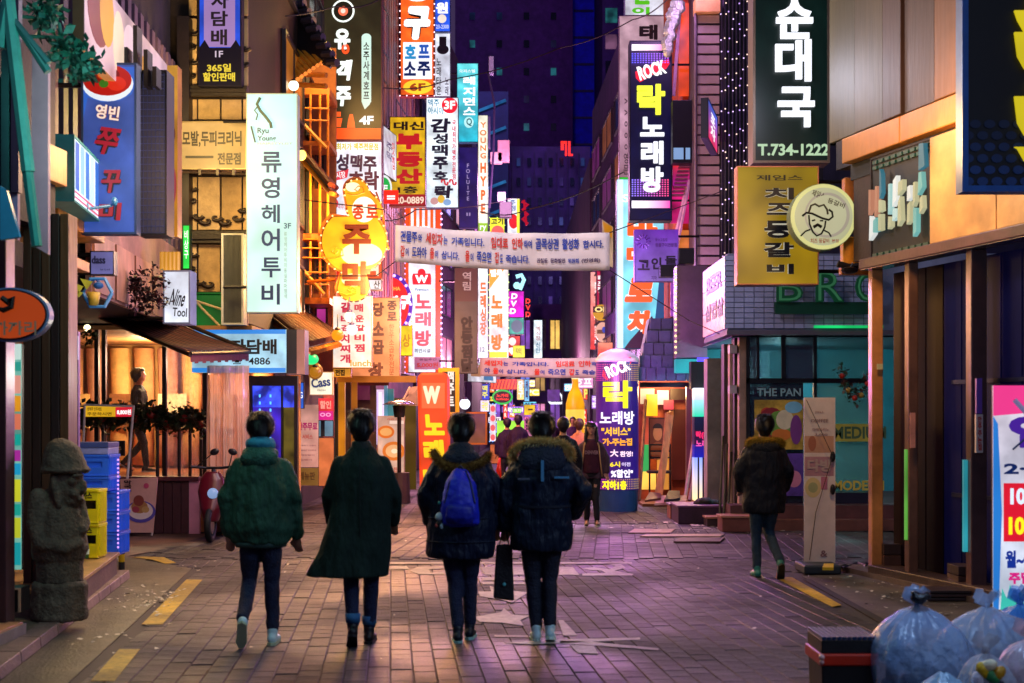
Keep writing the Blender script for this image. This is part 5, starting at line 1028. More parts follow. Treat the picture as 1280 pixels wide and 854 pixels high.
r_, P_ = sign('tall cyan seafood restaurant sign with orange brush syllables', (771,224,830,436), 33.5, '#5ad0ec', 1.0, dp=.35, fr=.01, side='#2a70a0', c2='#a8ecff', var=.3, txt=(
    T('S', (778,243,786,253), WH, e=1.1), T('바', (784,276,822,300), '#f0601c', e=1, bold=.09, ol=(WH,1.1), olw=.07), T('다', (783,308,812,330), '#f0601c', e=1, bold=.09, ol=(WH,1.1), olw=.07), T('로', (783,347,818,378), '#f0601c', e=1, bold=.09, ol=(WH,1.1), olw=.07, shear=.2), T('차', (784,388,816,418), '#f0601c', e=1, bold=.09, ol=(WH,1.1), olw=.07, shear=.1)),
    shapes=(('rect', (771.3,224,779,436), '#d0f4ff', 1.1),))
shape(P_, r_, [((a-771)/59, (436-b)/212) for a, b in [(826,330),(830,332),(830,436),(815,436)]], '#145a98', .6, d=.012, name='printed_panel')
shape(P_, r_, [((a-771)/59, (436-b)/212) for a, b in [(788,425),(815,395),(830,436),(780,436)]], '#4a1440', .4, d=.011, name='printed_panel')
sign('pale pink and white tall sign partly behind the karaoke sign', (774,20,830,222), 35, '#c89ab4', .62, dp=.3, fr=.01, side='#6a4a6a', c2='#d8b0c0', br=('R',.5), shapes=(('rect', (774.5,222,800,228), '#20c828', 1),), txt=(
    T('태', (799,31,822,50), '#14141c', bold=.07), T('>>ooo영문', (779,120,786,220), '#3a2a40', mode='v')))
sign('white top sign with lime green letters at upper right', (781,-20,832,19.5), 35.2, '#e0e0f0', .85, dp=.3, fr=.01, side='#6a6a7a', txt=(T('인', (790,-18,812,6), '#5ac81c', e=.8, bold=.08), T('이', (790,9,812,19), '#5ac81c', e=.8, bold=.08)))
r_, P_ = sign('tall dark karaoke sign with glowing yellow and white neon syllables', (787,51,840,276), 29.5, '#0c1048', .35, dp=.4, fr=.025, side='#0a0a20', br=('R',.6), shapes=(('rect', (789,66,838,82), '#1a1468', .5), ('poly', [(794,90),(806,84),(822,78),(836,74),(837,80),(833,86),(815,94),(800,103),(795,98)], '#f01830', 1.1)), txt=(
    T('ROCK', (797,79,832,97), WH, e=1.2, bold=.06, ang=16, d=.03), T('락', (796,106,831,144), '#f8ff3c', e=1.1, bold=.06, th=.05, d=.03), T('노', (800,147,830,171), '#f0f4ff', e=1.12, bold=.08, th=.05, d=.03), T('래', (801,177,829,206), '#f0f4ff', e=1.12, bold=.07, th=.05, d=.03), T('방', (801,209,829,241), '#f0f4ff', e=1.12, bold=.07, th=.05, d=.03)))
def led_grid(P, root, r, nx, ny, c0, c1, e=1.2, s_=.55, nm='led_pixel'):
    u0, v0, u1, v1 = r
    for i in range(nx):
        t = i/max(1,nx-1); a = tuple(lin(c0)[k]*(1-t)+lin(c1)[k]*t for k in range(3))
        inv = tuple(min(1, (v*12.92 if v <= .0031308 else 1.055*v**(1/2.4)-.055)) for v in a)
        mb = MB()
        for j in range(ny):
            ua, va = u0+(u1-u0)*i/nx, v0+(v1-v0)*j/ny; P.box(mb, ua, ua+(u1-u0)/nx*s_, va, va+(v1-v0)/ny*s_, .012, .02)
        mb.build(nm, glow(inv, e, 0), root)
led_grid(P_, r_, (.05,.875,.95,.935), 14, 5, '#5a5aff', '#b060e0'); led_grid(P_, r_, (.05,.06+.075,.95,.235), 14, 8, '#8a7aff', '#f04a80')
for va, vb in ((.945,.978),(.07,.11)):
    mb = MB(); P_.box(mb, .05, .95, va, vb, .012, .03); mb.build('light_bar', glow('#f8f8ff', 1.4, 0, c2='#d01c90', ax=0), r_)
r_, P_ = sign('violet dolmen bar sign with thin black brush letters', (793,287,848,352), 26.8, '#8a70b8', .62, dp=.2, fr=.005, side='#3a1c5a', c2='#7a28d0', br=('R',.4), txt=(
    T('고', (797,325,812,338), '#14101c', bold=.04), T('인', (814,322,827,337), '#14101c', bold=.04), T('돌', (831,320,846,331), '#14101c', bold=.04), T('황소고집집', (819,298,834,302), '#4a2a70'), T('동물구이전문점', (819,304,846,309), '#4a2a70', bold=.03), T('지하', (814,345,821,350), '#3a2a50')))
for a in range(12):
    ca_, sa_ = math.cos(R(a*30)), math.sin(R(a*30)); mb = MB(); mb.tube([W(804+4*ca_, 302+4*sa_, 26.77), W(804+9.5*ca_, 302+9.5*sa_, 26.77)], .012, 4); mb.build('ray_emblem', mat('#4a2470', .5), r_)
for (x0,y0,x1,y1,Y,lb) in ((840.5,125,868,204,29,'black box unit fixed right of the neon karaoke sign'),(848.5,310,868,330,26.6,'small black bracket box beside the violet sign'),(825,331,857,346,26.5,'long black floodlight box under the violet sign')):
    r2 = thing('black_box', lb, 'box', W((x0+x1)/2, y1, Y)); q = px(x0,y0,x1,y1,Y); mb = MB(); q.box(mb,0,1,0,1,-.3,0); mb.build('housing', mat('#0a0c18', .4, .2, 4, .05), r2, bev=.01)
    if Y == 29:
        for u0, u1 in ((.05,.5),(.6,.8)): shape(q, r2, rectp(u0,.06,u1,.24), '#8ab0e0', .7, d=.005, th=.02, name='lit_window')
# magenta lit panel below black box handled by facade
sign('small purple bright sign low on the orange facade edge', (841,205,866,232), 29.7, '#b01c9a', .8, dp=.1, fr=0, c2='#e0301c', cat='signboard', name='lit_signboard')
sign('slanted red and blue lit sign poking out from dark string light wall', (884,122,896,172), 21.9, '#e02848', 1.0, dp=.1, fr=.01, Yr=23.4, side='#2a1c3a', c2='#3060d0', txt=(T('포차', (887,130,893,164), WH, e=1.1, mode='v'),))
sign('small dark blue lit strip sign far right of street end', (684,487,700,502), 93, '#5a2a8a', .8, dp=.2, fr=.01, shapes=())
# right near signs
sign('tall dark sundae soup sign with glowing white blocky syllables', (941,-24,1037,204), 17.5, '#0e2a26', .3, dp=.35, fr=.03, side='#6a584c', br=('R',.4), txt=(
    T('순', (969,0,1015,50), '#f2f6ff', e=1.12, bold=.045, th=.04, d=.04), T('대', (968,51,1013,103), '#f2f6ff', e=1.12, bold=.045, th=.04, d=.04), T('국', (971,110,1017,160), '#f2f6ff', e=1.12, bold=.045, th=.04, d=.04), T('T.734-1222', (947,180,1036,195), '#b8d8b0', e=.75, bold=.04)))
sign('mustard cheese ribs sign with black brush letters outlined white', (921,208,1023,356), 16.8, '#b08a10', .62, dp=.2, fr=.012, side='#c87858', c2='#9a8014', var=.3, br=('R',.3), txt=(
    T('제임스', (945,219,1003,226), '#181008', bold=.02), T('치', (955,235,992,250), '#141018', bold=.05, ol=('#e8e0c8',.5), olw=.05), T('즈', (958,254,991,269), '#141018', bold=.05, ol=('#e8e0c8',.5), olw=.05), T('등', (955,276,990,298), '#141018', bold=.05, ol=('#e8e0c8',.5), olw=.05), T('갈', (954,303,992,322), '#141018', bold=.05, ol=('#e8e0c8',.5), olw=.05), T('비', (958,330,992,343), '#141018', bold=.06, ol=('#e8e0c8',.5), olw=.05)))
mb_ = W(921,208,16.75)
# round cowboy sign
rc = thing('round_sign', 'round cream lightbox with cowboy hat face sketch on right', 'sign', W(1029,313,15.8)); q = px(987,230,1070,313,15.8)
mb = MB(); k = [q.p(*t_, -.18) for t_ in disc(.5,.5,.5,.5,40)]; mb.slab(k, Vector((q.n.x,q.n.y,0))*.2); mb.build('drum', mat('#7a8a70', .4, .2, 4, .05), rc)
shape(q, rc, disc(.5,.5,.49,.49,40), '#d8d890', .75, d=.02, th=.02, name='rim_light'); shape(q, rc, disc(.5,.5,.435,.435,40), '#c4c8a0', .62, d=.041, th=.01, name='face')
shape(q, rc, disc(.55,.52,.34,.34,36), '#b8b0a0', .55, d=.052, th=.002, name='printed_ring'); shape(q, rc, disc(.54,.52,.30,.30,36), '#c8caa6', .62, d=.055, th=.002, name='printed_ring')
def line(root, pts, r_, c='#15120f', Y=15.73, nm='drawn_line'):
    mb = MB(); mb.tube([W(a,b,Y) for a, b in pts], r_, 5); return mb.build(nm, mat(c, .5, 0, 4, 0), root)
line(rc, ((1003,270),(1008,266),(1015,267),(1028,273),(1036,275),(1041,271),(1040,265),(1036,262)), .012); line(rc, ((1011,266),(1014,257),(1019,255),(1024,258),(1030,256),(1034,262),(1035,268)), .012); line(rc, ((1011,269),(1012,280),(1016,290),(1021,295),(1027,292),(1031,284),(1032,276)), .010); line(rc, ((1017,284),(1022,281),(1027,284)), .018); line(rc, ((1001,295),(1007,289),(1013,287)), .009); line(rc, ((1030,288),(1036,291),(1039,296)), .009); line(rc, ((1015,276),(1019,275)), .009); line(rc, ((1025,276),(1029,276)), .009)
write(q, rc, '제임스', (.32,.78,.52,.88), '#2a1c14', 0, d=.056, ang=-18); write(q, rc, '등갈비', (.55,.66,.82,.74), '#2a1c14', 0, d=.06, ang=-20); write(q, rc, '치즈 등갈비', (.3,.1,.58,.17), '#a03c28', 0, d=.056); write(q, rc, '본점', (.62,.11,.72,.16), '#a03c28', 0, d=.056)
mb = MB(); q2 = px(1066,252,1075,290,15.8); q2.box(mb,0,1,0,1,-.15,.0); mb.tube([W(1070,271,15.8), W(1092,271,15.9)], .03, 6); mb.build('bracket', mat('#141018', .4), rc)
# dark fascia box with colourful letters
r_, P_ = sign('dark fascia sign with cracked white and coloured 3d letters', (1090,198,1170,335), 15.1, '#08070c', 0, Yr=13.9, dp=.15, fr=.02, side='#241a28')
for i in range(9):
    for j in (.88,.93,.05,.09): mb = MB(); P_.box(mb, .05+i*.1, .12+i*.1, j, j+.03, .01, .03); mb.build('vent_slot', mat('#1f4a48', .4, .2, 4, 0), r_)
rq = random.Random(5); cq = ('#f0f6f4','#c8e8e4','#7ac0bc','#3a7a90','#f0ece0','#c8c8a0','#c88a70','#e0ccc0','#a8d8d8','#f4f4f0')
for i in range(9):
    u0 = .05+i*.103; lo = .30 + .06*((i*3) % 4 == 0) - .12*(i in (0,7)); hi = .70 + .1*(i in (0,8)) - .05*((i*5) % 3 == 0); v = lo
    while v < hi - .04:
        h_ = rq.uniform(.10,.30); w_ = rq.uniform(.04,.085); uu = u0 + rq.uniform(-.01,.02)
        shape(P_, r_, [(uu, v), (uu+w_*rq.uniform(.8,1.1), v+h_*rq.uniform(0,.3)), (uu+w_*rq.uniform(.7,1.0), v+h_*rq.uniform(.8,1)), (uu+w_*rq.uniform(0,.3), v+h_*rq.uniform(.75,1))], cq[rq.randrange(10)], .65, d=.03+.012*(i % 3), th=.05, name='letter_piece')
        v += h_ + .006
# orange cluttered meter boxes between round sign and fascia sign
mt = thing('meter_boxes', 'orange lit meter boxes and conduits beside the round cowboy sign', 'utility boxes', W(1080,340,16.2))
for (x0,y0,x1,y1,c) in ((1056,222,1092,262,'#c87a3c'),(1072,232,1086,282,'#e0b0a0'),(1054,296,1084,330,'#f09a1c'),(1072,290,1092,302,'#c8b8c0'),(1084,270,1094,325,'#3a2420'),(1052,330,1092,343,'#d07a20'),(1078,240,1083,262,'#2a1c24')):
    q = px(x0,y0,x1,y1,16.3-(x0%5)*.05); mb = MB(); q.box(mb,0,1,0,1,-.15,0); mb.build('box', mat(c, .5, .3, 5, .1), mt, bev=.008)
mb = MB(); mb.tube([W(1047,330,16),W(1062,334,16),W(1080,331,16)], .04, 6); mb.build('conduit', mat('#1a1218', .5), mt)
bk = thing('wall_lamp', 'small camera lamp hanging below the meter boxes', 'lamp', W(1064,342,16)); mb = MB(); mb.ell(W(1062,338,15.95), (.1,.12,.04), 10, 6); mb.tube([W(1062,338,15.95), W(1066,330,16)], .02, 6); mb.build('housing', mat('#120c12', .4), bk)
# mesh sign at top right
r_, P_ = sign('black patterned sign with yellow letter edges and blue frame', (1202,-20,1330,240), 11.6, '#0c0e18', 0, dp=.15, fr=.05, side='#2f5fa8')
for j in range(6):
    for i in range(7):
        u = .06 + i*.14 + (.07 if j % 2 else 0); v = .03 + j*.055
        if u < .97: shape(P_, r_, disc(u, v+.02, .055, .021, 12), ('#1c3f78','#16325f','#102548')[min(2, j//2)], 0, d=.012, th=.004, name='dot')
for y0, y1 in ((15,40),(42,85),(122,168),(185,200)):
    v0, v1 = (240-y1)/260, (240-y0)/260; shape(P_, r_, [((1266-1202)/128, v1), (.62, v1), (.66, v0), (.6, v0-.01), ((1270-1202)/128, v0+.05)], '#d8c41c', .8, d=.02, th=.03, name='letter')
write(P_, r_, '막창', (.62,.18,.98,.95), '#d8c41c', .8, 'v', .08, d=.02, th=.03)
# BROZ green letters
q = px(966,340,1100,393,21.65); brg = thing('green_letters', 'dark green outlined channel letters BRO on the tiled overhang', 'sign', q.p(.5,0,0))
mb = MB(); q2 = px(968,378,1092,393,21.66); q2.box(mb,0,1,0,1,0,.06); mb.build('backing_rail', mat('#0f4a38', .4, .2, 4, .05), brg)
for ch, x0, x1 in (('B',969,1002),('R',1018,1053),('O',1067,1100)):
    u0, u1 = (x0-966)/134, (x1-966)/134; write(q, brg, ch, (u0,.28,u1,1.0), '#1a6a44', .15, bold=.05, d=.07, th=.05); write(q, brg, ch, (u0+.02,.31,u1-.02,.97), '#5ab880', .16, bold=-.035, d=.135, name='letter_inlay')
# rollup banner & right vertical banner
r_, P_ = sign('white roll up menu banner with faint drink pictures on pavement', (1005,497,1044,709), 15.7, '#ece0e0', 0, dp=.02, fr=.0, cat='banner', name='roll_up_banner', shapes=(
    ('rect', (1006,545,1042,566), '#c89a80', 0), ('rect', (1006,571,1042,595), '#b88a9a', 0), ('disc', (1006,597,1026,622), '#d8c890', 0), ('disc', (1010,603,1022,616), '#a8b080', 0), ('rect', (1026,596,1034,612), '#c87a98', 0), ('disc', (1010,545,1020,564), '#a86a50', 0)), txt=(
    T('JIELL', (1018,514,1030,517), '#a88a90'), T('COFFEE', (1013,524,1035,528), '#8a6a74'), T('아메리카노', (1015,535,1036,539), '#a08088'), T('3,000', (1018,542,1034,545), '#a08088'), T('다방', (1009,574,1040,590), '#c0a8a8', bold=.05), T('&', (1025,688,1034,696), '#8a6a74')))
mb = MB(); mb.tube([W(1042,500,15.75), W(1042,706,15.75)], .012, 6); a = W(1002,724,15.45); b_ = W(1048,708,15.45); mb.build('pole', mat('#1c1a20', .4), r_)
mb = MB(); mb.box(a.x, b_.x, 15.3, 15.85, 0, .1); mb.build('base', mat('#24303c', .5, .2, 4, .1), r_, bev=.02)
line(r_, ((1008,500),(1041,570),(1020,640),(1012,700)), .004, '#1c1a20', 15.6, 'cord'); 
for y in (571,612): mb = MB(); mb.ell(W(1041,y,15.65), (.03,.03,.06), 8, 6); mb.build('clamp', mat('#16141a', .4), r_)
r_, P_ = sign('tilted white pink and blue price banner with red box 1 man won', (1241,482,1334,762), 10.6, '#d8e6fa', .8, dp=.03, fr=0, cat='banner', name='price_banner', c2='#f0e0f0', shapes=(
    ('poly', [(1241,482),(1334,482),(1334,512),(1241,520)], '#f03c8c', .85), ('poly', [(1241,520),(1247,530),(1252,640),(1248,762),(1241,762)], '#2a80d8', .8), ('rect', (1254,604,1334,677), '#e01830', .85), ('poly', [(1250,762),(1252,735),(1258,748),(1262,730),(1268,750),(1276,738),(1282,762)], '#40c8b8', .8)), txt=(
    T('연', (1260,518,1334,560), '#5a2ab8', e=.5, bold=.07), T('2·3층', (1254,577,1334,594), '#143a90', e=.3, bold=.05), T('10,000', (1262,610,1320,634), '#d8e8ff', e=1, bold=.07, d=.02), T('10,000', (1260,646,1320,672), '#f8e820', e=1, bold=.08, d=.02), T('월~금요일', (1256,688,1320,710), '#1c40b8', e=.5, bold=.06), T('주말', (1260,715,1290,730), '#e8208c', e=.7, bold=.06)))
line(r_, ((1268,500),(1286,520)), .02, '#f0d0e8', 10.56, 'printed_stroke'); line(r_, ((1266,562),(1282,548)), .008, '#3a4a70', 10.56, 'printed_stroke')
# street banners across
def banner(label, rect, Y0, Y1, rows, c='#f0e2e8', e=0, sag=.05, seed=0):
    x0, ya0, x1, ya1, yb0, yb1 = rect   # left top, left bottom rows; right top, right bottom
    A = W(x0, ya1, Y0); Bq = W(x1, yb1, Y1); At = W(x0, ya0, Y0); Bt = W(x1, yb0, Y1)
    root = thing('street_banner', label, 'banner', (A+Bq)/2); n = 40; m_ = 6; rr = random.Random(seed)
    def pt(u, v, d=0):
        lo = A.lerp(Bq, u); hi = At.lerp(Bt, u); p = lo.lerp(hi, v); s_ = math.sin(u*math.pi)
        p.z -= sag*s_; p.y += .03*math.sin(u*23+v*2)*(.4+.6*abs(v-.5)*2) - d; return p
    mb = MB(); vs = [pt(i/n, j/m_) for j in range(m_+1) for i in range(n+1)]
    mb.add(vs, [(j*(n+1)+i, j*(n+1)+i+1, (j+1)*(n+1)+i+1, (j+1)*(n+1)+i) for j in range(m_) for i in range(n)])
    o = mb.build('cloth', mat(c, .7, .1, 3, .1, grime=.12), root, smooth=True); o.modifiers.new('t','SOLIDIFY').thickness = .004
    for (s, u0, v0, u1, v1, col, bo) in rows:
        vs, fs = glyphs(s, bo, 0); xs = [v[0] for v in vs]; ys = [v[1] for v in vs]; xa, xb, ya, yb = min(xs), max(xs), min(ys), max(ys)
        mb = MB(); mb.add([pt(u0+(x-xa)/(xb-xa)*(u1-u0), v0+(y-ya)/(yb-ya)*(v1-v0), .02) for x, y, z in vs], fs); mb.build('lettering', mat(col, .6, .08, 4, 0), root)
    return root, pt
BL, RR = '#1f3fae', '#d83428'
rows = []
def seg(lst, v0, v1, u0, u1):
    tot = sum(len(s)*wt for s, c, wt in lst); u = u0
    for s, c, wt in lst:
        wd = (u1-u0)*len(s)*wt/tot
        if s.strip(): hh = (v1-v0)*(1 if wt >= 1 else .72); rows.append((s.strip(), u + (.004 if s[0] == ' ' else 0), v0 + (v1-v0-hh)*.3, u+wd-.004, v0+hh+(v1-v0-hh)*.3, c, .03))
        u += wd
seg([('건물주',BL,1),('와',BL,.8),(' ',BL,.5),('세입자',RR,1),('는',BL,.8),(' ',BL,.5),('가족입니다.',BL,.95),(' ',BL,1),('임대료',RR,1),(' ',BL,.5),('인하',RR,1),('하여',BL,.75),(' ',BL,.5),('골목상권',BL,1),(' ',BL,.5),('활성화',BL,1),(' ',BL,.5),('합시다.',BL,.9)], .56, .86, .025, .975)
seg([('갑',RR,1),('이',BL,.75),(' ',BL,.5),('도와야',BL,1),(' ',BL,.5),('을',RR,1),('이',BL,.75),(' ',BL,.5),('삽니다.',BL,.9),(' ',BL,1),('을',RR,1),('이',BL,.75),(' ',BL,.5),('죽으면',BL,1),(' ',BL,.5),('갑',RR,1),('도',BL,.75),(' ',BL,.4),('죽습니다.',BL,.95)], .16, .46, .025, .63)
seg([('관철동',  '#4a2c60',.8),(' ',BL,.4),('문화발전','#4a2c60',.8),(' ',BL,.4),('위원회',BL,.8),(' ',BL,.4),('(번영회)','#4a2c60',.8)], .18, .36, .66, .96)
main_rows = rows
banr, bpt = banner('pinkish grey cloth banner with blue and red slogans across street', (494,281,762,327,291,338), 19.5, 19.5, main_rows, seed=1)
for pts in ([bpt(0,1), W(480,262,19.8), W(380,250,21.2)], [bpt(0,0), W(470,345,19.8), W(385,345,21.5)], [bpt(1,1), W(860,255,23), W(900,240,22.4)], [bpt(1,0), W(860,400,23), W(905,420,22.4)]): mb = MB(); mb.tube(pts, .008, 4); mb.build('tie_rope', mat('#2a2430', .6), banr)
rows = []
seg([('와',BL,.8),(' ',BL,.3),('세입자',RR,1),('는',BL,.8),(' ',BL,.5),('가족입니다.',BL,.95),(' ',BL,1),('임대료',RR,1),(' ',BL,.5),('인하',RR,1),('하여',BL,.75),(' ',BL,.5),('골목상권',BL,1)], .56, .86, -.02, .99)
seg([('야',BL,1),(' ',BL,.4),('을',RR,1),('이',BL,.75),(' ',BL,.5),('삽니다.',BL,.9),(' ',BL,1),('을',RR,1),('이',BL,.75),(' ',BL,.5),('죽으면',BL,1),(' ',BL,.5),('갑',RR,1),('도',BL,.75),(' ',BL,.4),('죽습니다.',BL,.95)], .14, .46, .03, .86)
b2r, b2 = banner('second smaller slogan banner in shade farther down the street', (600,447,790,470,446,472), 36, 36, [r for r in rows if r[1] >= 0], c='#c8b4c0', seed=2, sag=.03)  # cloth darker than the first banner: shade put into its colour
# rock pillar
rk = thing('karaoke_pillar', 'purple round karaoke advertising pillar with yellow and white letters', 'advertising pillar', W(771,638,25.4)*1)
pc = W(771.5,638,25.75); pr_ = .385
def pcyl(a, z, d=0): return Vector((pc.x + (pr_+d)*math.sin(R(a)), pc.y - (pr_+d)*math.cos(R(a)), z))
zt, zb, zg = W(0,452,25.4).z, W(0,613,25.4).z, 0.0
mb = MB(); mb.rings([((pc.x,pc.y,zg), pr_*.96, pr_*.96), ((pc.x,pc.y,zb), pr_*.98, pr_*.98)], 36); mb.build('base', mat('#1a4064', .4, .2, 4, .1), rk, smooth=False)
mb = MB(); mb.rings([((pc.x,pc.y,zb), pr_, pr_), ((pc.x,pc.y,(zb+zt)/2), pr_, pr_), ((pc.x,pc.y,zt), pr_, pr_)], 48, cap=False); mb.build('printed_wrap', glow('#5a1c90', .55, .3, c2='#1c1480', ax=0), rk, smooth=True)
mb = MB(); mb.rings([((pc.x,pc.y,zt), pr_+.01, pr_+.01), ((pc.x,pc.y,zt+.05), pr_+.012, pr_+.012), ((pc.x,pc.y,zt+.16), pr_*.8, pr_*.8), ((pc.x,pc.y,zt+.24), pr_*.3, pr_*.3)], 36); mb.build('cap', mat('#d8d0c8', .5, .1, 4, .05), rk, smooth=True)
def cyltext(s, x0, y0, x1, y1, c, e, bold, ang=0, nm='lettering'):
    kx = max(0, bold-.028)*(y1-y0)*.8; vs, fs = glyphs(s, min(bold,.028), 0); xs = [v[0] for v in vs]; ys = [v[1] for v in vs]; xa, xb, ya, yb = min(xs), max(xs), min(ys), max(ys); out = []
    for x, y, z in vs:
        X = x0 + (x-xa)/(xb-xa)*(x1-x0); Yp = y1 - (y-ya)/(yb-ya)*(y1-y0); cx, cy = (x0+x1)/2, (y0+y1)/2
        dx, dy = X-cx, Yp-cy; X = cx+dx*math.cos(R(ang))+dy*math.sin(R(ang)); Yp = cy-dx*math.sin(R(ang))+dy*math.cos(R(ang))
        sx = max(-.99, min(.99, (X-771.5)/26.6)); out.append(pcyl(math.degrees(math.asin(sx)), W(0,Yp,25.4).z, .006))
    def spl(t3, acc):
        xsv = [p_[0].x for p_ in t3]
        if max(xsv) - min(xsv) < .055: acc.append([p_[0] for p_ in t3]); return
        e_ = max(((i, (i+1) % 3) for i in range(3)), key=lambda q_: abs(t3[q_[0]][0].x - t3[q_[1]][0].x)); i, j = e_; k_ = 3 - i - j
        sx_ = (t3[i][1] + t3[j][1])/2; mz = (t3[i][0].z + t3[j][0].z)/2; m = (pcyl(math.degrees(math.asin(sx_)), mz, .006), sx_)
        spl([t3[i], m, t3[k_]], acc); spl([m, t3[j], t3[k_]], acc)
    sxs = [max(-.99, min(.99, (p_.x - pc.x)/(pr_+.006))) for p_ in out]; tri = []
    for f_ in fs:
        for q_ in range(1, len(f_)-1): spl([(out[f_[0]], sxs[f_[0]]), (out[f_[q_]], sxs[f_[q_]]), (out[f_[q_+1]], sxs[f_[q_+1]])], tri)
    out = [v_ for t_ in tri for v_ in t_]; fs = [(i*3, i*3+1, i*3+2) for i in range(len(tri))]
    mb = MB(); mb.add(out, fs); sp = kx*25.4/F
    if kx > 0:
        for q, (a, b) in enumerate(((-1,0),(1,0),(0,-1),(0,1),(-.7,-.7),(.7,.7))): mb.add([p + Vector((a*sp, .0006*(q+1), b*sp)) for p in out], fs)
    mb.build(nm, glow(c, e, 0), rk)
mb = MB()
for j in range(9):
    for i in range(-14, 15):
        a = i*6; z = zt - .06 - j*.035
        mb.add([pcyl(a-1.6,z,.004), pcyl(a+1.6,z,.004), pcyl(a+1.6,z+.018,.004), pcyl(a-1.6,z+.018,.004)], [(0,1,2,3)])
        if j < 5:
            z = zb + .02 + j*.04; mb.add([pcyl(a-1.2,z,.004), pcyl(a+1.2,z,.004), pcyl(a+1.2,z+.022,.004), pcyl(a-1.2,z+.022,.004)], [(0,1,2,3)])
o = mb.build('led_pixels', glow('#d82ca0', .9, 0, c2='#c8b030', ax=0), rk); o['kind'] = 'stuff'
mb = MB(); vs = []
for a, z in ((-45,456),(-38,450),(10,432)): pass
poly = [(752,470),(753,463),(775,451),(786,446),(788,450),(786,455),(772,464),(764,472),(757,475)]
out = [pcyl(math.degrees(math.asin((x-771.5)/26.6)), W(0,y,25.4).z, .005) for x, y in poly]; mb.add(out, [tuple(range(len(out)))]); mb.build('emblem', glow('#f0203c', 1.1, 0), rk)
cyltext('ROCK', 756, 453, 785, 468, '#ffffff', 1.2, .05, 22)
cyltext('락', 753, 476, 788, 510, '#f4ec18', 1.15, .042); cyltext('노래방', 749, 514, 791, 531, '#f4f0ff', 1.15, .03); cyltext('"서비스"', 751, 534, 786, 545, '#f8c028', 1.1, .04)
cyltext('가-주는집', 752, 548, 788, 557, '#f8a828', 1.05, .05); cyltext('大', 761, 562, 771, 571, '#f8d8e8', 1.1, .04); cyltext('환영!', 773, 564, 789, 571, '#f8d8e8', 1.1, .04); cyltext('6시', 761, 577, 773, 584, '#f8e020', 1.05, .04); cyltext('이전', 775, 578, 786, 583, '#e0d0f8', 1.0, .03); cyltext('%할인"', 762, 587, 789, 597, '#f8f0ff', 1.1, .05); cyltext('지하1층', 752, 601, 781, 612, '#f8e818', 1.15, .06)
# orange inflatable style pillar
op = thing('karaoke_pillar', 'leaning orange red karaoke standing sign with yellow letters', 'advertising pillar', W(541,640,27)); q = px(522,466,562,652,27)
mb = MB(); k = []
for (u, v) in ((.0,.97),(.12,1.0),(.88,1.0),(1,.97),(1.03,0),(.1,0)): k.append(q.p(u, v, .12))
mb.slab(k, (0,.24,0)); mb.build('body', glow('#f4481c', .85, .2), op, bev=.04)
shape(q, op, rectp(.14,.76,.86,.93), '#f86a3c', .9, d=.13, th=.004, name='badge'); write(q, op, 'W', (.18,.79,.72,.91), '#ffd8b8', 1.1, d=.15, bold=.08)
for s_, a, b_ in (('노',.58,.72),('래',.40,.55),('방',.2,.36)): write(q, op, s_, (.2,a,.84,b_), '#f8c81c', 1.05, d=.15, bold=.07, shear=-.08)
sign('dark board with white syllables and yellow rounded edge', (548,460,574,520), 30, '#2a1a24', .2, dp=.2, fr=.08, side='#e8b41c', txt=(T('맥주트', (559,463,568,510), '#f0e8e0', e=.9, mode='v', bold=.04),))
# cass
r_, P_ = sign('small rounded white beer sign with blue lettering and gold dot', (387,465,416,494), 25.4, '#f0ecd4', 1.05, dp=.15, fr=.012, side='#c8b890', txt=(T('Cass', (389,472,413,484), '#1c3c9c', bold=.05, ang=8), T('FRESH', (397,487,407,489), '#8a8a90')))
mb = MB(); mb.ell(W(394,464,25.2), (.14,.05,.15), 14, 8); mb.build('gold_disc', glow('#b8741c', .5, .2), r_, smooth=True)
sign('tiny blue capsule sign under the rounded beer sign', (373,478,380,511), 25.6, '#2a6ae0', .9, dp=.1, fr=.01, txt=(T('G', (374.5,490,378.5,498), WH, e=1),))
# menu posters left middle
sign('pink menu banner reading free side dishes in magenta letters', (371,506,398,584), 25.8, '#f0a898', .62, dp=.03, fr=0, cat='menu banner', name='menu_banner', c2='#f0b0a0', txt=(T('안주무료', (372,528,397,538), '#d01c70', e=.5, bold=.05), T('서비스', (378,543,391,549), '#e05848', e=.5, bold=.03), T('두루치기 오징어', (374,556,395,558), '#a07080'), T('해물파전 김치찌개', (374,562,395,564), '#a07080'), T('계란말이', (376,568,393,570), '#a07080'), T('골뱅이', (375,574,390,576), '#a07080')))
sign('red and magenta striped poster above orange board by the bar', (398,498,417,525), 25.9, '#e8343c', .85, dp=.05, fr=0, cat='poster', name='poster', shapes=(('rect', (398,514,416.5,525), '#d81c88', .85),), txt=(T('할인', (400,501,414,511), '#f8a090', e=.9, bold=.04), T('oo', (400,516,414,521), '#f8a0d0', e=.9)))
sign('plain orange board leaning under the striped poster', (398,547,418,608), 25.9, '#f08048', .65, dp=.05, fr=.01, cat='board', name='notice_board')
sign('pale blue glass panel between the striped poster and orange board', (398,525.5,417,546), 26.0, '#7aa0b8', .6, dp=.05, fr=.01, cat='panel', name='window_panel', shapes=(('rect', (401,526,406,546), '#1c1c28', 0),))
sign('plum wood menu plank with yellow scribbles below pink banner', (371,585,398,607), 25.7, '#a87838', .4, dp=.05, fr=0, cat='board', name='menu_board', txt=(T('메뉴판', (374,590,394,600), '#4a2c1c'),))
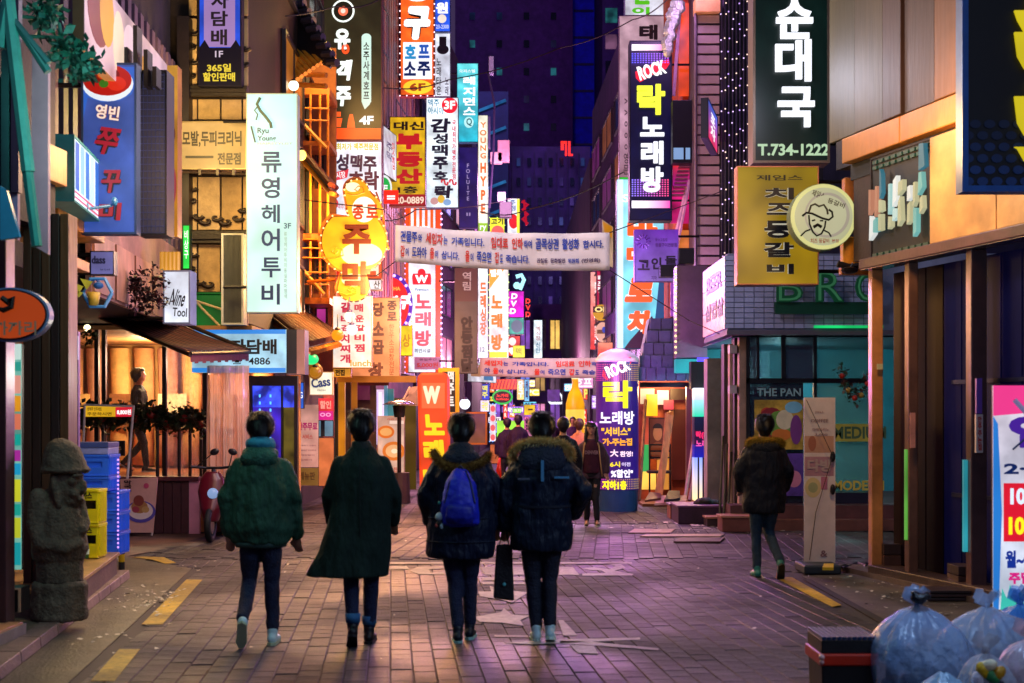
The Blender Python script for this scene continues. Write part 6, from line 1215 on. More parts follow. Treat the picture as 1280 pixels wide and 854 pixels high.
sign('food photo menu board with orange noodle bowls on easel', (472,520,506,592), 29, '#e8b8a0', .75, dp=.05, fr=.015, side='#c8a890', cat='menu board', name='menu_board', shapes=(('disc', (472,532,493,548), '#e8701c', .8), ('disc', (475,535,490,545), '#f0a860', .85), ('disc', (478,552,506,576), '#e87828', .8), ('disc', (482,556,502,572), '#f4b478', .85), ('disc', (489,561,497,567), '#f8e0b8', .9), ('rect', (487,526,505,530), '#f4d8c8', .8)), txt=(T('라면 전문', (484,523,503,525.5), '#a04838'), T('한우', (492,584,502,590), '#c83c28')))
# ---------------------------------------------------------------- people
def vox(o, s, smooth=2, disp=None, dsz=.12):
    m = o.modifiers.new('union', 'REMESH'); m.mode = 'VOXEL'; m.voxel_size = s; m.use_smooth_shade = True
    if smooth: k = o.modifiers.new('soften', 'SMOOTH'); k.factor = .5; k.iterations = smooth
    if disp:
        t = bpy.data.textures.get('folds%g' % dsz) or bpy.data.textures.new('folds%g' % dsz, 'CLOUDS'); t.noise_scale = dsz; t.noise_depth = 2
        d = o.modifiers.new('folds', 'DISPLACE'); d.texture = t; d.strength = disp; d.mid_level = .5; d.texture_coords = 'LOCAL'
    return o
def person(label, xy, H=1.75, yaw=0, legs=None, arms=None, coat=None, trousers='#141828', shoes='#e0e8e8', skin='#b8846a', hair='#050407', hairshape='short', lod=1.0, hood=None, lean=(0,0), group=None, sole=None, width=1.0, cuff=None):
    """legs: ((knee xyz, ankle xyz, toe pitch), same for the other), left first; arms: ((elbow, wrist), ...); z for a 1.75 m figure, x right, y forward"""
    k = H / 1.75; ca, sa = math.cos(R(yaw)), math.sin(R(yaw)); X0, Y0 = xy
    root = thing('person', label, 'person', (X0, Y0, 0), group)
    def fw(v):
        x, y, z = v.x * k * width * (.93 if coat else 1), v.y * k, v.z * k; x += lean[0]*z; y += lean[1]*z
        return Vector((X0 + x*ca - y*sa, Y0 + x*sa + y*ca, z))
    legs = legs or (((-.09,.03,.5),(-.09,.0,.09),0), ((.09,.03,.5),(.09,0,.09),0))
    arms = arms or (((-.27,.02,1.14),(-.28,.06,.90)), ((.27,.02,1.14),(.28,.06,.90)))
    B = MB()
    B.rings([((0,0,.86),.15,.10), ((0,0,.95),.165,.115), ((0,0,1.08),.135,.095), ((0,0,1.25),.15,.10), ((0,0,1.36),.15,.09), ((0,-.01,1.43),.10,.07), ((0,-.005,1.49),.06,.058)], 20)
    B.limb([(0,-.01,1.44),(0,.01,1.56)], [.064,.058]); B.ell((0,.0,1.655), (.084,.098,.108), 20, 14); B.ell((0,.03,1.60), (.058,.068,.065), 14, 10)
    B.ell((0,.10,1.635), (.014,.022,.022), 8, 6); B.ell((0,.092,1.598), (.026,.014,.010), 8, 6); B.ell((0,.082,1.565), (.025,.022,.018), 8, 6)
    for s in (-1, 1):
        B.ell((s*.088,.0,1.64), (.012,.022,.034), 8, 6); B.ell((s*.032,.083,1.668), (.022,.014,.008), 8, 6)
        B.limb([(s*.13,0,1.36), (s*.15,0,1.345)], [.05,.045])
    for si, (e, wv) in enumerate(arms):
        s = -1 if si == 0 else 1; e = Vector(e); wv = Vector(wv)
        B.limb([(s*.15,0,1.34), e, wv], [.045,.036,.028]); d = (wv-e).normalized(); side = Vector((-s,.25,0)); side = (side - d*side.dot(d)).normalized(); nrm = d.cross(side).normalized()
        pal = wv + d*.055; Mx = Matrix((side, nrm, d)).transposed()
        B.ell(pal, (.040,.018,.052), 12, 8, rot=Mx)
        for f in range(4):       # four curled fingers of unequal length and a thumb from the side of the palm
            L = (.066,.074,.070,.054)[f]; b0 = pal + d*.035 + side*(.028-.019*f); m1 = b0 + d*L*.5 + nrm*.012*s; m2 = m1 + d*L*.35 + nrm*.022*s; m3 = m2 + d*L*.1 + nrm*.02*s
            B.limb([b0, m1, m2, m3], [.0095,.009,.008,.007], 7)
        t0 = pal - d*.02 + side*.032; B.limb([t0, t0 + side*.022 + d*.03, t0 + side*.02 + d*.058 + nrm*.012*s], [.013,.011,.009], 7)
    for si, (kn, an, pit) in enumerate(legs):
        s = -1 if si == 0 else 1
        B.limb([(s*.085,0,.90), kn, an], [.078,.05,.036]); f = Vector((s*.02, math.cos(R(pit)), -math.sin(R(pit)))); a = Vector(an); B.limb([a - f*.03 - Vector((0,0,.04)), a + f*.14 - Vector((0,0,.045))], [.034,.028])
    b = B.xf(fw).build('body', mat(skin, .5, .1, 20, .05, name='skin'), root); vox(b, .0085*lod if lod < 1.5 else .02, 1)
    # hair
    Hh = MB(); rr = random.Random(int(X0*1000) % 997)
    Hh.ell((0,-.034,1.672), (.106,.106,.104), 20, 14); Hh.ell((0,-.045,1.640), (.102,.092,.098), 16, 12); Hh.ell((0,-.055,1.575), (.074,.055,.060), 14, 10)
    for s in (-1,1): Hh.ell((s*.086,-.005,1.655), (.028,.050,.06), 10, 8)
    Hh.ell((0,.035,1.735), (.075,.06,.032), 14, 8)
    if hairshape == 'long':
        Hh.v = [(v_[0], v_[1]-.02, v_[2]) for v_ in Hh.v]
        Hh.ell((0,-.07,1.52), (.10,.06,.16), 16, 12)
        for s in (-1,1): Hh.limb([(s*.085,.02,1.66),(s*.10,.04,1.50),(s*.085,.06,1.34)], [.028,.036,.022])
    h = Hh.xf(fw).build('hair', mat(hair, .45, .3, 30, .3, name='hair', stretch=(3,3,.6)), root); vox(h, .009*lod if lod < 1.5 else .02, 1, .012, .03)
    if lod < 1.5:
        St = MB()
        for _ in range(2600):
            th = rr.uniform(0, 6.283); ph = rr.uniform(.15, 1.0) * 2.0; n_ = Vector((math.sin(ph)*math.cos(th), math.sin(ph)*math.sin(th), math.cos(ph)))
            if n_.y > .45 and n_.z < .55: continue
            p = Vector((0,-.034,1.668)) + Vector((n_.x*.106, n_.y*.108, n_.z*.104)); down = Vector((n_.x*.3, n_.y*.3-.2, -1)); t_ = (down - n_*down.dot(n_)).normalized()
            if n_.z > .75: t_ = Vector((rr.uniform(-1,1), rr.uniform(-1,1), -.2)).normalized()
            L = rr.uniform(.03,.065); w_ = t_.cross(n_).normalized()*.0028; St.add([p-w_, p+w_, p+t_*L+n_*rr.uniform(.004,.026)], [(0,1,2)])
        St.xf(fw).build('hair_strands', mat(hair, .4, .3, 30, 0, name='hair'), h)
    # trousers
    Tm = MB(); Tm.rings([((0,0,.84),.155,.115), ((0,0,.92),.175,.125), ((0,0,1.02),.16,.11), ((0,0,1.06),.14,.1)], 20)
    for si, (kn, an, pit) in enumerate(legs):
        s = -1 if si == 0 else 1; kn = Vector(kn); an = Vector(an)
        Tm.limb([(s*.085,0,.90), Vector((s*.088,0,.72)).lerp(kn,.15), kn, kn.lerp(an,.55), an + Vector((0,0,.035 if cuff is None else .05))], [.092,.086,.064,.058,.052])
    t = Tm.xf(fw).build('trousers', mat(trousers, .75, .3, 12, .5, bscale=70, name='denim'), root); vox(t, .011*lod, 1, .016, .07)
    # shoes
    for si, (kn, an, pit) in enumerate(legs):
        s = -1 if si == 0 else 1; a = Vector(an); f = Vector((s*.10, math.cos(R(pit)), -math.sin(R(pit)))).normalized(); upv = Vector((0, math.sin(R(pit)), math.cos(R(pit)))); lat = f.cross(upv).normalized()
        Mx = Matrix((lat, f, upv)).transposed(); c = a - upv*.045
        Sh = MB(); Sh.ell(c - f*.03, (.042,.055,.046), 14, 10, rot=Mx); Sh.ell(c + f*.06 - upv*.008, (.044,.085,.036), 14, 10, rot=Mx); Sh.ell(c + f*.13 - upv*.015, (.042,.06,.027), 14, 10, rot=Mx); Sh.limb([a - f*.01, a + Vector((0,0,.02)) - f*.01], [.045,.045])
        o = Sh.xf(fw).build('shoe', mat(shoes, .45, .15, 15, .1, name='shoe'), root); vox(o, .01*lod, 1)
        So = MB(); base = c - upv*.036; pts = [base + f*(-.085)+lat*.0, base - f*.06+lat*.036, base + f*.03+lat*.040, base + f*.12+lat*.045, base + f*.18+lat*.02, base + f*.18-lat*.02, base + f*.12-lat*.045, base + f*.03-lat*.038, base - f*.06-lat*.036]
        So.slab([p - upv*.012 for p in pts], upv*.022); so_ = So.xf(fw).build('sole', mat(sole or '#c8d0c8', .5, .1, 10, 0), o)
        if cuff:
            Cf = MB(); Cf.rings([((a.x,a.y,a.z+.05),.058,.06), ((a.x,a.y,a.z+.115),.062,.064)], 16); Cf.xf(fw).build('cuff', mat(cuff, .7, .2, 20, .2), t, smooth=True)
    # coat: rings (z, cx, cy, rx, ry) from hem upward, then the sleeves
    if coat:
        Cm = MB(); Cm.rings([((r[1], r[2], r[0]), r[3], r[4]) for r in coat['rings']], 28)
        r_ = coat.get('sleeve', (.085,.072,.058)); r_ = (r_[0]*.86, r_[1]*.88, r_[2]*.95)
        for si, (e, wv) in enumerate(arms):
            s = -1 if si == 0 else 1; e = Vector(e); wv = Vector(wv); sh = (s*coat.get('sh', .19)*.87, -.005, 1.345)
            Cm.limb([sh, Vector(sh).lerp(e,.5), e, e.lerp(wv,.5), wv - (wv-e).normalized()*.01], [r_[0], (r_[0]+r_[1])/2, r_[1], (r_[1]+r_[2])/2, r_[2]])
        o = Cm.xf(fw).build('coat', mat(coat['c'], coat.get('rough',.7), .35, 5, .9, bscale=9, stretch=(1,1,.35), spec=.25, name='cloth'), root); vox(o, .012*lod, 2, coat.get('disp',.03), coat.get('dsz',.13))
        root['_'] = 0; del root['_']
        if coat.get('collar'):
            Cc = MB(); Cc.rings([((0,-.01,1.43),.105,.085), ((0,-.015,1.47),.088,.078), ((0,-.02,1.52),.078,.072), ((0,-.02,1.53),.07,.064)], 20); vox(Cc.xf(fw).build('collar', mat(coat['collar'], .7, .2, 8, .3), o), .011, 1)
        if coat.get('quilt'):
            for z in coat['quilt']:
                mbq = MB(); pts = []
                rs = coat['rings']
                for q_ in range(29):
                    a = 6.283*q_/28; lo = max([r for r in rs if r[0] <= z], key=lambda r: r[0]); hi = min([r for r in rs if r[0] > z], key=lambda r: r[0]); t_ = (z-lo[0])/(hi[0]-lo[0])
                    cx, cy, rx, ry = [lo[i]*(1-t_)+hi[i]*t_ for i in (1,2,3,4)]; pts.append((cx+(rx+.002)*math.cos(a), cy+(ry+.002)*math.sin(a), z))
                mbq.tube(pts, .006, 5); mbq.xf(fw).build('seam', mat(coat['c'], .8, .2, 8, 0), o)
    if hood:
        hd = MB()
        for e_ in hood['blobs']: hd.ell(e_[0], e_[1], 18, 12)
        ho = hd.xf(fw).build('hood', mat(hood['c'], .7, .3, 8, .4, bscale=50, name='cloth'), root); vox(ho, .011*lod, 2, .02, .09)
        if hood.get('inner'):
            hi_ = MB()
            for e_ in hood['inner'][1]: hi_.ell(e_[0], e_[1], 18, 12)
            vox(hi_.xf(fw).build('hood_lining', mat(hood['inner'][0], .75, .2, 10, .3), ho), .011, 1, .015, .06)
        if hood.get('fur'):
            path, rad, cols, cnt = hood['fur']; path = [Vector(p) for p in path]
            core = MB(); core.tube(path, [rad*.55]*len(path), 8); core.xf(fw).build('fur_trim', mat(cols[0], .8, .4, 40, .6), ho, smooth=True)
            for ci, c_ in enumerate(cols):
                fu = MB()
                for _ in range(cnt // len(cols)):
                    t_ = rr.random()*(len(path)-1); i = int(t_); p = path[i].lerp(path[i+1], t_-i); d = Vector((rr.gauss(0,1), rr.gauss(0,1), rr.gauss(0,1))).normalized(); d = (d + Vector((0,-.25,0))).normalized()
                    p = p + d*rad*.4; L = rad*rr.uniform(.5,1.15); tip = p + d*L + Vector((0,0,-.25*L)); w_ = d.cross(Vector((rr.random(),rr.random(),rr.random()))).normalized()*.0022
                    fu.add([p-w_, p+w_, tip], [(0,1,2)])
                fu.xf(fw).build('fur', mat(c_, .7, .3, 30, 0, name='fur'), ho)
    return root, fw
PARKA = [(.79,0,0,.255,.185),(.86,0,0,.26,.19),(1.0,0,0,.235,.175),(1.12,0,-.01,.225,.17),(1.25,0,-.01,.245,.18),(1.36,0,-.01,.235,.165),(1.43,0,-.01,.175,.12),(1.485,0,-.01,.10,.085),(1.50,0,-.01,.08,.07)]
fp = lambda x, y: (lambda g: (g.x, g.y))(G(x, y))
# 1 green hooded jacket
p1, f1 = person('man walking away in green hooded jacket and dark jeans, leftmost of four walkers', fp(326,806), 1.72, 4,
    legs=(((-.10,.10,.49),(-.12,-.20,.20),55), ((.085,.05,.49),(.09,.06,.085),0)), arms=(((-.265,-.05,1.11),(-.25,-.02,.86)), ((.27,-.02,1.10),(.285,.08,.82))),
    coat=dict(c='#2c5440', rings=[(.77,0,0,.215,.165),(.79,0,0,.235,.185),(.88,0,-.005,.262,.20),(1.05,0,-.01,.255,.195),(1.25,0,-.01,.245,.18),(1.345,0,-.01,.22,.155),(1.42,0,-.01,.155,.115),(1.49,0,-.01,.09,.08)], sleeve=(.09,.085,.052), sh=.20, disp=.06, dsz=.16),
    trousers='#182340', shoes='#c8e8e8', sole='#b8c8a0', hood=dict(c='#2a6450', blobs=(((0,-.10,1.42),(.155,.085,.085)),((0,-.075,1.47),(.13,.08,.06)),((-.09,-.02,1.45),(.06,.08,.05)),((.09,-.02,1.45),(.06,.08,.05))), inner=('#2f96b0', (((0,-.085,1.53),(.105,.065,.055)),((.075,-.03,1.52),(.05,.075,.05)),((-.075,-.03,1.52),(.05,.075,.05))))))
mb = MB(); mb.rings([((0,0,.745),.205,.158),((0,0,.785),.222,.17)], 24); mb.xf(f1).build('waistband', mat('#2c4a44', .8, .2, 30, .4), p1, smooth=True)
# 2 long dark green coat
p2, f2 = person('man in long dark green overcoat with flared hem, second of four walkers', fp(452,806), 1.74, 2,
    legs=(((-.085,.02,.50),(-.06,-.13,.14),30), ((.075,.06,.49),(.055,.10,.09),0)), arms=(((-.255,.02,1.12),(-.25,.12,.92)), ((.255,.02,1.12),(.25,.14,.92))),
    coat=dict(c='#1a2c26', rings=[(.52,-.115,-.03,.335,.20),(.54,-.11,-.03,.33,.20),(.70,-.055,-.02,.295,.19),(.90,-.02,-.01,.255,.175),(1.08,0,-.01,.235,.165),(1.25,0,-.01,.235,.165),(1.345,0,-.01,.21,.145),(1.42,0,-.01,.14,.105),(1.49,0,-.01,.09,.08)], sleeve=(.085,.078,.06), sh=.195, disp=.018, dsz=.22, collar='#15261f', rough=.85),
    trousers='#162044', shoes='#0e0c12', sole='#0a0a0c', cuff='#2f6a9a')
mb = MB(); mb.tube([(0,-.188,.66),(0,-.19,.85),(0,-.186,1.05),(0,-.188,1.25),(0,-.17,1.38)], .004, 4); mb.xf(f2).build('back_seam', mat('#0c1814', .9), p2)
# 3 navy parka with backpack
p3, f3 = person('man in navy parka with tan fur hood and blue backpack, third walker', fp(577,801), 1.71, 0,
    legs=(((-.06,.03,.49),(-.03,-.04,.085),0), ((.07,.06,.49),(.065,.12,.09),0)), arms=(((-.30,.0,1.14),(-.275,.08,.93)), ((.30,.0,1.14),(.29,.08,.90))),
    coat=dict(c='#0e1830', rings=[(.65,-.01,0,.275,.19),(.69,-.01,0,.29,.20),(.88,0,0,.285,.195),(1.05,0,-.01,.262,.185),(1.25,0,-.01,.26,.185),(1.345,0,-.01,.23,.16),(1.42,0,-.01,.16,.115),(1.49,0,-.01,.10,.085)], sleeve=(.095,.09,.062), sh=.205, disp=.035, dsz=.14, quilt=(.78,.96), rough=.5),
    trousers='#182040', shoes='#101824', sole='#a0d0c8', hood=dict(c='#131c30', blobs=(((0,-.11,1.42),(.16,.08,.09)),((0,-.085,1.49),(.12,.075,.06))), fur=([(-.235,.0,1.47),(-.21,-.07,1.435),(-.15,-.15,1.385),(-.07,-.19,1.355),(0,-.20,1.35),(.08,-.19,1.36),(.16,-.14,1.395),(.215,-.06,1.43),(.225,.0,1.45)], .042, ('#8a6424','#a8803a','#5e4016'), 5200)))
# 4 navy parka with pale fur and reflective bars
p4, f4 = person('man in navy parka with pale fur hood carrying black bag, rightmost of four walkers', fp(677,801), 1.72, 0,
    legs=(((-.075,.04,.49),(-.045,.02,.085),0), ((.07,.03,.49),(.07,-.03,.10),14)), arms=(((-.30,.0,1.13),(-.30,.08,.89)), ((.335,.02,1.16),(.27,.16,1.00))),
    coat=dict(c='#0c182c', rings=[(.70,.0,0,.25,.17),(.74,.0,0,.262,.18),(.88,0,0,.255,.18),(1.02,0,-.01,.24,.175),(1.06,0,-.01,.225,.17),(1.25,0,-.01,.26,.185),(1.345,0,-.01,.235,.16),(1.42,0,-.01,.165,.115),(1.49,0,-.01,.10,.085)], sleeve=(.10,.11,.085), sh=.205, disp=.035, dsz=.12, rough=.5),
    trousers='#10182c', shoes='#c0e0e0', sole='#c8e0d0', hood=dict(c='#101a30', blobs=(((0,-.12,1.40),(.20,.08,.12)),((0,-.10,1.49),(.19,.075,.06))), fur=([(-.245,-.04,1.41),(-.24,-.06,1.47),(-.19,-.10,1.515),(-.10,-.13,1.54),(0,-.14,1.545),(.10,-.13,1.54),(.18,-.10,1.52),(.235,-.06,1.475),(.245,-.04,1.41)], .045, ('#d8b468','#c09850','#f0d898'), 5600)))
for (x0,x1,z0,z1,c) in ((-.01,.014,1.24,1.40,'#4a88b0'),(.10,.22,1.262,1.277,'#4a88b0'),(-.20,-.10,1.252,1.264,'#54586a')):
    mb = MB(); yy = -.215 if z0 < 1.3 and x1 > .02 or x0 < -.05 else -.222; mb.box(x0,x1,yy,yy+.02,z0,z1); mb.xf(f4).build('reflective_bar', mat(c, .4, .05, 5, 0), p4)
mb = MB(); mb.rings([((0,-.01,1.035),.242,.183),((0,-.01,1.055),.245,.186)], 28, cap=False); mb.xf(f4).build('waist_seam', mat('#0c1426', .7), p4, smooth=True)
# bag held in the left hand of walker 4
hw = f4(Vector((-.31,.08,.80)))
bg_ = thing('carry_bag', 'black soft carry bag hanging from the left hand of fourth walker', 'bag', hw - Vector((0,0,.42)))
mb = MB(); mb.hexa([hw+Vector(v) for v in ((-.085,-.05,-.47),(.075,-.05,-.49),(.075,.05,-.49),(-.085,.05,-.47),(-.06,-.04,-.06),(.06,-.04,-.06),(.06,.04,-.06),(-.06,.04,-.06))]); o = mb.build('body', mat('#0a0a0e', .6, .3, 10, .3), bg_, bev=.015)
for s in (-.035,.035):
    mb = MB(); mb.tube([hw+Vector((s,-.02,-.06)), hw+Vector((s*.5,-.02,.03)), hw+Vector((0,0,.07))], .006, 6); mb.build('strap', mat('#1a1a20', .5), bg_)
mb = MB(); mb.ell(hw+Vector((.0,-.062,-.36)), (.014,.006,.014), 10, 6); mb.build('badge', mat('#58c0c0', .3), bg_)
# backpack
c0 = f3(Vector((0,-.27,1.12)))
bp = thing('backpack', 'bright blue backpack with small white charm worn by third walker', 'backpack', f3(Vector((0,-.27,.90))))
mb = MB(); mb.rings([(((0,-.27,.905)),.125,.05),((0,-.285,.93),.155,.085),((0,-.30,1.02),.16,.10),((0,-.295,1.15),.145,.095),((0,-.275,1.26),.11,.08),((0,-.25,1.33),.06,.05),((0,-.24,1.345),.03,.03)], 24); vox(mb.xf(f3).build('body', mat('#1a28c8', .5, .3, 6, .3), bp), .011, 2, .03, .08)
mb = MB(); mb.rings([((0,-.34,.93),.11,.04),((0,-.37,.98),.12,.055),((0,-.375,1.06),.11,.05),((0,-.345,1.10),.09,.03)], 20); vox(mb.xf(f3).build('front_pocket', mat('#1420a0', .5, .3, 6, .3), bp), .011, 1, .015, .05)
for s in (-1,1):
    mb = MB(); mb.tube([(s*.115,-.30,.96),(s*.12,-.36,1.10),(s*.085,-.34,1.24),(s*.045,-.27,1.33)], .009, 6); mb.xf(f3).build('piping', mat('#0c1050', .5), bp)
mb = MB(); mb.tube([(-.03,-.25,1.33),(0,-.25,1.37),(.03,-.25,1.33)], .008, 6); mb.xf(f3).build('handle', mat('#0c1040', .5), bp)
mb = MB(); mb.ell((0,-.382,1.14),(.02,.006,.016),10,6); mb.xf(f3).build('badge', mat('#3a60c0', .4), bp)
ch = thing('charm', 'white and dark plush charm dangling off the blue backpack', 'charm', f3(Vector((-.17,-.31,.93))))
for v, r_, c in (((-.17,-.32,.985),(.032,.028,.034),'#b8d0d8'),((-.165,-.32,.935),(.028,.024,.026),'#1a1c24'),((-.15,-.335,.915),(.014,.012,.022),'#a8c0cc'),((-.19,-.325,.92),(.012,.012,.014),'#c05048'),((-.17,-.315,1.09),(.012,.01,.012),'#2f9a90')):
    mb = MB(); mb.ell(v, r_, 12, 8); mb.xf(f3).build('plush_piece', mat(c, .7, .2, 30, .2), ch, smooth=True)
mb = MB(); mb.tube([(-.16,-.31,1.14),(-.17,-.315,1.0)], .003, 5); mb.xf(f3).build('cord', mat('#20242c', .5), ch)
# 5 man at right
p5, f5 = person('man in black parka with yellow fur hood walking by restaurant window', fp(955,722), 1.71, 2, lod=1.2,
    legs=(((-.08,.06,.49),(-.07,.06,.085),0), ((.075,.10,.50),(.14,-.20,.17),50)), arms=(((-.27,.0,1.15),(-.25,.12,.98)), ((.27,.0,1.15),(.25,.12,.98))),
    coat=dict(c='#12141f', rings=[(.70,0,0,.245,.17),(.74,0,0,.255,.18),(1.0,0,0,.25,.18),(1.25,0,-.01,.25,.18),(1.36,0,-.01,.235,.16),(1.43,0,-.01,.17,.12),(1.49,0,-.01,.10,.085)], sleeve=(.10,.105,.085), sh=.20, disp=.035, dsz=.12, rough=.6),
    trousers='#243c50', shoes='#1f7a70', sole='#0c1a1c', hood=dict(c='#10141e', blobs=(((0,-.11,1.42),(.16,.08,.09)),((0,-.09,1.47),(.14,.075,.06))), fur=([(-.20,.0,1.44),(-.20,-.07,1.475),(-.14,-.12,1.50),(-.05,-.15,1.49),(.05,-.15,1.49),(.14,-.12,1.49),(.20,-.07,1.465),(.205,.0,1.43)], .045, ('#b08a20','#8a6a14','#c8a030'), 3600)))
# 6 woman facing
p6, f6 = person('woman in black cap, open beige coat and burgundy sweater walking toward camera', fp(739,657), 1.60, 180, lod=1.3, hair='#0c0810', hairshape='long', skin='#c08a78', width=1.04,
    legs=(((-.075,.06,.49),(-.10,.05,.085),0), ((.07,.04,.49),(.075,-.05,.095),8)), arms=(((-.26,-.02,1.15),(-.27,.02,.93)), ((.26,-.02,1.15),(.27,.02,.93))),
    coat=dict(c='#5a4452', rings=[(.80,0,-.03,.25,.13),(.84,0,-.03,.26,.14),(1.05,0,-.03,.24,.135),(1.25,0,-.03,.235,.13),(1.36,0,-.02,.22,.12),(1.43,0,-.02,.16,.10),(1.48,0,-.02,.10,.08)], sleeve=(.085,.08,.065), sh=.19, disp=.025),
    trousers='#14101e', shoes='#0c0a12')
mb = MB(); mb.rings([((0,.05,.90),.15,.095),((0,.05,1.0),.16,.10),((0,.05,1.2),.165,.105),((0,.04,1.36),.14,.09),((0,.02,1.46),.075,.07)], 22); vox(mb.xf(f6).build('sweater', mat('#4a1430', .8, .2, 14, .3), p6), .014, 1, .015, .08)
Pt = Panel((f6(Vector((.12,.165,1.2))).x, f6(Vector((.12,.165,1.2))).y), (f6(Vector((-.12,.165,1.2))).x, f6(Vector((-.12,.165,1.2))).y), f6(Vector((0,0,1.22))).z, f6(Vector((0,0,1.285))).z)
write(Pt, p6, 'DENVER', (0,0,1,1), '#a07a8a', 0, bold=.05, d=.0)
mb = MB(); mb.ell((0,-.01,1.71),(.092,.105,.062),18,10); mb.ell((0,.085,1.69),(.07,.065,.012),16,6); vox(mb.xf(f6).build('cap', mat('#0a080e', .7), p6), .01, 1)
for s in (-1,1):
    mb = MB(); mb.tube([(s*.09,.03,1.46),(s*.13,.10,1.36),(s*.15,.10,1.15),(s*.19,.09,.84)], .014, 6); mb.xf(f6).build('piping', mat('#c8a070', .6), p6, smooth=True)
    mb = MB(); mb.ell((s*.03,.092,1.655),(.013,.006,.006),8,6); mb.xf(f6).build('eye', mat('#0c0a0c', .2), p6)
mb = MB(); mb.ell((0,.10,1.597),(.022,.008,.007),8,6); mb.xf(f6).build('lips', mat('#a02c34', .4), p6)
# more distant walkers
def far_person(label, x, y, H, yaw, c, lodv=1.9, tr='#1a1428', hair='#120c18', hd=False, w_=1.0):
    return person(label, fp(x,y), H, yaw, lod=lodv, trousers=tr, hair=hair, hairshape='long' if hd else 'short', shoes='#1a1620', width=w_, legs=(((-.085,.08,.49),(-.085,.10,.085),0), ((.085,.0,.49),(.085,-.12,.10),12)),
        coat=dict(c=c, rings=[(.78,0,0,.235,.165),(.84,0,0,.24,.17),(1.1,0,-.01,.225,.165),(1.3,0,-.01,.235,.165),(1.4,0,-.01,.18,.12),(1.48,0,-.01,.09,.08)], sleeve=(.085,.075,.06), sh=.195, disp=.02))
far_person('man in black jacket walking behind the fourth walker shoulder', 704, 661, 1.68, 0, '#120e18')
far_person('distant figure in pale orange coat left of the woman in cap', 724, 632, 1.65, 0, '#c07850', hair='#402018')
far_person('dark violet silhouetted passer-by in hat before green stall light', 634, 612, 1.66, 10, '#2c1844', hair='#241238')
far_person('taller violet silhouetted passer-by beside the green stall light', 648, 613, 1.74, -8, '#2a1640', hair='#221036', w_=.95)
far_person('far pedestrian in dark coat seen small near street end', 690, 592, 1.7, 0, '#281838', 2.4)
far_person('far pedestrian in plum coat near the yellow bottle stall', 716, 594, 1.68, 180, '#402050', 2.4)
# the man inside the shop, in profile facing right
pm, fm = person('man in black shirt stepping past garland inside the noodle shop', (W(174,590,23.2).x, 23.2), 1.68, -78, lod=1.3, skin='#c08060', trousers='#0e0c14', shoes='#0c0a0c',
    legs=(((-.07,.05,.50),(-.07,-.22,.17),35), ((.07,.08,.50),(.07,.12,.09),0)), arms=(((-.22,-.02,1.14),(-.20,.16,.98)), ((.22,.02,1.15),(.20,.22,1.02))),
    coat=dict(c='#0e0c14', rings=[(.88,0,0,.175,.135),(1.05,0,0,.165,.13),(1.25,0,0,.19,.145),(1.37,0,-.01,.19,.13),(1.44,0,-.01,.12,.09),(1.48,0,-.01,.07,.065)], sleeve=(.075,.068,.06), sh=.18, disp=.015))
pm.location.z += .80
mb = MB(); q_ = fm(Vector((.16,-.05,.90))); mb.box(q_.x-.07, q_.x+.07, q_.y-.05, q_.y+.02, q_.z+.0, q_.z+.2); mb.build('blue_cloth', mat('#1c3ad0', .6, .3, 8, .2), pm)

# ---------------------------------------------------------------- statue
sg = G(62, 780, .08); sx, sy = sg.x, sg.y + .25
stt = thing('stone_statue', 'grey basalt grandfather statue with mushroom hat on squat round plinth', 'statue', (sx, sy, .08))
zf = lambda y: EYE + (HY - y)/F*sy
basalt = mat('#6a5c4a', .85, .45, 10, .9, bscale=45, grime=.25, name='basalt')
mb = MB(); mb.rings([((sx,sy,.08),.215,.2),((sx,sy,.10),.225,.21),((sx,sy,.36),.222,.21),((sx,sy,.385),.205,.19)], 24); vox(mb.build('plinth', basalt, stt), .014, 1, .03, .09)
mb = MB(); s_ = 1
mb.rings([((sx,sy,.38),.185,.17),((sx,sy,.57),.182,.17)], 20)
mb.rings([((sx-.01,sy,.56),.20,.18),((sx,sy,.64),.225,.2),((sx-.0,sy,.8),.205,.19),((sx-.02,sy,.95),.19,.165),((sx-.04,sy,1.05),.15,.13),((sx-.04,sy,1.12),.08,.08)], 20)
mb.ell((sx+.06,sy-.02,1.15),(.135,.14,.175),20,14); mb.ell((sx+.10,sy-.03,1.04),(.10,.10,.07),16,10)      # head turned to the right
mb.ell((sx+.20,sy-.06,1.14),(.035,.045,.06),10,8); mb.ell((sx+.185,sy-.07,1.045),(.03,.05,.02),10,8); mb.ell((sx+.14,sy-.135,1.19),(.036,.03,.036),12,8); mb.ell((sx+.17,sy-.09,1.235),(.045,.09,.016),10,8); mb.ell((sx+.155,sy-.12,1.09),(.04,.035,.035),10,8)
mb.limb([(sx+.00,sy-.155,1.21),(sx+.02,sy-.165,1.10),(sx+.04,sy-.15,1.00)],[.026,.032,.022])
mb.limb([(sx-.13,sy-.12,1.06),(sx-.15,sy-.15,.85),(sx-.10,sy-.17,.70),(sx+.10,sy-.17,.66),(sx+.18,sy-.10,.70)],[.075,.065,.06,.05,.045]); mb.limb([(sx+.12,sy+.08,1.05),(sx+.19,sy+.02,.85),(sx+.19,sy-.05,.80)],[.05,.045,.05])
vox(mb.build('figure', basalt, stt), .011, 0, .014, .05)
mb = MB(); mb.rings([((sx+.045,sy-.02,1.25),.17,.18),((sx+.05,sy-.02,1.275),.195,.20),((sx+.045,sy-.02,1.30),.175,.175),((sx+.035,sy-.01,1.36),.165,.165),((sx+.02,sy,1.44),.14,.145),((sx+.01,sy,1.50),.095,.10),((sx+.0,sy,1.525),.04,.04)], 24); h_ = vox(mb.build('hat', basalt, stt), .013, 1, .025, .08)

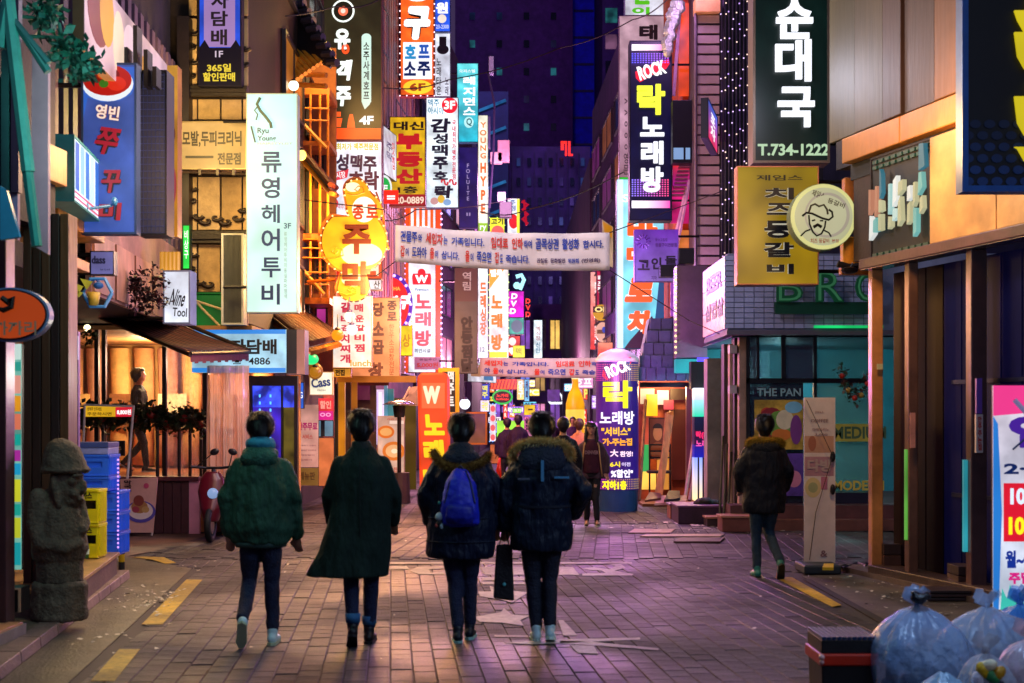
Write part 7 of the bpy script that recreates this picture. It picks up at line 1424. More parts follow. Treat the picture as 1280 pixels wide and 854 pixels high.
# ---------------------------------------------------------------- crates
def crate(label, x0, y0, x1, y1, Y, depth, c, logo, group, slot=None):
    a = W(x0,y1,Y); b_ = W(x1,y0,Y); w_, h_ = b_.x-a.x, b_.z-a.z; r = thing('crate', label, 'crate', (a.x+w_/2, Y, a.z), group); m = mat(c, .4, .15, 5, .08, name='plastic')
    t = .02; mb = MB(); mb.box(a.x,b_.x,Y,Y+t,a.z,a.z+h_*.42); mb.box(a.x,b_.x,Y,Y+t,a.z+h_*.68,b_.z); mb.box(a.x,a.x+w_*.14,Y,Y+t,a.z+h_*.42,a.z+h_*.68); mb.box(b_.x-w_*(.06 if slot else .14),b_.x,Y,Y+t,a.z+h_*.42,a.z+h_*.68)
    mb.box(a.x,a.x+t,Y+t,Y+depth,a.z,b_.z); mb.box(b_.x-t,b_.x,Y+t,Y+depth,a.z,b_.z); mb.box(a.x+t,b_.x-t,Y+depth-t,Y+depth,a.z,b_.z); mb.box(a.x+t,b_.x-t,Y+t,Y+depth-t,a.z,a.z+.01)
    mb.build('body', m, r)
    mb = MB(); mb.box(a.x-.008,b_.x+.008,Y-.012,Y+.004,b_.z-.022,b_.z); mb.box(a.x-.008,b_.x+.008,Y-.012,Y+.004,a.z+.004,a.z+.02); mb.box(b_.x,b_.x+.012,Y+.01,Y+depth,b_.z-.03,b_.z); mb.build('rim', m, r, bev=.003)
    mb = MB()
    for i in range(7): mb.box(b_.x, b_.x+.02, Y+.03+i*(depth-.06)/7, Y+.04+i*(depth-.06)/7, a.z+.02, b_.z-.03)
    mb.build('rib', m, r)
    if not slot:
        q = px(x0,y0,x1,y1,Y); mb = MB(); q.box(mb, .14,.86,.30,.66,-.03,-.018); mb.build('recess_panel', m, r)
        mb = MB(); q.box(mb, .3,.42,.45,.6,-.018,-.012); mb.build('logo', mat('#4aa0f0', .5), r)
    if logo: q = px(x0,y0,x1,y1,Y); write(q, r, logo, (.45,.72,.8,.92), '#2a2410', 0, bold=.05, d=.005); mb = MB(); q.box(mb,.1,.94,.42,.68,-.1,-.09); mb.build('slot_shade', mat('#14100a', .8), r)  # dark sheet behind the slot: shade inside the crate put into colour
    return r
ys = [(568,596),(596,613.5),(613.5,640),(640,666),(666,694)]
names = ['topmost', 'second from top', 'third from top', 'fourth from top', 'lowest']
for i, (ya, yb) in enumerate(ys): crate('blue plastic delivery crate, %s of the stack behind yellow crates' % names[i], 83 if i < 2 else 92, ya+.5, 135 if i < 2 else 148, yb, 14.55 if i < 2 else 14.7, .42, '#2a6cff', None, 'blue crates stacked on the deck')
crate('yellow beer crate stacked on top of the other yellow crate', 87, 612, 122, 655, 13.9, .3, '#e8d810', '카스', 'yellow beer crates', True)
crate('yellow beer crate standing on the deck beneath another', 87, 655.5, 122, 698, 13.9, .3, '#e8d810', '카스', 'yellow beer crates', True)
lidb = thing('foam_box', 'grey blue shallow box with white lid atop the blue crates', 'box', W(108,568,14.6)); q = px(84,553,135,568,14.6); mb = MB(); q.box(mb,0,1,0,.55,-.4,0); mb.build('box_body', mat('#8a90c8', .5), lidb, bev=.005); mb = MB(); q.box(mb,-.01,1.01,.56,1,-.4,.01); mb.build('lid', mat('#3a4a8c', .5), lidb, bev=.005)
bt = thing('bottle', 'green soju bottle standing in front of lower yellow crate', 'bottle', W(107,698,13.75))
bx = W(107,698,13.75); mb = MB(); mb.rings([((bx.x,bx.y,bx.z),.032,.032),((bx.x,bx.y,bx.z+.12),.033,.033),((bx.x,bx.y,bx.z+.165),.015,.015),((bx.x,bx.y,bx.z+.215),.014,.014)], 14); mb.build('glass_body', mat('#0f6a34', .1, .1, 4, 0), bt, smooth=True)
mb = MB(); mb.rings([((bx.x,bx.y,bx.z+.04),.0335,.0335),((bx.x,bx.y,bx.z+.09),.0335,.0335)], 14, cap=False); mb.build('label', mat('#c8e0d0', .5), bt); mb = MB(); mb.rings([((bx.x,bx.y,bx.z+.215),.015,.015),((bx.x,bx.y,bx.z+.228),.015,.015)], 10); mb.build('cap', mat('#2a8a4a', .3), bt)
yp = thing('striped_post', 'yellow and black bollard post at corner of the deck', 'post', G(152,712)); g_ = G(152,712)
for i in range(8):
    mb = MB(); mb.rings([((g_.x,g_.y,i*.085),.035,.035),((g_.x,g_.y,(i+1)*.085),.035,.035)], 12); mb.build('band', mat('#c8a010' if i % 2 else '#1c1a1a', .4, .2, 5, .1), yp)
lt = thing('light_strip', 'pink lilac rope light hanging on the side of blue crates', 'light strip', W(148,690,14.6)); mb = MB()
for k in range(22): mb.ell(W(147.5,575+k*5.2,14.65), .012, 6, 4)
mb.build('bulb', glow('#d8a0ff', 1.2, 0), lt)
# price stand, A-board, counter
ps = thing('price_stand', 'white legged stand with yellow and red price sign reading 8,800 won', 'stand', W(140,668,20.4))
q = px(106,507,167,521,20.4); mb = MB(); q.box(mb,0,1,0,1,-.02,0); mb.build('board', glow('#e8b020', .7, .15), ps); shape(q, ps, rectp(.63,0,.97,.85), '#e02038', .75, d=.004, name='red_panel'); write(q, ps, '8,800원', (.66,.15,.95,.65), WH, .95, bold=.04, d=.012); write(q, ps, '생맥주 안주세트', (.05,.5,.35,.85), '#3a1c10', 0, d=.008); write(q, ps, '주문하시면', (.05,.1,.55,.4), '#3a1c10', 0, d=.008)
mb = MB(); mb.tube([W(105,506,20.4), W(168,508,20.4)], .018, 6); mb.tube([W(106,506,20.4), W(100,669,20.4)], .018, 6); mb.tube([W(167,508,20.4), W(153,669,20.4)], .018, 6); mb.build('leg', mat('#d8d8e0', .4), ps)
ab = thing('menu_board', 'pale pink A board with bowl of food picture beside the counter', 'menu board', W(170,668,20.2)); q = px(150,597,197,666,20.25)
mb = MB(); mb.slab([q.p(.08,0,0),q.p(.88,0,0),q.p(1,1,0),q.p(0,.97,0)], (0,.03,0)); mb.build('board', mat('#d8a098', .55, .12, 3, .05), ab)
for cx, cy, rx, ry, c in ((.55,.38,.40,.20,'#5a4aa8'),(.55,.40,.33,.16,'#e8d0d0'),(.52,.47,.22,.12,'#b07848'),(.5,.58,.14,.10,'#8a3c34'),(.42,.42,.1,.06,'#a83c50'),(.68,.42,.1,.06,'#c89a60')): shape(q, ab, disc(cx,cy,rx,ry,20), c, 0, d=.004+.003*(.6-ry), th=.002, name='printed_picture')
write(q, ab, '막국수', (.1,.72,.32,.95), '#3a1c28', 0, 'v', .03, d=.01); shape(q, ab, disc(.7,.85,.07,.05,12), '#c84870', 0, d=.005, th=.002, name='printed_picture')
mb = MB(); mb.tube([q.p(.86,0,.0), q.p(.84,-.05,.0)], .015, 6); mb.tube([q.p(.1,0,.0), q.p(.12,-.05,.0)], .015, 6); mb.tube([q.p(.5,.9,-.04), q.p(.5,-.05,-.5)], .015, 6); mb.build('leg', mat('#c8b0b0', .4), ab)
# garland on the shop rail
gr2 = thing('garland', 'dark pine garland with red bows along the shop rail', 'garland', W(170,525,16)); gp2 = [W(88+i*6.8, 520+4*math.sin(i*1.1)+ (5 if i > 16 else 0), 20.82) for i in range(25)]
leaves(gr2, gp2, 2600, .10, ('#1c3018','#2c2418','#14200f'), 12, .075)
for i, p in enumerate(gp2[::3]): mb = MB(); mb.ell(p+Vector((0,-.06,-.02)), (.07,.05,.06), 8, 6); mb.build('bow', mat('#7a1418', .5), gr2, smooth=True)
rl_ = thing('shop_rail', 'dark metal railing carrying the pine garland', 'railing', W(200,590,20.8)); mb = MB(); mb.tube([gp2[0], gp2[-1]], .018, 6); mb.build('top_rail', mat('#14100e', .4), rl_)
for i in (1,6,11,16,20,22,24): mb = MB(); p = gp2[i]; mb.tube([p, (p.x,p.y,.82)], .025, 6); mb.build('baluster', mat('#14100e', .4), rl_)
bb = thing('wall_blackboard', 'small black menu frame standing inside behind the price stand', 'menu frame', W(147,572,20.9)); q = px(135,551,156,570,20.95); mb = MB(); q.box(mb,0,1,0,1,-.03,0); mb.build('frame', mat('#4a3020', .5), bb); mb = MB(); q.box(mb,.06,.94,.06,.94,0,.005); mb.build('board', mat('#0c0a0c', .5), bb); write(q, bb, '메뉴', (.2,.2,.8,.8), '#c8a880', 0, d=.01)
# bulb and wreath
bu = thing('bulb_lamp', 'bright round bulb hanging inside shop corner above the wreath', 'lamp', W(109,408,20.4)); mb = MB(); mb.ell(W(109,410,20.4), .05, 12, 8); mb.build('bulb', glow('#fff0b0', 3, 0), bu, smooth=True); mb = MB(); mb.tube([W(109,406,20.4), W(109,390,20.4)], .006, 5); mb.build('cord', mat('#1a1410', .5), bu)
wr = thing('wreath', 'small green wreath hung below the shop corner bulb', 'wreath', W(111,420,20.3)); leaves(wr, [W(111+6*math.cos(a), 421+7*math.sin(a), 20.3) for a in range(7)], 200, .055, ('#2a4a1c','#16300f'), 3, .015)
# hexagonal planter lamp
hx = thing('hexagon_planter', 'blue hexagon wire frame holding gold pot and pale leaves', 'planter', W(118,388,13.9)); cx, cy = 122, 366
mb = MB(); pts = [W(cx+18*math.cos(R(a)), cy+20*math.sin(R(a)), 13.9) for a in range(0,361,60)]; mb.tube(pts, .02, 6); mb.build('frame', mat('#3a8ae8', .4, .1, 4, 0), hx)
mb = MB(); p = W(117,382,13.9); mb.rings([((p.x,p.y,p.z),.045,.045),((p.x,p.y,p.z+.13),.065,.065)], 14); mb.build('pot', mat('#b89a3a', .4), hx, smooth=True)
for k, (a, b_, c_) in enumerate((((88,352),(104,358),(97,368)),((100,348),(116,352),(108,362)),((92,362),(104,366),(98,372)))): mb = MB(); mb.slab([W(*a,13.85),W(*b_,13.85),W(*c_,13.85)], (0,.01,0)); mb.build('leaf', mat('#a8b040', .5, .3, 6, .1), hx)
mb = MB(); mb.ell(W(123,357,13.9), (.05,.05,.035), 12, 8); mb.tube([W(113,355,13.9), W(119,348,13.9), W(127,356,13.9)], .015, 5); mb.build('blue_lamp', mat('#1f5ab8', .4), hx)
fx = thing('flood_lamp', 'blue floodlight on a bracket over the octopus sign', 'lamp', W(143,252,13.5)); mb = MB(); mb.tube([W(100,262,13.2), W(118,260,13.4), W(140,257,13.5)], .015, 6); mb.ell(W(143,252,13.5), (.03,.04,.045), 10, 8); mb.ell(W(104,258,13.2), (.05,.05,.06), 10, 8); mb.build('bracket', mat('#2a6aa8', .4), fx)
dry = thing('dried_decor', 'clutter of dark dried bundles hung on pink wall under signs', 'wall decoration', W(185,395,17)); leaves(dry, [W(166+rb.random()*38, 338+rb.random()*52, 16.8) for _ in range(24)], 700, .06, ('#1c1010','#5a1c24','#2a1428'), 5, .05)
# scooter
sc = thing('scooter', 'red and silver scooter parked half hidden behind first walker', 'scooter', G(258,678)); so_ = G(258,678); Ys = so_.y
def SP(x, y, dy=0): return W(x, y, Ys + dy)
mb = MB(); 
c_ = SP(264,652); mb2 = MB()
for k in range(17):
    pass
def wheel(cx, cy, cyy, r, parent):
    mbw = MB(); pts = [Vector((cx, cyy + r*math.cos(6.283*k/20), cy + r*math.sin(6.283*k/20))) for k in range(21)]; mbw.tube(pts, .045, 8); t_ = mbw.build('tyre', mat('#0c0c0e', .7), parent, smooth=True)
    mbw = MB(); mbw.tube([(cx-.03,cyy,cy),(cx+.03,cyy,cy)], r*.62, 16); mbw.build('rim', mat('#6a6a72', .3, .1, 4, 0, metal=.8), parent)
wc = SP(263,650); wheel(wc.x, .24, Ys, .2, sc); wheel(wc.x-.02, .24, Ys+1.15, .2, sc)
mb = MB(); mb.rings([((wc.x,Ys+.05,.28),.10,.16),((wc.x,Ys+.06,.45),.15,.16),((wc.x-.01,Ys+.12,.68),.19,.10),((wc.x-.01,Ys+.16,.85),.16,.08),((wc.x-.01,Ys+.2,.95),.10,.07)], 18); vox(mb.build('front_fairing', mat('#5a1020', .3, .15, 4, .02), sc), .014, 2)
mb = MB(); mb.rings([((wc.x,Ys+.9,.35),.17,.40),((wc.x,Ys+.9,.6),.16,.42),((wc.x,Ys+.85,.76),.13,.38)], 18); vox(mb.build('body', mat('#2a1420', .3, .15, 4, .02), sc), .02, 2)
mb = MB(); mb.box(wc.x-.14,wc.x+.14,Ys+.2,Ys+.6,.28,.34); mb.build('footboard', mat('#16141a', .6), sc, bev=.01)
mb = MB(); mb.ell((wc.x,Ys+.85,.80),(.14,.36,.07),16,10); mb.build('seat', mat('#0e0c10', .5), sc, smooth=True)
hl = SP(266,617); mb = MB(); mb.ell((hl.x,Ys-.0,hl.z),(.075,.06,.075),14,10); mb.build('headlight', glow('#a8c8ff', .5, .3), sc, smooth=True)
mb = MB(); mb.tube([(wc.x-.3,Ys+.15,1.02),(wc.x-.1,Ys+.2,1.0),(wc.x+.1,Ys+.2,1.0),(wc.x+.3,Ys+.15,1.02)], .018, 8); mb.tube([(wc.x,Ys+.05,.24),(wc.x,Ys+.2,.98)], .03, 8); mb.build('handlebar', mat('#24222a', .4, .1, 4, 0, metal=.5), sc)
for s in (-1,1):
    mb = MB(); p = Vector((wc.x+s*.22,Ys+.16,1.02)); q_ = SP(268,565) if s < 0 else p + Vector((.05,0,.2)); mb.tube([p, p.lerp(q_,.6), q_], .008, 6); mb.ell(q_, (.065,.015,.045), 12, 8, rot=Matrix.Rotation(R(20*s),3,'Y')); mb.build('mirror', mat('#14121a', .3), sc, smooth=True)
# trash and crate, bottom right
def bag(label, x, y, Y, r, c, seed, al=.86, tilt=0, knot=True):
    rr = random.Random(seed); g = W(x, y, Y); base = thing('rubbish_bag', label, 'rubbish bag', (g.x, Y, 0 if g.z < .6 else g.z-.3)); mbb = MB(); H_ = g.z; n = 64; ph = [rr.random()*6.28 for _ in range(5)]
    R_ = []
    for z_, s in ((0,.75),(.06,.93),(.3,1.02),(.52,.94),(.68,.78),(.80,.55),(.88,.34),(.93,.16),(.96,.08)): R_.append((z_, s))
    vs = []
    for j, (z_, s) in enumerate(R_):
        for i in range(n):
            a = 6.283*i/n; f = 1 + .06*math.sin(3*a+ph[0]+z_*3) + .05*math.sin(5*a+ph[3]-z_*4) + (abs(math.sin(6*a+ph[1]))-.5)*.16*max(0,z_-.35) + (abs(math.sin(10*a+ph[2]+z_*2))-.5)*(.05+.16*max(0,z_-.45)) + rr.gauss(0,.010)
            z = H_*z_*(1 if z_ < .9 else 1) ; vs.append((g.x + tilt*z + r[0]*s*f*math.cos(a), Y + r[1]*s*f*math.sin(a), base.location.z + (z - base.location.z if base.location.z else z)*1.0 if base.location.z == 0 else base.location.z + (H_-base.location.z)*z_))
    mbb.add(vs, [(j*n+i, j*n+(i+1)%n, (j+1)*n+(i+1)%n, (j+1)*n+i) for j in range(len(R_)-1) for i in range(n)] + [tuple(range(n-1,-1,-1))])
    m_ = mat(c, .24, .2, 4, .7, bscale=8, alpha=al, spec=.9, name='plastic_film'); o = mbb.build('film', m_, base, smooth=True); s2 = o.modifiers.new('s','SUBSURF'); s2.levels = s2.render_levels = 1
    t = bpy.data.textures.get('crumple') or bpy.data.textures.new('crumple','CLOUDS'); t.noise_scale = .07; t.noise_depth = 4; t.noise_type = 'SOFT_NOISE'
    d = o.modifiers.new('c','DISPLACE'); d.texture = t; d.strength = .035; d.mid_level = .5; d.texture_coords = 'LOCAL'
    if knot:
        kb = MB(); kc = Vector((g.x + tilt*H_, Y, base.location.z + (H_-base.location.z)*.94))
        kb.limb([kc, kc + Vector((0,0,.03))], [.022,.026], 10)
        for q_ in range(7):
            a = q_*.9+ph[3]; d_ = Vector((math.cos(a)*.6, math.sin(a)*.6, 1)).normalized(); e_ = kc+d_*rr.uniform(.09,.15); s_ = d_.cross(Vector((0,1,.3))).normalized(); kb.add([kc, e_-s_*.04, e_+d_*.02, e_+s_*.035+Vector((0,0,-.03))], [(0,1,2,3)])
        kb.build('knot', m_, base, smooth=True)
    fl = MB()
    for _ in range(46):
        a = rr.random()*6.28; s = math.sqrt(rr.random())*.62; zz = base.location.z + (H_-base.location.z)*rr.uniform(.05,.55); c_ = Vector((g.x+tilt*zz+r[0]*s*math.cos(a), Y+r[1]*s*math.sin(a), zz)); fl.ell(c_, (rr.uniform(.03,.075), rr.uniform(.03,.07), rr.uniform(.02,.06)), 7, 5, rot=Matrix.Rotation(rr.random()*3,3,'X'))
    o = fl.build('contents', mat('#3a4a6a', .6, .9, 5, .3, isl=.5), base); o['kind'] = 'stuff'
    return base
bag('large blue tinted translucent rubbish bag with dark bundle on top', 1148, 752, 8.75, (.34,.28), '#94b8e4', 1, .55, tilt=-.02)
bag('grey blue rubbish bag with twisted neck behind large bag', 1235, 755, 9.3, (.35,.27), '#b0c8e8', 2, .55, tilt=-.02)
bag('bright blue rubbish bag below the price banner edge', 1275, 752, 9.9, (.24,.22), '#4a98f0', 3, .8)
bag('small clear bag with yellow and white wrappers in front', 1232, 812, 8.1, (.17,.15), '#c8d4e8', 4, .5)
bag('pale bag showing red packaging at the frame corner', 1285, 795, 8.4, (.20,.17), '#e0c8d8', 5, .6)
bag('small pale blue bag slumped between the larger bags', 1180, 838, 8.0, (.16,.14), '#a0d0f0', 6, .7, knot=False)
dk = thing('bundle', 'dark glossy bundle resting on top of the large blue bag', 'bundle', W(1150,752,8.7)); mb = MB(); mb.ell(W(1149,748,8.7), (.055,.05,.035), 12, 8); mb.ell(W(1158,744,8.7), (.03,.03,.02), 10, 6); mb.ell(W(1143,742,8.7), (.025,.03,.015), 10, 6); vox(mb.build('body', mat('#10161c', .15, .3, 12, .5), dk), .008, 1, .02, .03)
wp = thing('food_wrappers', 'yellow wrappers and bottle showing in the small clear bag', 'wrappers', W(1235,850,7.95))
for v, c in (((1228,838),'#e8c020'),((1236,832),'#f0e8c0'),((1240,846),'#3aa860'),((1222,850),'#d8d8e8'),((1248,842),'#d8a010')): mb = MB(); mb.ell(W(*v,7.98), (.035,.03,.05), 10, 7, rot=Matrix.Rotation(v[0],3,'Y')); mb.build('wrapper', mat(c, .3, .4, 14, .4), wp, smooth=True)
bx_ = thing('crate', 'black lidded crate with orange red rim at the bottom edge', 'crate', W(1060,900,8.8)); 
q = px(1027,818,1097,930,8.7); mb = MB(); mb.hexa([q.p(.04,0,0),q.p(.96,0,0),q.p(.96,0,-.4),q.p(.04,0,-.4),q.p(0,1,0),q.p(1,1,0),q.p(1,1,-.4),q.p(0,1,-.4)]); mb.build('body', mat('#0e0c10', .5, .2, 5, .1), bx_, bev=.01)
q = px(1025,818,1099,833,8.68); mb = MB(); q.box(mb,0,1,0,1,-.45,0); mb.build('rim', mat('#c02a10', .35, .2, 5, .05), bx_, bev=.01)
q = px(1027,796,1097,817.5,8.7)
mb = MB(); q.box(mb,0,1,0,.8,-.42,0); mb.build('lid', mat('#0c0c10', .5), bx_, bev=.006)
for i in range(11):
    mb = MB(); q.box(mb, i/11+.008, (i+1)/11-.012, .8, 1.0, -.42, .005); mb.build('ridge', mat('#1c3258', .4, .2, 5, .1), bx_, bev=.004)
pt_ = W(1027,822,8.66); mb = MB(); mb.ell(pt_, .02, 8, 6); mb.ell(pt_ - Vector((0,0,.03)), .016, 8, 6); mb.build('clasp', mat('#e0a8a0', .4), bx_, smooth=True)
# heater, lanterns, globe lamps
pm2 = thing('patio_heater', 'mushroom topped patio heater behind the second walker', 'heater', W(500,640,28)); a = W(499,504,28); mb = MB(); mb.rings([((a.x,28,a.z-.03),.34,.34),((a.x,28,a.z+.03),.2,.2),((a.x,28,a.z+.06),.03,.03)], 24); mb.build('hood', mat('#b8b0d0', .25, .1, 4, 0, metal=.8), pm2, smooth=True); mb = MB(); mb.rings([((a.x,28,a.z-.28),.1,.1),((a.x,28,a.z-.05),.13,.13)], 16); mb.build('burner', mat('#1a1418', .4), pm2); mb = MB(); mb.tube([(a.x,28,0),(a.x,28,a.z-.28)], .04, 8); mb.build('pole', mat('#2a2228', .4, .1, 4, 0, metal=.5), pm2)
mb = MB(); mb.rings([((a.x,28,0),.22,.22),((a.x,28,.6),.2,.2)], 16); mb.build('base', mat('#3a2c34', .4), pm2)
for nm, lb, x, y, Y, r_, c, e in (('lantern','flat round orange lantern hung on brown eave end',422,419,24.5,.105,'#ff8c14',1.1),('globe_lamp','golden topped white globe hung before the galbi sign',437,396,25.5,.10,'#fff0d0',1.3),('globe_lamp','pale blue globe with dark cap next to gold globe',440,412,25.3,.10,'#d0e4ff',1.2),('green_lamp','green lit oval lamp under the brown eave',389,449,24.4,.13,'#20c870',1.3),('glass_lantern','golden hanging lantern under the green lamp',394,465,24.6,.10,'#c8801c',.6),('wall_lamp','warm wall lantern glowing under the top tiled eave',339,82,25.8,.09,'#ffb030',2.2),('bulb_lamp','white glowing bulb over the salon sign top',367,107,25,.09,'#fff0c8',2.6),('bulb_lamp','yellow glowing bulb beside hair salon sign edge',376,194,25.6,.10,'#ffe060',2.6),('globe_lamp','white round street lamp near the rounded yellow board',581,505,34,.13,'#e8f0ff',1.5)):
    r2 = thing(nm, lb, 'lamp', W(x, y, Y)); mb = MB(); mb.ell(W(x,y,Y), (r_, r_, r_*(.75 if nm == 'green_lamp' else 1)), 16, 10); mb.build('shade', glow(c, e, .1), r2, smooth=True); mb = MB(); mb.ell(W(x,y,Y)+Vector((0,-.02,r_*.95)), (r_*.5,r_*.5,r_*.35), 10, 6); mb.tube([W(x,y,Y)+Vector((0,0,r_)), W(x,y,Y)+Vector((0,0,r_+.25))], .008, 5); mb.build('cap', mat('#2a1a1c' if nm != 'globe_lamp' else '#3a2c6a', .4), r2, smooth=True)
# security box / camera clusters and cables over the street
cb = None
for i, (pts, lb) in enumerate((((((300,18,24),(420,8,26),(480,-4,28)),'thin cable crossing the top left of the street')), (((480,110,30),(560,100,34),(700,60,36),(790,25,34),(840,-6,30)),'long sagging cable from the left signs to the top right'), (((600,265,30),(660,262,34),(780,215,32)),'dark cable running up to the karaoke sign'), (((470,275,26),(520,262,30),(640,248,45)),'dark cable above the slogan banner at left'))):
    P_ = [W(*p) for p in pts]; full = []
    for a, b_ in zip(P_[:-1], P_[1:]):
        for k in range(6): t_ = k/6; q_ = a.lerp(b_, t_); q_.z -= .25*math.sin(t_*math.pi)*.4; full.append(q_)
    full.append(P_[-1]); mb = MB(); mb.tube(full, .014, 5); o = mb.build('overhead_cable', mat('#0c0a14', .6), None); tag(o, lb, 'cable')
cu = thing('camera_cluster', 'grey cameras and speaker boxes on the left building edge', 'cameras', W(620,200,48))
for (x0,y0,x1,y1,c) in ((605,145,613,185,'#4a4a6a'),(613,190,628,204,'#c8a8a0'),(622,175,637,202,'#b08a90'),(611,70,617,92,'#b8b8d0'),(622,240,632,252,'#e8e8f0'),(624,252,640,272,'#14101c')):
    q = px(x0,y0,x1,y1,48); mb = MB(); q.box(mb,0,1,0,1,-.3,0); mb.build('housing', mat(c, .5, .2, 4, .05), cu, bev=.02)
mb = MB(); mb.tube([W(610,90,48), W(618,130,48), W(617,190,48), W(612,260,48)], .04, 6); mb.build('conduit', mat('#3a3050', .5), cu)
# neon billboard text of tower and lotus
nt = thing('tower_neon', 'small red neon mark on the dark purple tower', 'neon sign', W(709,193,118)); q = px(701,177,716,195,118)
for r_ in ((.0,.4,.25,1),(.0,.85,.45,1),(.35,.0,.5,1),(.6,.0,.8,1),(.8,.0,1,.12)): shape(q, nt, rectp(*r_), '#ff2c24', 1.4, d=0, th=.15, name='neon_tube')
ln = thing('lotus_neon', 'white neon lotus outline at the end of the street', 'neon sign', W(695,502,94)); mb = MB()
for dx, h_, w_ in ((0,12,4),(-5,8,4),(5,8,4)): mb.tube([W(695+dx-w_*.8,500,94), W(695+dx-w_*.6,496,94), W(695+dx,500-h_,94), W(695+dx+w_*.6,496,94), W(695+dx+w_*.8,500,94)], .07, 5)
mb.tube([W(685,500,94), W(688,504,94), W(702,504,94), W(705,500,94)], .08, 5); mb.build('neon_tube', glow('#f0f0ff', 1.3), ln)
# far stall clutter at street end
cl = [((598,520,612,532),'#3a60d8',.9,'stacked blue striped crate tower with round emblems','tower'),]
sign('white tower sign with pink round emblems and blue bulb edge', (612,505,620,552), 52, '#f0e8f4', 1.0, dp=.3, fr=.01, bulbs=(.3,'#4a90ff'), shapes=tuple(('disc', (613,507+i*12,619,515+i*12), '#f05860', 1) for i in range(4)))
sign('orange hatched sign over the green oval neon', (613,474,646,487), 55, '#ff5a18', 1.1, dp=.2, fr=.02, side='#8a2a10', txt=(T('///////', (615,475,645,486), '#a02c0c', bold=.02),))
r2 = thing('oval_neon', 'green ringed oval neon sign with red script', 'neon sign', W(628,505,50)); q = px(615,487,641,506,50); shape(q, r2, disc(.5,.5,.5,.5,28), '#18b848', 1.1, d=0, th=.1, name='ring'); shape(q, r2, disc(.5,.5,.42,.38,28), '#38040c', .5, d=.1, th=.02, name='face'); write(q, r2, '노가리', (.22,.48,.78,.72), '#ff3828', 1.2, d=.13, bold=.05); write(q, r2, 'hofsoju', (.2,.25,.8,.46), '#ff3828', 1.2, d=.13, bold=.04)
sign('white lilac lettering band sign below the oval neon', (627,508,655,516), 70, '#b070ff', .9, dp=.2, fr=.01, txt=(T('노래연습장', (629,509.5,654,515), WH, e=1.3, bold=.05),))
sign('yellow barrel shaped sign in front of far banner', (655,506,669,519), 48, '#f0c010', 1.0, dp=.3, fr=.01, side='#8a6a10', txt=(T('—', (660,511,666,513), '#5a3c10', bold=.03),))
sign('green lit stall panel behind the violet silhouettes', (621,526,655,566), 44, '#8cff28', .9, dp=.1, fr=0, cat='stall board', name='stall_board', c2='#b0ff50', shapes=(('disc', (630,531,637,538), '#e8ff70', 1),))
sign('brown purple stall wall with wooden frame near third walker', (583,515,609,556), 38, '#a8603c', .5, dp=.1, fr=.05, side='#c8782c', cat='panel', name='stall_wall', c2='#7a3a6a')
sign('wooden orange notice board by violet stall front', (612,555,624,580), 40, '#e0703c', .7, dp=.1, fr=.02, cat='board', name='notice_board')
sign('white and pink bright shop window band at street end', (634,516,672,545), 78, '#ff9ac8', .8, dp=.1, fr=0, cat='window display', name='window_display', c2='#b060ff', var=.5)
sign('white tilted folded awning sign above the brown noodle sign base', (584,452,620,477), 40, '#e8e4f0', .8, Yr=42, dp=.1, fr=.01, shapes=(('rect', (588,455,600,470), '#c88a60', .6), ('rect', (604,460,616,474), '#5a90c8', .6)))
for i, (r_, c, e, lb) in enumerate((((716,470,742,486),'#f0a0d8',.9,'pink lit far sign left of the karaoke pillar top'),((720,448,744,466),'#70d8ff',.9,'cyan lit far sign above pink sign by pillar'),((728,484,744,500),'#f05030',1,'red far sign near the pillar middle'),((717,500,736,512),'#c868ff',.9,'violet far sign behind the yellow bottle'),((731,508,745,552),'#f0b818',1.0,'tall golden sign strip left of the pillar'),((712,520,730,534),'#ffd8c8',1.0,'cream shop window far behind orange coat figure'),((716,534,742,548),'#f86828',.9,'orange lit stall front behind the woman'),((672,535,700,552),'#ff80c0',.6,'magenta shop window at the very end of street'),((600,480,612,500),'#3a50e8',.8,'blue small sign left of orange hatched sign'),((646,474,656,500),'#ffd868',1,'yellow strip sign right of orange hatched sign'),((655,474,662,502),'#80d0ff',.8,'pale blue strip sign under the far banner'),((600,500,612,515),'#ffe8ff',1.0,'small white square sign with pink centre far left'))):
    sign(lb, r_, 50 + (i*7) % 34, c, e, dp=.2, fr=.02, side='#2a1a3a', var=.35, txt=(T(('호프','노래','PC','포차','치킨','술','고기','바','맥주','당구','커피','국밥')[i], (r_[0]+2, r_[1]+2, r_[2]-2, r_[3]-2), ('#ffffff','#401050','#f8f060')[i % 3], e=.9 if i % 3 != 1 else 0, mode='v' if r_[3]-r_[1] > (r_[2]-r_[0])*1.3 else 'h', bold=.04),))
cols = (('white','#fff4f8',1.25),('pink','#ff70b0',1.1),('yellow','#ffe040',1.15),('red','#ff3a28',1.1),('cyan','#60e0ff',1.05),('orange','#ff8a28',1.1),('lime','#b0ff50',1.0),('violet','#b870ff',1.0))
plc = ('above the far banner','under the far banner','beside the lotus neon','near the street end','behind the silhouettes','left of the giant bottle','over the far crowd')
rf2 = random.Random(21); wds = ('호프','노래','PC','포차','치킨','술집','고기','BAR','맥주','당구','커피','국밥','안주','족발','곱창','회')
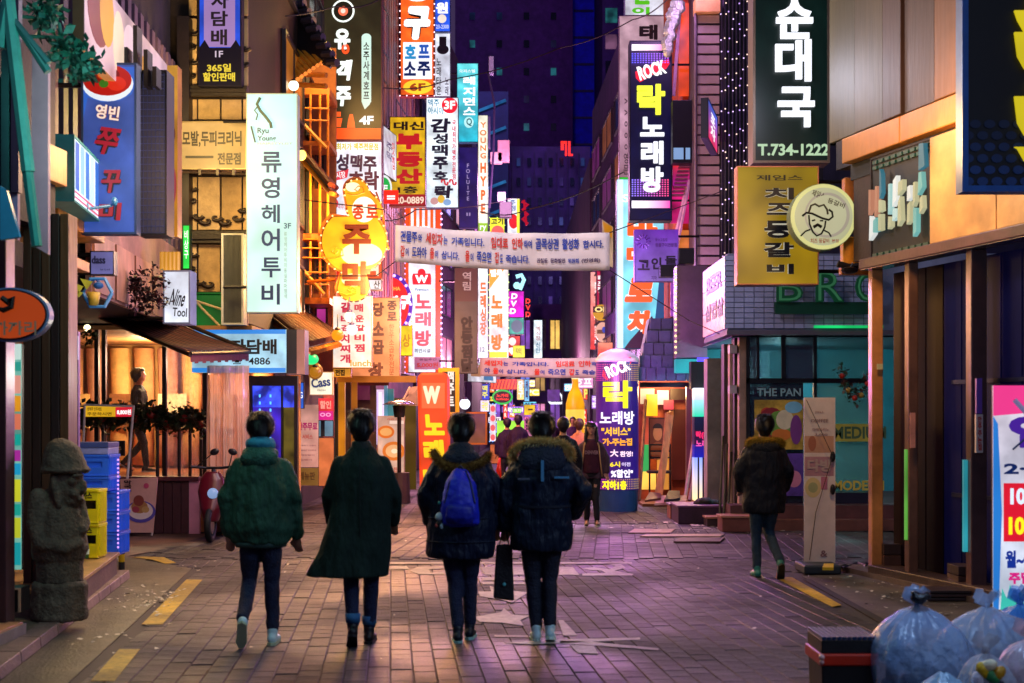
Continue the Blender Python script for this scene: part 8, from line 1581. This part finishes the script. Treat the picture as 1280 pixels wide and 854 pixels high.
for i in range(34):
    cn, c, e = cols[i % 8]; pl = plc[i // 8 + (1 if i % 2 else 0)]; x = rf2.uniform(606, 668) if i % 3 else rf2.uniform(704, 742); y = rf2.uniform(474, 532); tall = i % 2
    w_, h_ = (rf2.uniform(5, 8), rf2.uniform(14, 24)) if tall else (rf2.uniform(10, 18), rf2.uniform(6, 10)); wd = wds[(i*5) % 16]
    sign('%s lit %s street sign %s, number %s from it' % (cn, 'upright' if tall else 'wide', pl, ('one','two','three','four','five')[i % 5]) if False else '%s lit %s street sign with %s lettering, %s' % (cn, 'upright' if tall else 'wide', ('dark','pale')[(i // 8) % 2], pl), (x, y, x+w_, y+h_), rf2.uniform(56, 90), c, e, dp=.2, fr=.02, side='#2a1a3a', txt=(T(wd, (x+1, y+1.5, x+w_-1, y+h_-1.5), ('#3a1040','#fff8e0')[(i // 8) % 2], e=(0,1)[(i // 8) % 2], mode='v' if tall else 'h', bold=.05),))
# golden bottle
yb = thing('giant_bottle', 'giant glowing golden bottle display left of the karaoke pillar', 'bottle display', W(719,560,46)); bc = W(719,560,46)
zz = lambda y: W(0,y,46).z
mb = MB(); mb.rings([((bc.x,46,zz(560)),.30,.30),((bc.x,46,zz(505)),.30,.30),((bc.x,46,zz(493)),.22,.22),((bc.x,46,zz(484)),.11,.11),((bc.x,46,zz(474)),.10,.10)], 20); mb.build('bottle_body', glow('#f8a814', 1.0, .3), yb, smooth=True)
mb = MB(); mb.rings([((bc.x,46,zz(474)),.12,.12),((bc.x,46,zz(470)),.12,.12)], 14); mb.build('cap', glow('#ffe8b0', 1.1), yb); mb = MB(); mb.rings([((bc.x,46,zz(535)),.305,.305),((bc.x,46,zz(512)),.305,.305)], 20, cap=False); mb.build('label', glow('#ffd050', 1.1), yb)
gc_ = thing('traffic_cone', 'small red cone by the violet silhouettes', 'cone', G(625,600)); g_ = G(625,600); mb = MB(); mb.rings([((g_.x,g_.y,.02),.16,.16),((g_.x,g_.y,.62),.03,.03)], 14); mb.build('cone_body', mat('#e0341c', .4), gc_, smooth=True); mb = MB(); mb.box(g_.x-.2,g_.x+.2,g_.y-.2,g_.y+.2,0,.03); mb.build('base', mat('#c02a18', .5), gc_)
# stall at right: interior, chairs, plank, easel
sl_ = thing('craft_stall', 'open craft stall lit orange with shelves and pictures inside', 'stall', W(828,625,27))
a = W(798,626,27.8); b_ = W(868,474,27.8)
mb = MB(); mb.box(a.x,b_.x+.2,28.6,28.7,0,b_.z+.1); mb.build('back_wall', mat('#8a3c24', .6, .5, 3, .2), sl_)
mb = MB(); mb.box(a.x,b_.x,26.9,28.6,.0,.05); mb.build('floor', mat('#6a3a24', .5), sl_)
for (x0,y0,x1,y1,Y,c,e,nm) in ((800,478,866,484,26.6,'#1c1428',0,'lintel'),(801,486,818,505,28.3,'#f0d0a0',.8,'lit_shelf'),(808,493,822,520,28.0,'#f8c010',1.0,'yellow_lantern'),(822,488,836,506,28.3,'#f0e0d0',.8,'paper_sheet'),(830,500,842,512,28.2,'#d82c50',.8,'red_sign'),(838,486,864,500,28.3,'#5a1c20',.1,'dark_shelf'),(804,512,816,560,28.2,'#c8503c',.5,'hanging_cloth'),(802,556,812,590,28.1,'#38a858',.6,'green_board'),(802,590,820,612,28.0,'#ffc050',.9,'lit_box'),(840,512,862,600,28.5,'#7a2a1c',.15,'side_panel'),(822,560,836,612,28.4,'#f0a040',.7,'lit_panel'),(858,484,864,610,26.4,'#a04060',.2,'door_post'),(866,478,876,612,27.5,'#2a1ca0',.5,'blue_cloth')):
    q = px(x0,y0,x1,y1,Y); mb = MB(); q.box(mb,0,1,0,1,-.12,0); mb.build(nm, glow(c, e, .35) if e else mat(c, .6, .3, 5, .1), sl_)  # cloth, boards and shelves glow too: stall light put into their colour
pp_ = thing('portrait_picture', 'framed portrait picture leaning inside the craft stall', 'picture', W(822,580,27)); q = px(811,522,833,574,27); mb = MB(); q.box(mb,0,1,0,1,-.04,0); mb.build('frame', mat('#4a1c14', .5), pp_); mb = MB(); q.box(mb,.06,.94,.04,.96,0,.01); mb.build('print', mat('#7a3a24', .5, .3, 4, 0), pp_); shape(q, pp_, disc(.5,.62,.26,.18,18), '#d8905c', 0, d=.012, th=.003, name='printed_face'); shape(q, pp_, disc(.5,.74,.28,.12,18,0,180), '#2a100c', 0, d=.016, th=.003, name='printed_hair'); shape(q, pp_, disc(.5,.2,.4,.22,18), '#a05a34', 0, d=.012, th=.003, name='printed_shoulders')
es = thing('plank_stack', 'long orange brown plank leaning across the stall front', 'plank', W(830,625,26)); mb = MB(); mb.slab([W(818,622,25.9),W(828,622,25.9),W(842,520,26.3),W(842,513,26.4),W(832,516,26.3),W(828,560,26.1)], (0,.05,0)); mb.build('board', mat('#c0722c', .5, .45, 7, .3, stretch=(1,1,.3)), es)
for (x0,y0,x1,y1,c) in ((799,625,808,500,'#9a5030'),(804,500,800,625,'#d88a58'),(820,520,812,622,'#7a4028')): pass
for k, (pts, c, lb) in enumerate(((((799,626),(807,500)),'#a85c40','thin timber pole leaning at the stall left edge'),(((856,626),(876,490)),'#c89888','pale pole leaning at the stall right edge'),(((862,626),(880,520)),'#a87868','second pale pole crossing by the lit glass pillar'))):
    r2 = thing('leaning_pole', lb, 'pole', G(*pts[0])); mb = MB(); mb.tube([W(*pts[0],26.0), W(*pts[1],26.8)], .035, 6); mb.build('pole', mat(c, .5, .3, 6, .2), r2)
ch_ = thing('metal_chair', 'dark wire framed chair standing inside the craft stall', 'chair', W(826,622,26.6)); 
def R3(x, y, Y): return W(x, y, Y)
for x, Y in ((812,26.4),(838,26.4),(812,26.8),(838,26.8)):
    top = 590 if Y < 26.6 else 556; mb = MB(); mb.tube([R3(x,624,Y), R3(x,top,Y)], .018, 6); mb.build('leg', mat('#1c1014', .4), ch_)
mb = MB(); a = R3(811,592,26.4); b_ = R3(839,589,26.4); mb.box(a.x,b_.x,26.38,26.85,a.z,b_.z); mb.build('seat', mat('#2a1418', .5), ch_); mb = MB()
for y in (556,564,572): mb.tube([R3(811,y,26.8), R3(839,y,26.8)], .018, 6)
mb.build('backrest', mat('#1c1014', .4), ch_)
lp = thing('lit_glass_pillar', 'glass light pillar glowing white cyan blue and gold near stall', 'light pillar', W(876,622,24.2))
for (y0,y1,c,c2,e) in ((485,500,'#c0c8ff','#f0f4ff',1.2),(500,521,'#18d8a8','#b0e8ff',1.0),(521,538,'#101840','#182050',.5),(538,556,'#3a0c50','#400c40',.6),(556,572,'#1a1cb8','#2a1a90',.8),(572,626,'#ffe0a0','#7a9aff',1.25)):
    q = px(868,y0,885,y1,24.2); mb = MB(); q.box(mb,0,1,0,1,-.3,0); mb.build('lit_glass', glow(c, e, .1, c2=c2), lp)
q = px(868,538,885,560,24.2); write(q, lp, '락(R', (.1,.5,.95,.95), '#ff2c6c', 1.2, d=.02, bold=.05); write(q, lp, '노래', (.1,.05,.95,.45), '#e84ca0', 1.2, d=.02, bold=.05)
for x in (873,879): mb = MB(); mb.tube([W(x,572,24.15), W(x,626,24.15)], .015, 5); mb.build('bar', mat('#1c1430', .4), lp)
q = px(864,452,886,486,24.4); mb = MB(); q.box(mb,0,1,0,1,-.3,0); mb.build('top_box', mat('#08060c', .5), lp)
hb = thing('cloth_heap', 'black cloth heap lying on the purple lit step', 'heap', W(885,632,23)); mb = MB(); mb.ell(W(880,629,23), (.17,.15,.09), 14, 8); mb.ell(W(893,630,23), (.12,.12,.07), 12, 8); vox(mb.build('cloth', mat('#08060a', .8), hb), .02, 1, .05, .08)
lb_ = thing('broken_boards', 'broken dark boards lying before the craft stall', 'boards', W(825,630,25.5))
for k, (x0,y0,x1,y1) in enumerate(((806,628,826,618),(818,632,858,622),(830,628,850,616))): mb = MB(); mb.slab([W(x0,y0,25.4),W(x1,y0-3,25.6),W(x1,y1,26),W(x0+6,y1,25.9)], (0,0,.04)); mb.build('board', mat(('#5a2c24','#b08070','#2a1420')[k], .5, .3, 6, .2), lb_)
rb_ = thing('iron_bars', 'black iron bars leaning by the restaurant corner pier', 'bars', W(907,640,22))
for x in (899,904,909): mb = MB(); mb.tube([W(x,660,21.9), W(x+5,545+2*(x-899),22.3)], .02, 6); mb.build('bar', mat('#100c12', .4), rb_)
cd = thing('cable_heap', 'black cables and yellow tape beside roll up banner base', 'cables', G(1070,712)); mb = MB()
for k in range(5): mb.tube([G(1040+k*3,712-k,.03), G(1056,706+k,.05), G(1072,711-k*2,.03), G(1082,704+k,.05), G(1090,707,.02)], .012, 5)
mb.build('cable', mat('#0c0a10', .5), cd); mb = MB(); mb.slab([G(1028,713,.12),G(1042,713,.12),G(1042,708,.12),G(1030,708,.12)], (0,0,.03)); mb.build('tape', mat('#d8b818', .5), cd)
# counter box left low
xb = thing('low_box', 'dark low box with pale frame at the left pavement edge', 'box', W(12,760,10.8)); q = px(2,735,26,765,10.8); mb = MB(); q.box(mb,0,1,0,1,-.2,0); mb.build('box_body', mat('#120e10', .5), xb); mb = MB(); q.box(mb,.0,1,.93,1,0,.02); q.box(mb,.9,1,0,.93,0,.02); mb.build('frame', mat('#c89a78', .5), xb)

# ---------------------------------------------------------------- stand-ins for sign and shop light, and added fill lamps
lamp('shop_interior_light', (-6.0,23.6,2.6), (1,.70,.36), 150, .2)
lamp('shop_interior_light', (-4.7,24.0,2.6), (1,.62,.46), 110, .2)
lamp('awning_fill', (-3.6,18.4,2.0), (1,.58,.66), 22, .15)  # added fill for the vinyl curtain, no lamp hangs here
lamp('awning_fill', (-3.5,17.2,3.7), (1,.62,.4), 40, .15)  # added fill for the top of the awning
lamp('street_end_fill', (1.5,72,4), (1,.5,.7), 1500, .5)  # added fill that brightens the far end
lamp('crate_fill', (-2.9,13.0,2.1), (1,.9,.7), 32, .15)  # unseen fill added to brighten the blue crates
lamp('sign_light', (-3.1,13.2,4.2), (1,.60,.26), 150, .3)
lamp('sign_light', (-4.5,18.9,5.6), (1,.66,.22), 330, .4)  # added gold fill for the stone wall, not light of one sign
lamp('tent_fill', (-2.4,9.4,4.0), (.45,1,.85), 50, .2)  # unseen teal fill added for the tent frame
lamp('balcony_fill', (-3.5,26.2,5.6), (1,.52,.12), 300, .3)  # this and the next: orange fill added for the balcony
lamp('balcony_fill', (-3.4,26.4,8.6), (1,.56,.16), 220, .3)
lamp('gourd_light', (-2.3,24.6,4.2), (1,.50,.14), 820, .4)
lamp('sign_light', (-2.4,31.0,4.0), (1,.38,.2), 700, .4)
lamp('sign_light', (-1.6,40.0,4.5), (1,.36,.62), 800, .5)
lamp('sign_light', (-.2,46.0,9.0), (.95,.40,.8), 900, .5)
lamp('sign_light', (1.2,52.0,4.0), (.85,.36,1), 900, .5)
lamp('karaoke_sign_light', (2.0,26.8,4.4), (.62,.28,1), 380, .4)
lamp('karaoke_sign_light', (3.3,27.2,10.5), (.8,.4,1), 200, .4)
lamp('pillar_light', (1.6,24.2,2.4), (.9,.22,.95), 170, .3)
lamp('stall_light', (3.0,27.4,2.3), (1,.55,.2), 160, .2)
lamp('soup_sign_light', (2.7,16.3,5.6), (.78,.80,1), 80, .3)
lamp('fascia_light', (3.2,13.2,4.3), (1,.60,.24), 130, .3)
lamp('fill_light', (-.6,17.2,6.4), (1,.88,.98), 260, .3)  # unseen fill added in front of the slogan banner
lamp('fill_light', (1.2,34.2,4.2), (1,.9,1), 130, .3)  # unseen fill added for the second slogan banner
lamp('restaurant_light', (4.6,24,2.6), (.45,.95,1), 120, .2)
lamp('fill_light', (2.6,8.2,2.6), (.40,.62,1), 80, .2)  # blue fill added above the rubbish bags
lamp('tower_fill', (-2,104,34), (.46,.26,1), 7000, 3)  # this and the next: violet fills added to lift the far towers
lamp('tower_fill', (5,100,18), (.36,.26,1), 3500, 3)
bpy.data.batch_remove(_tmp)
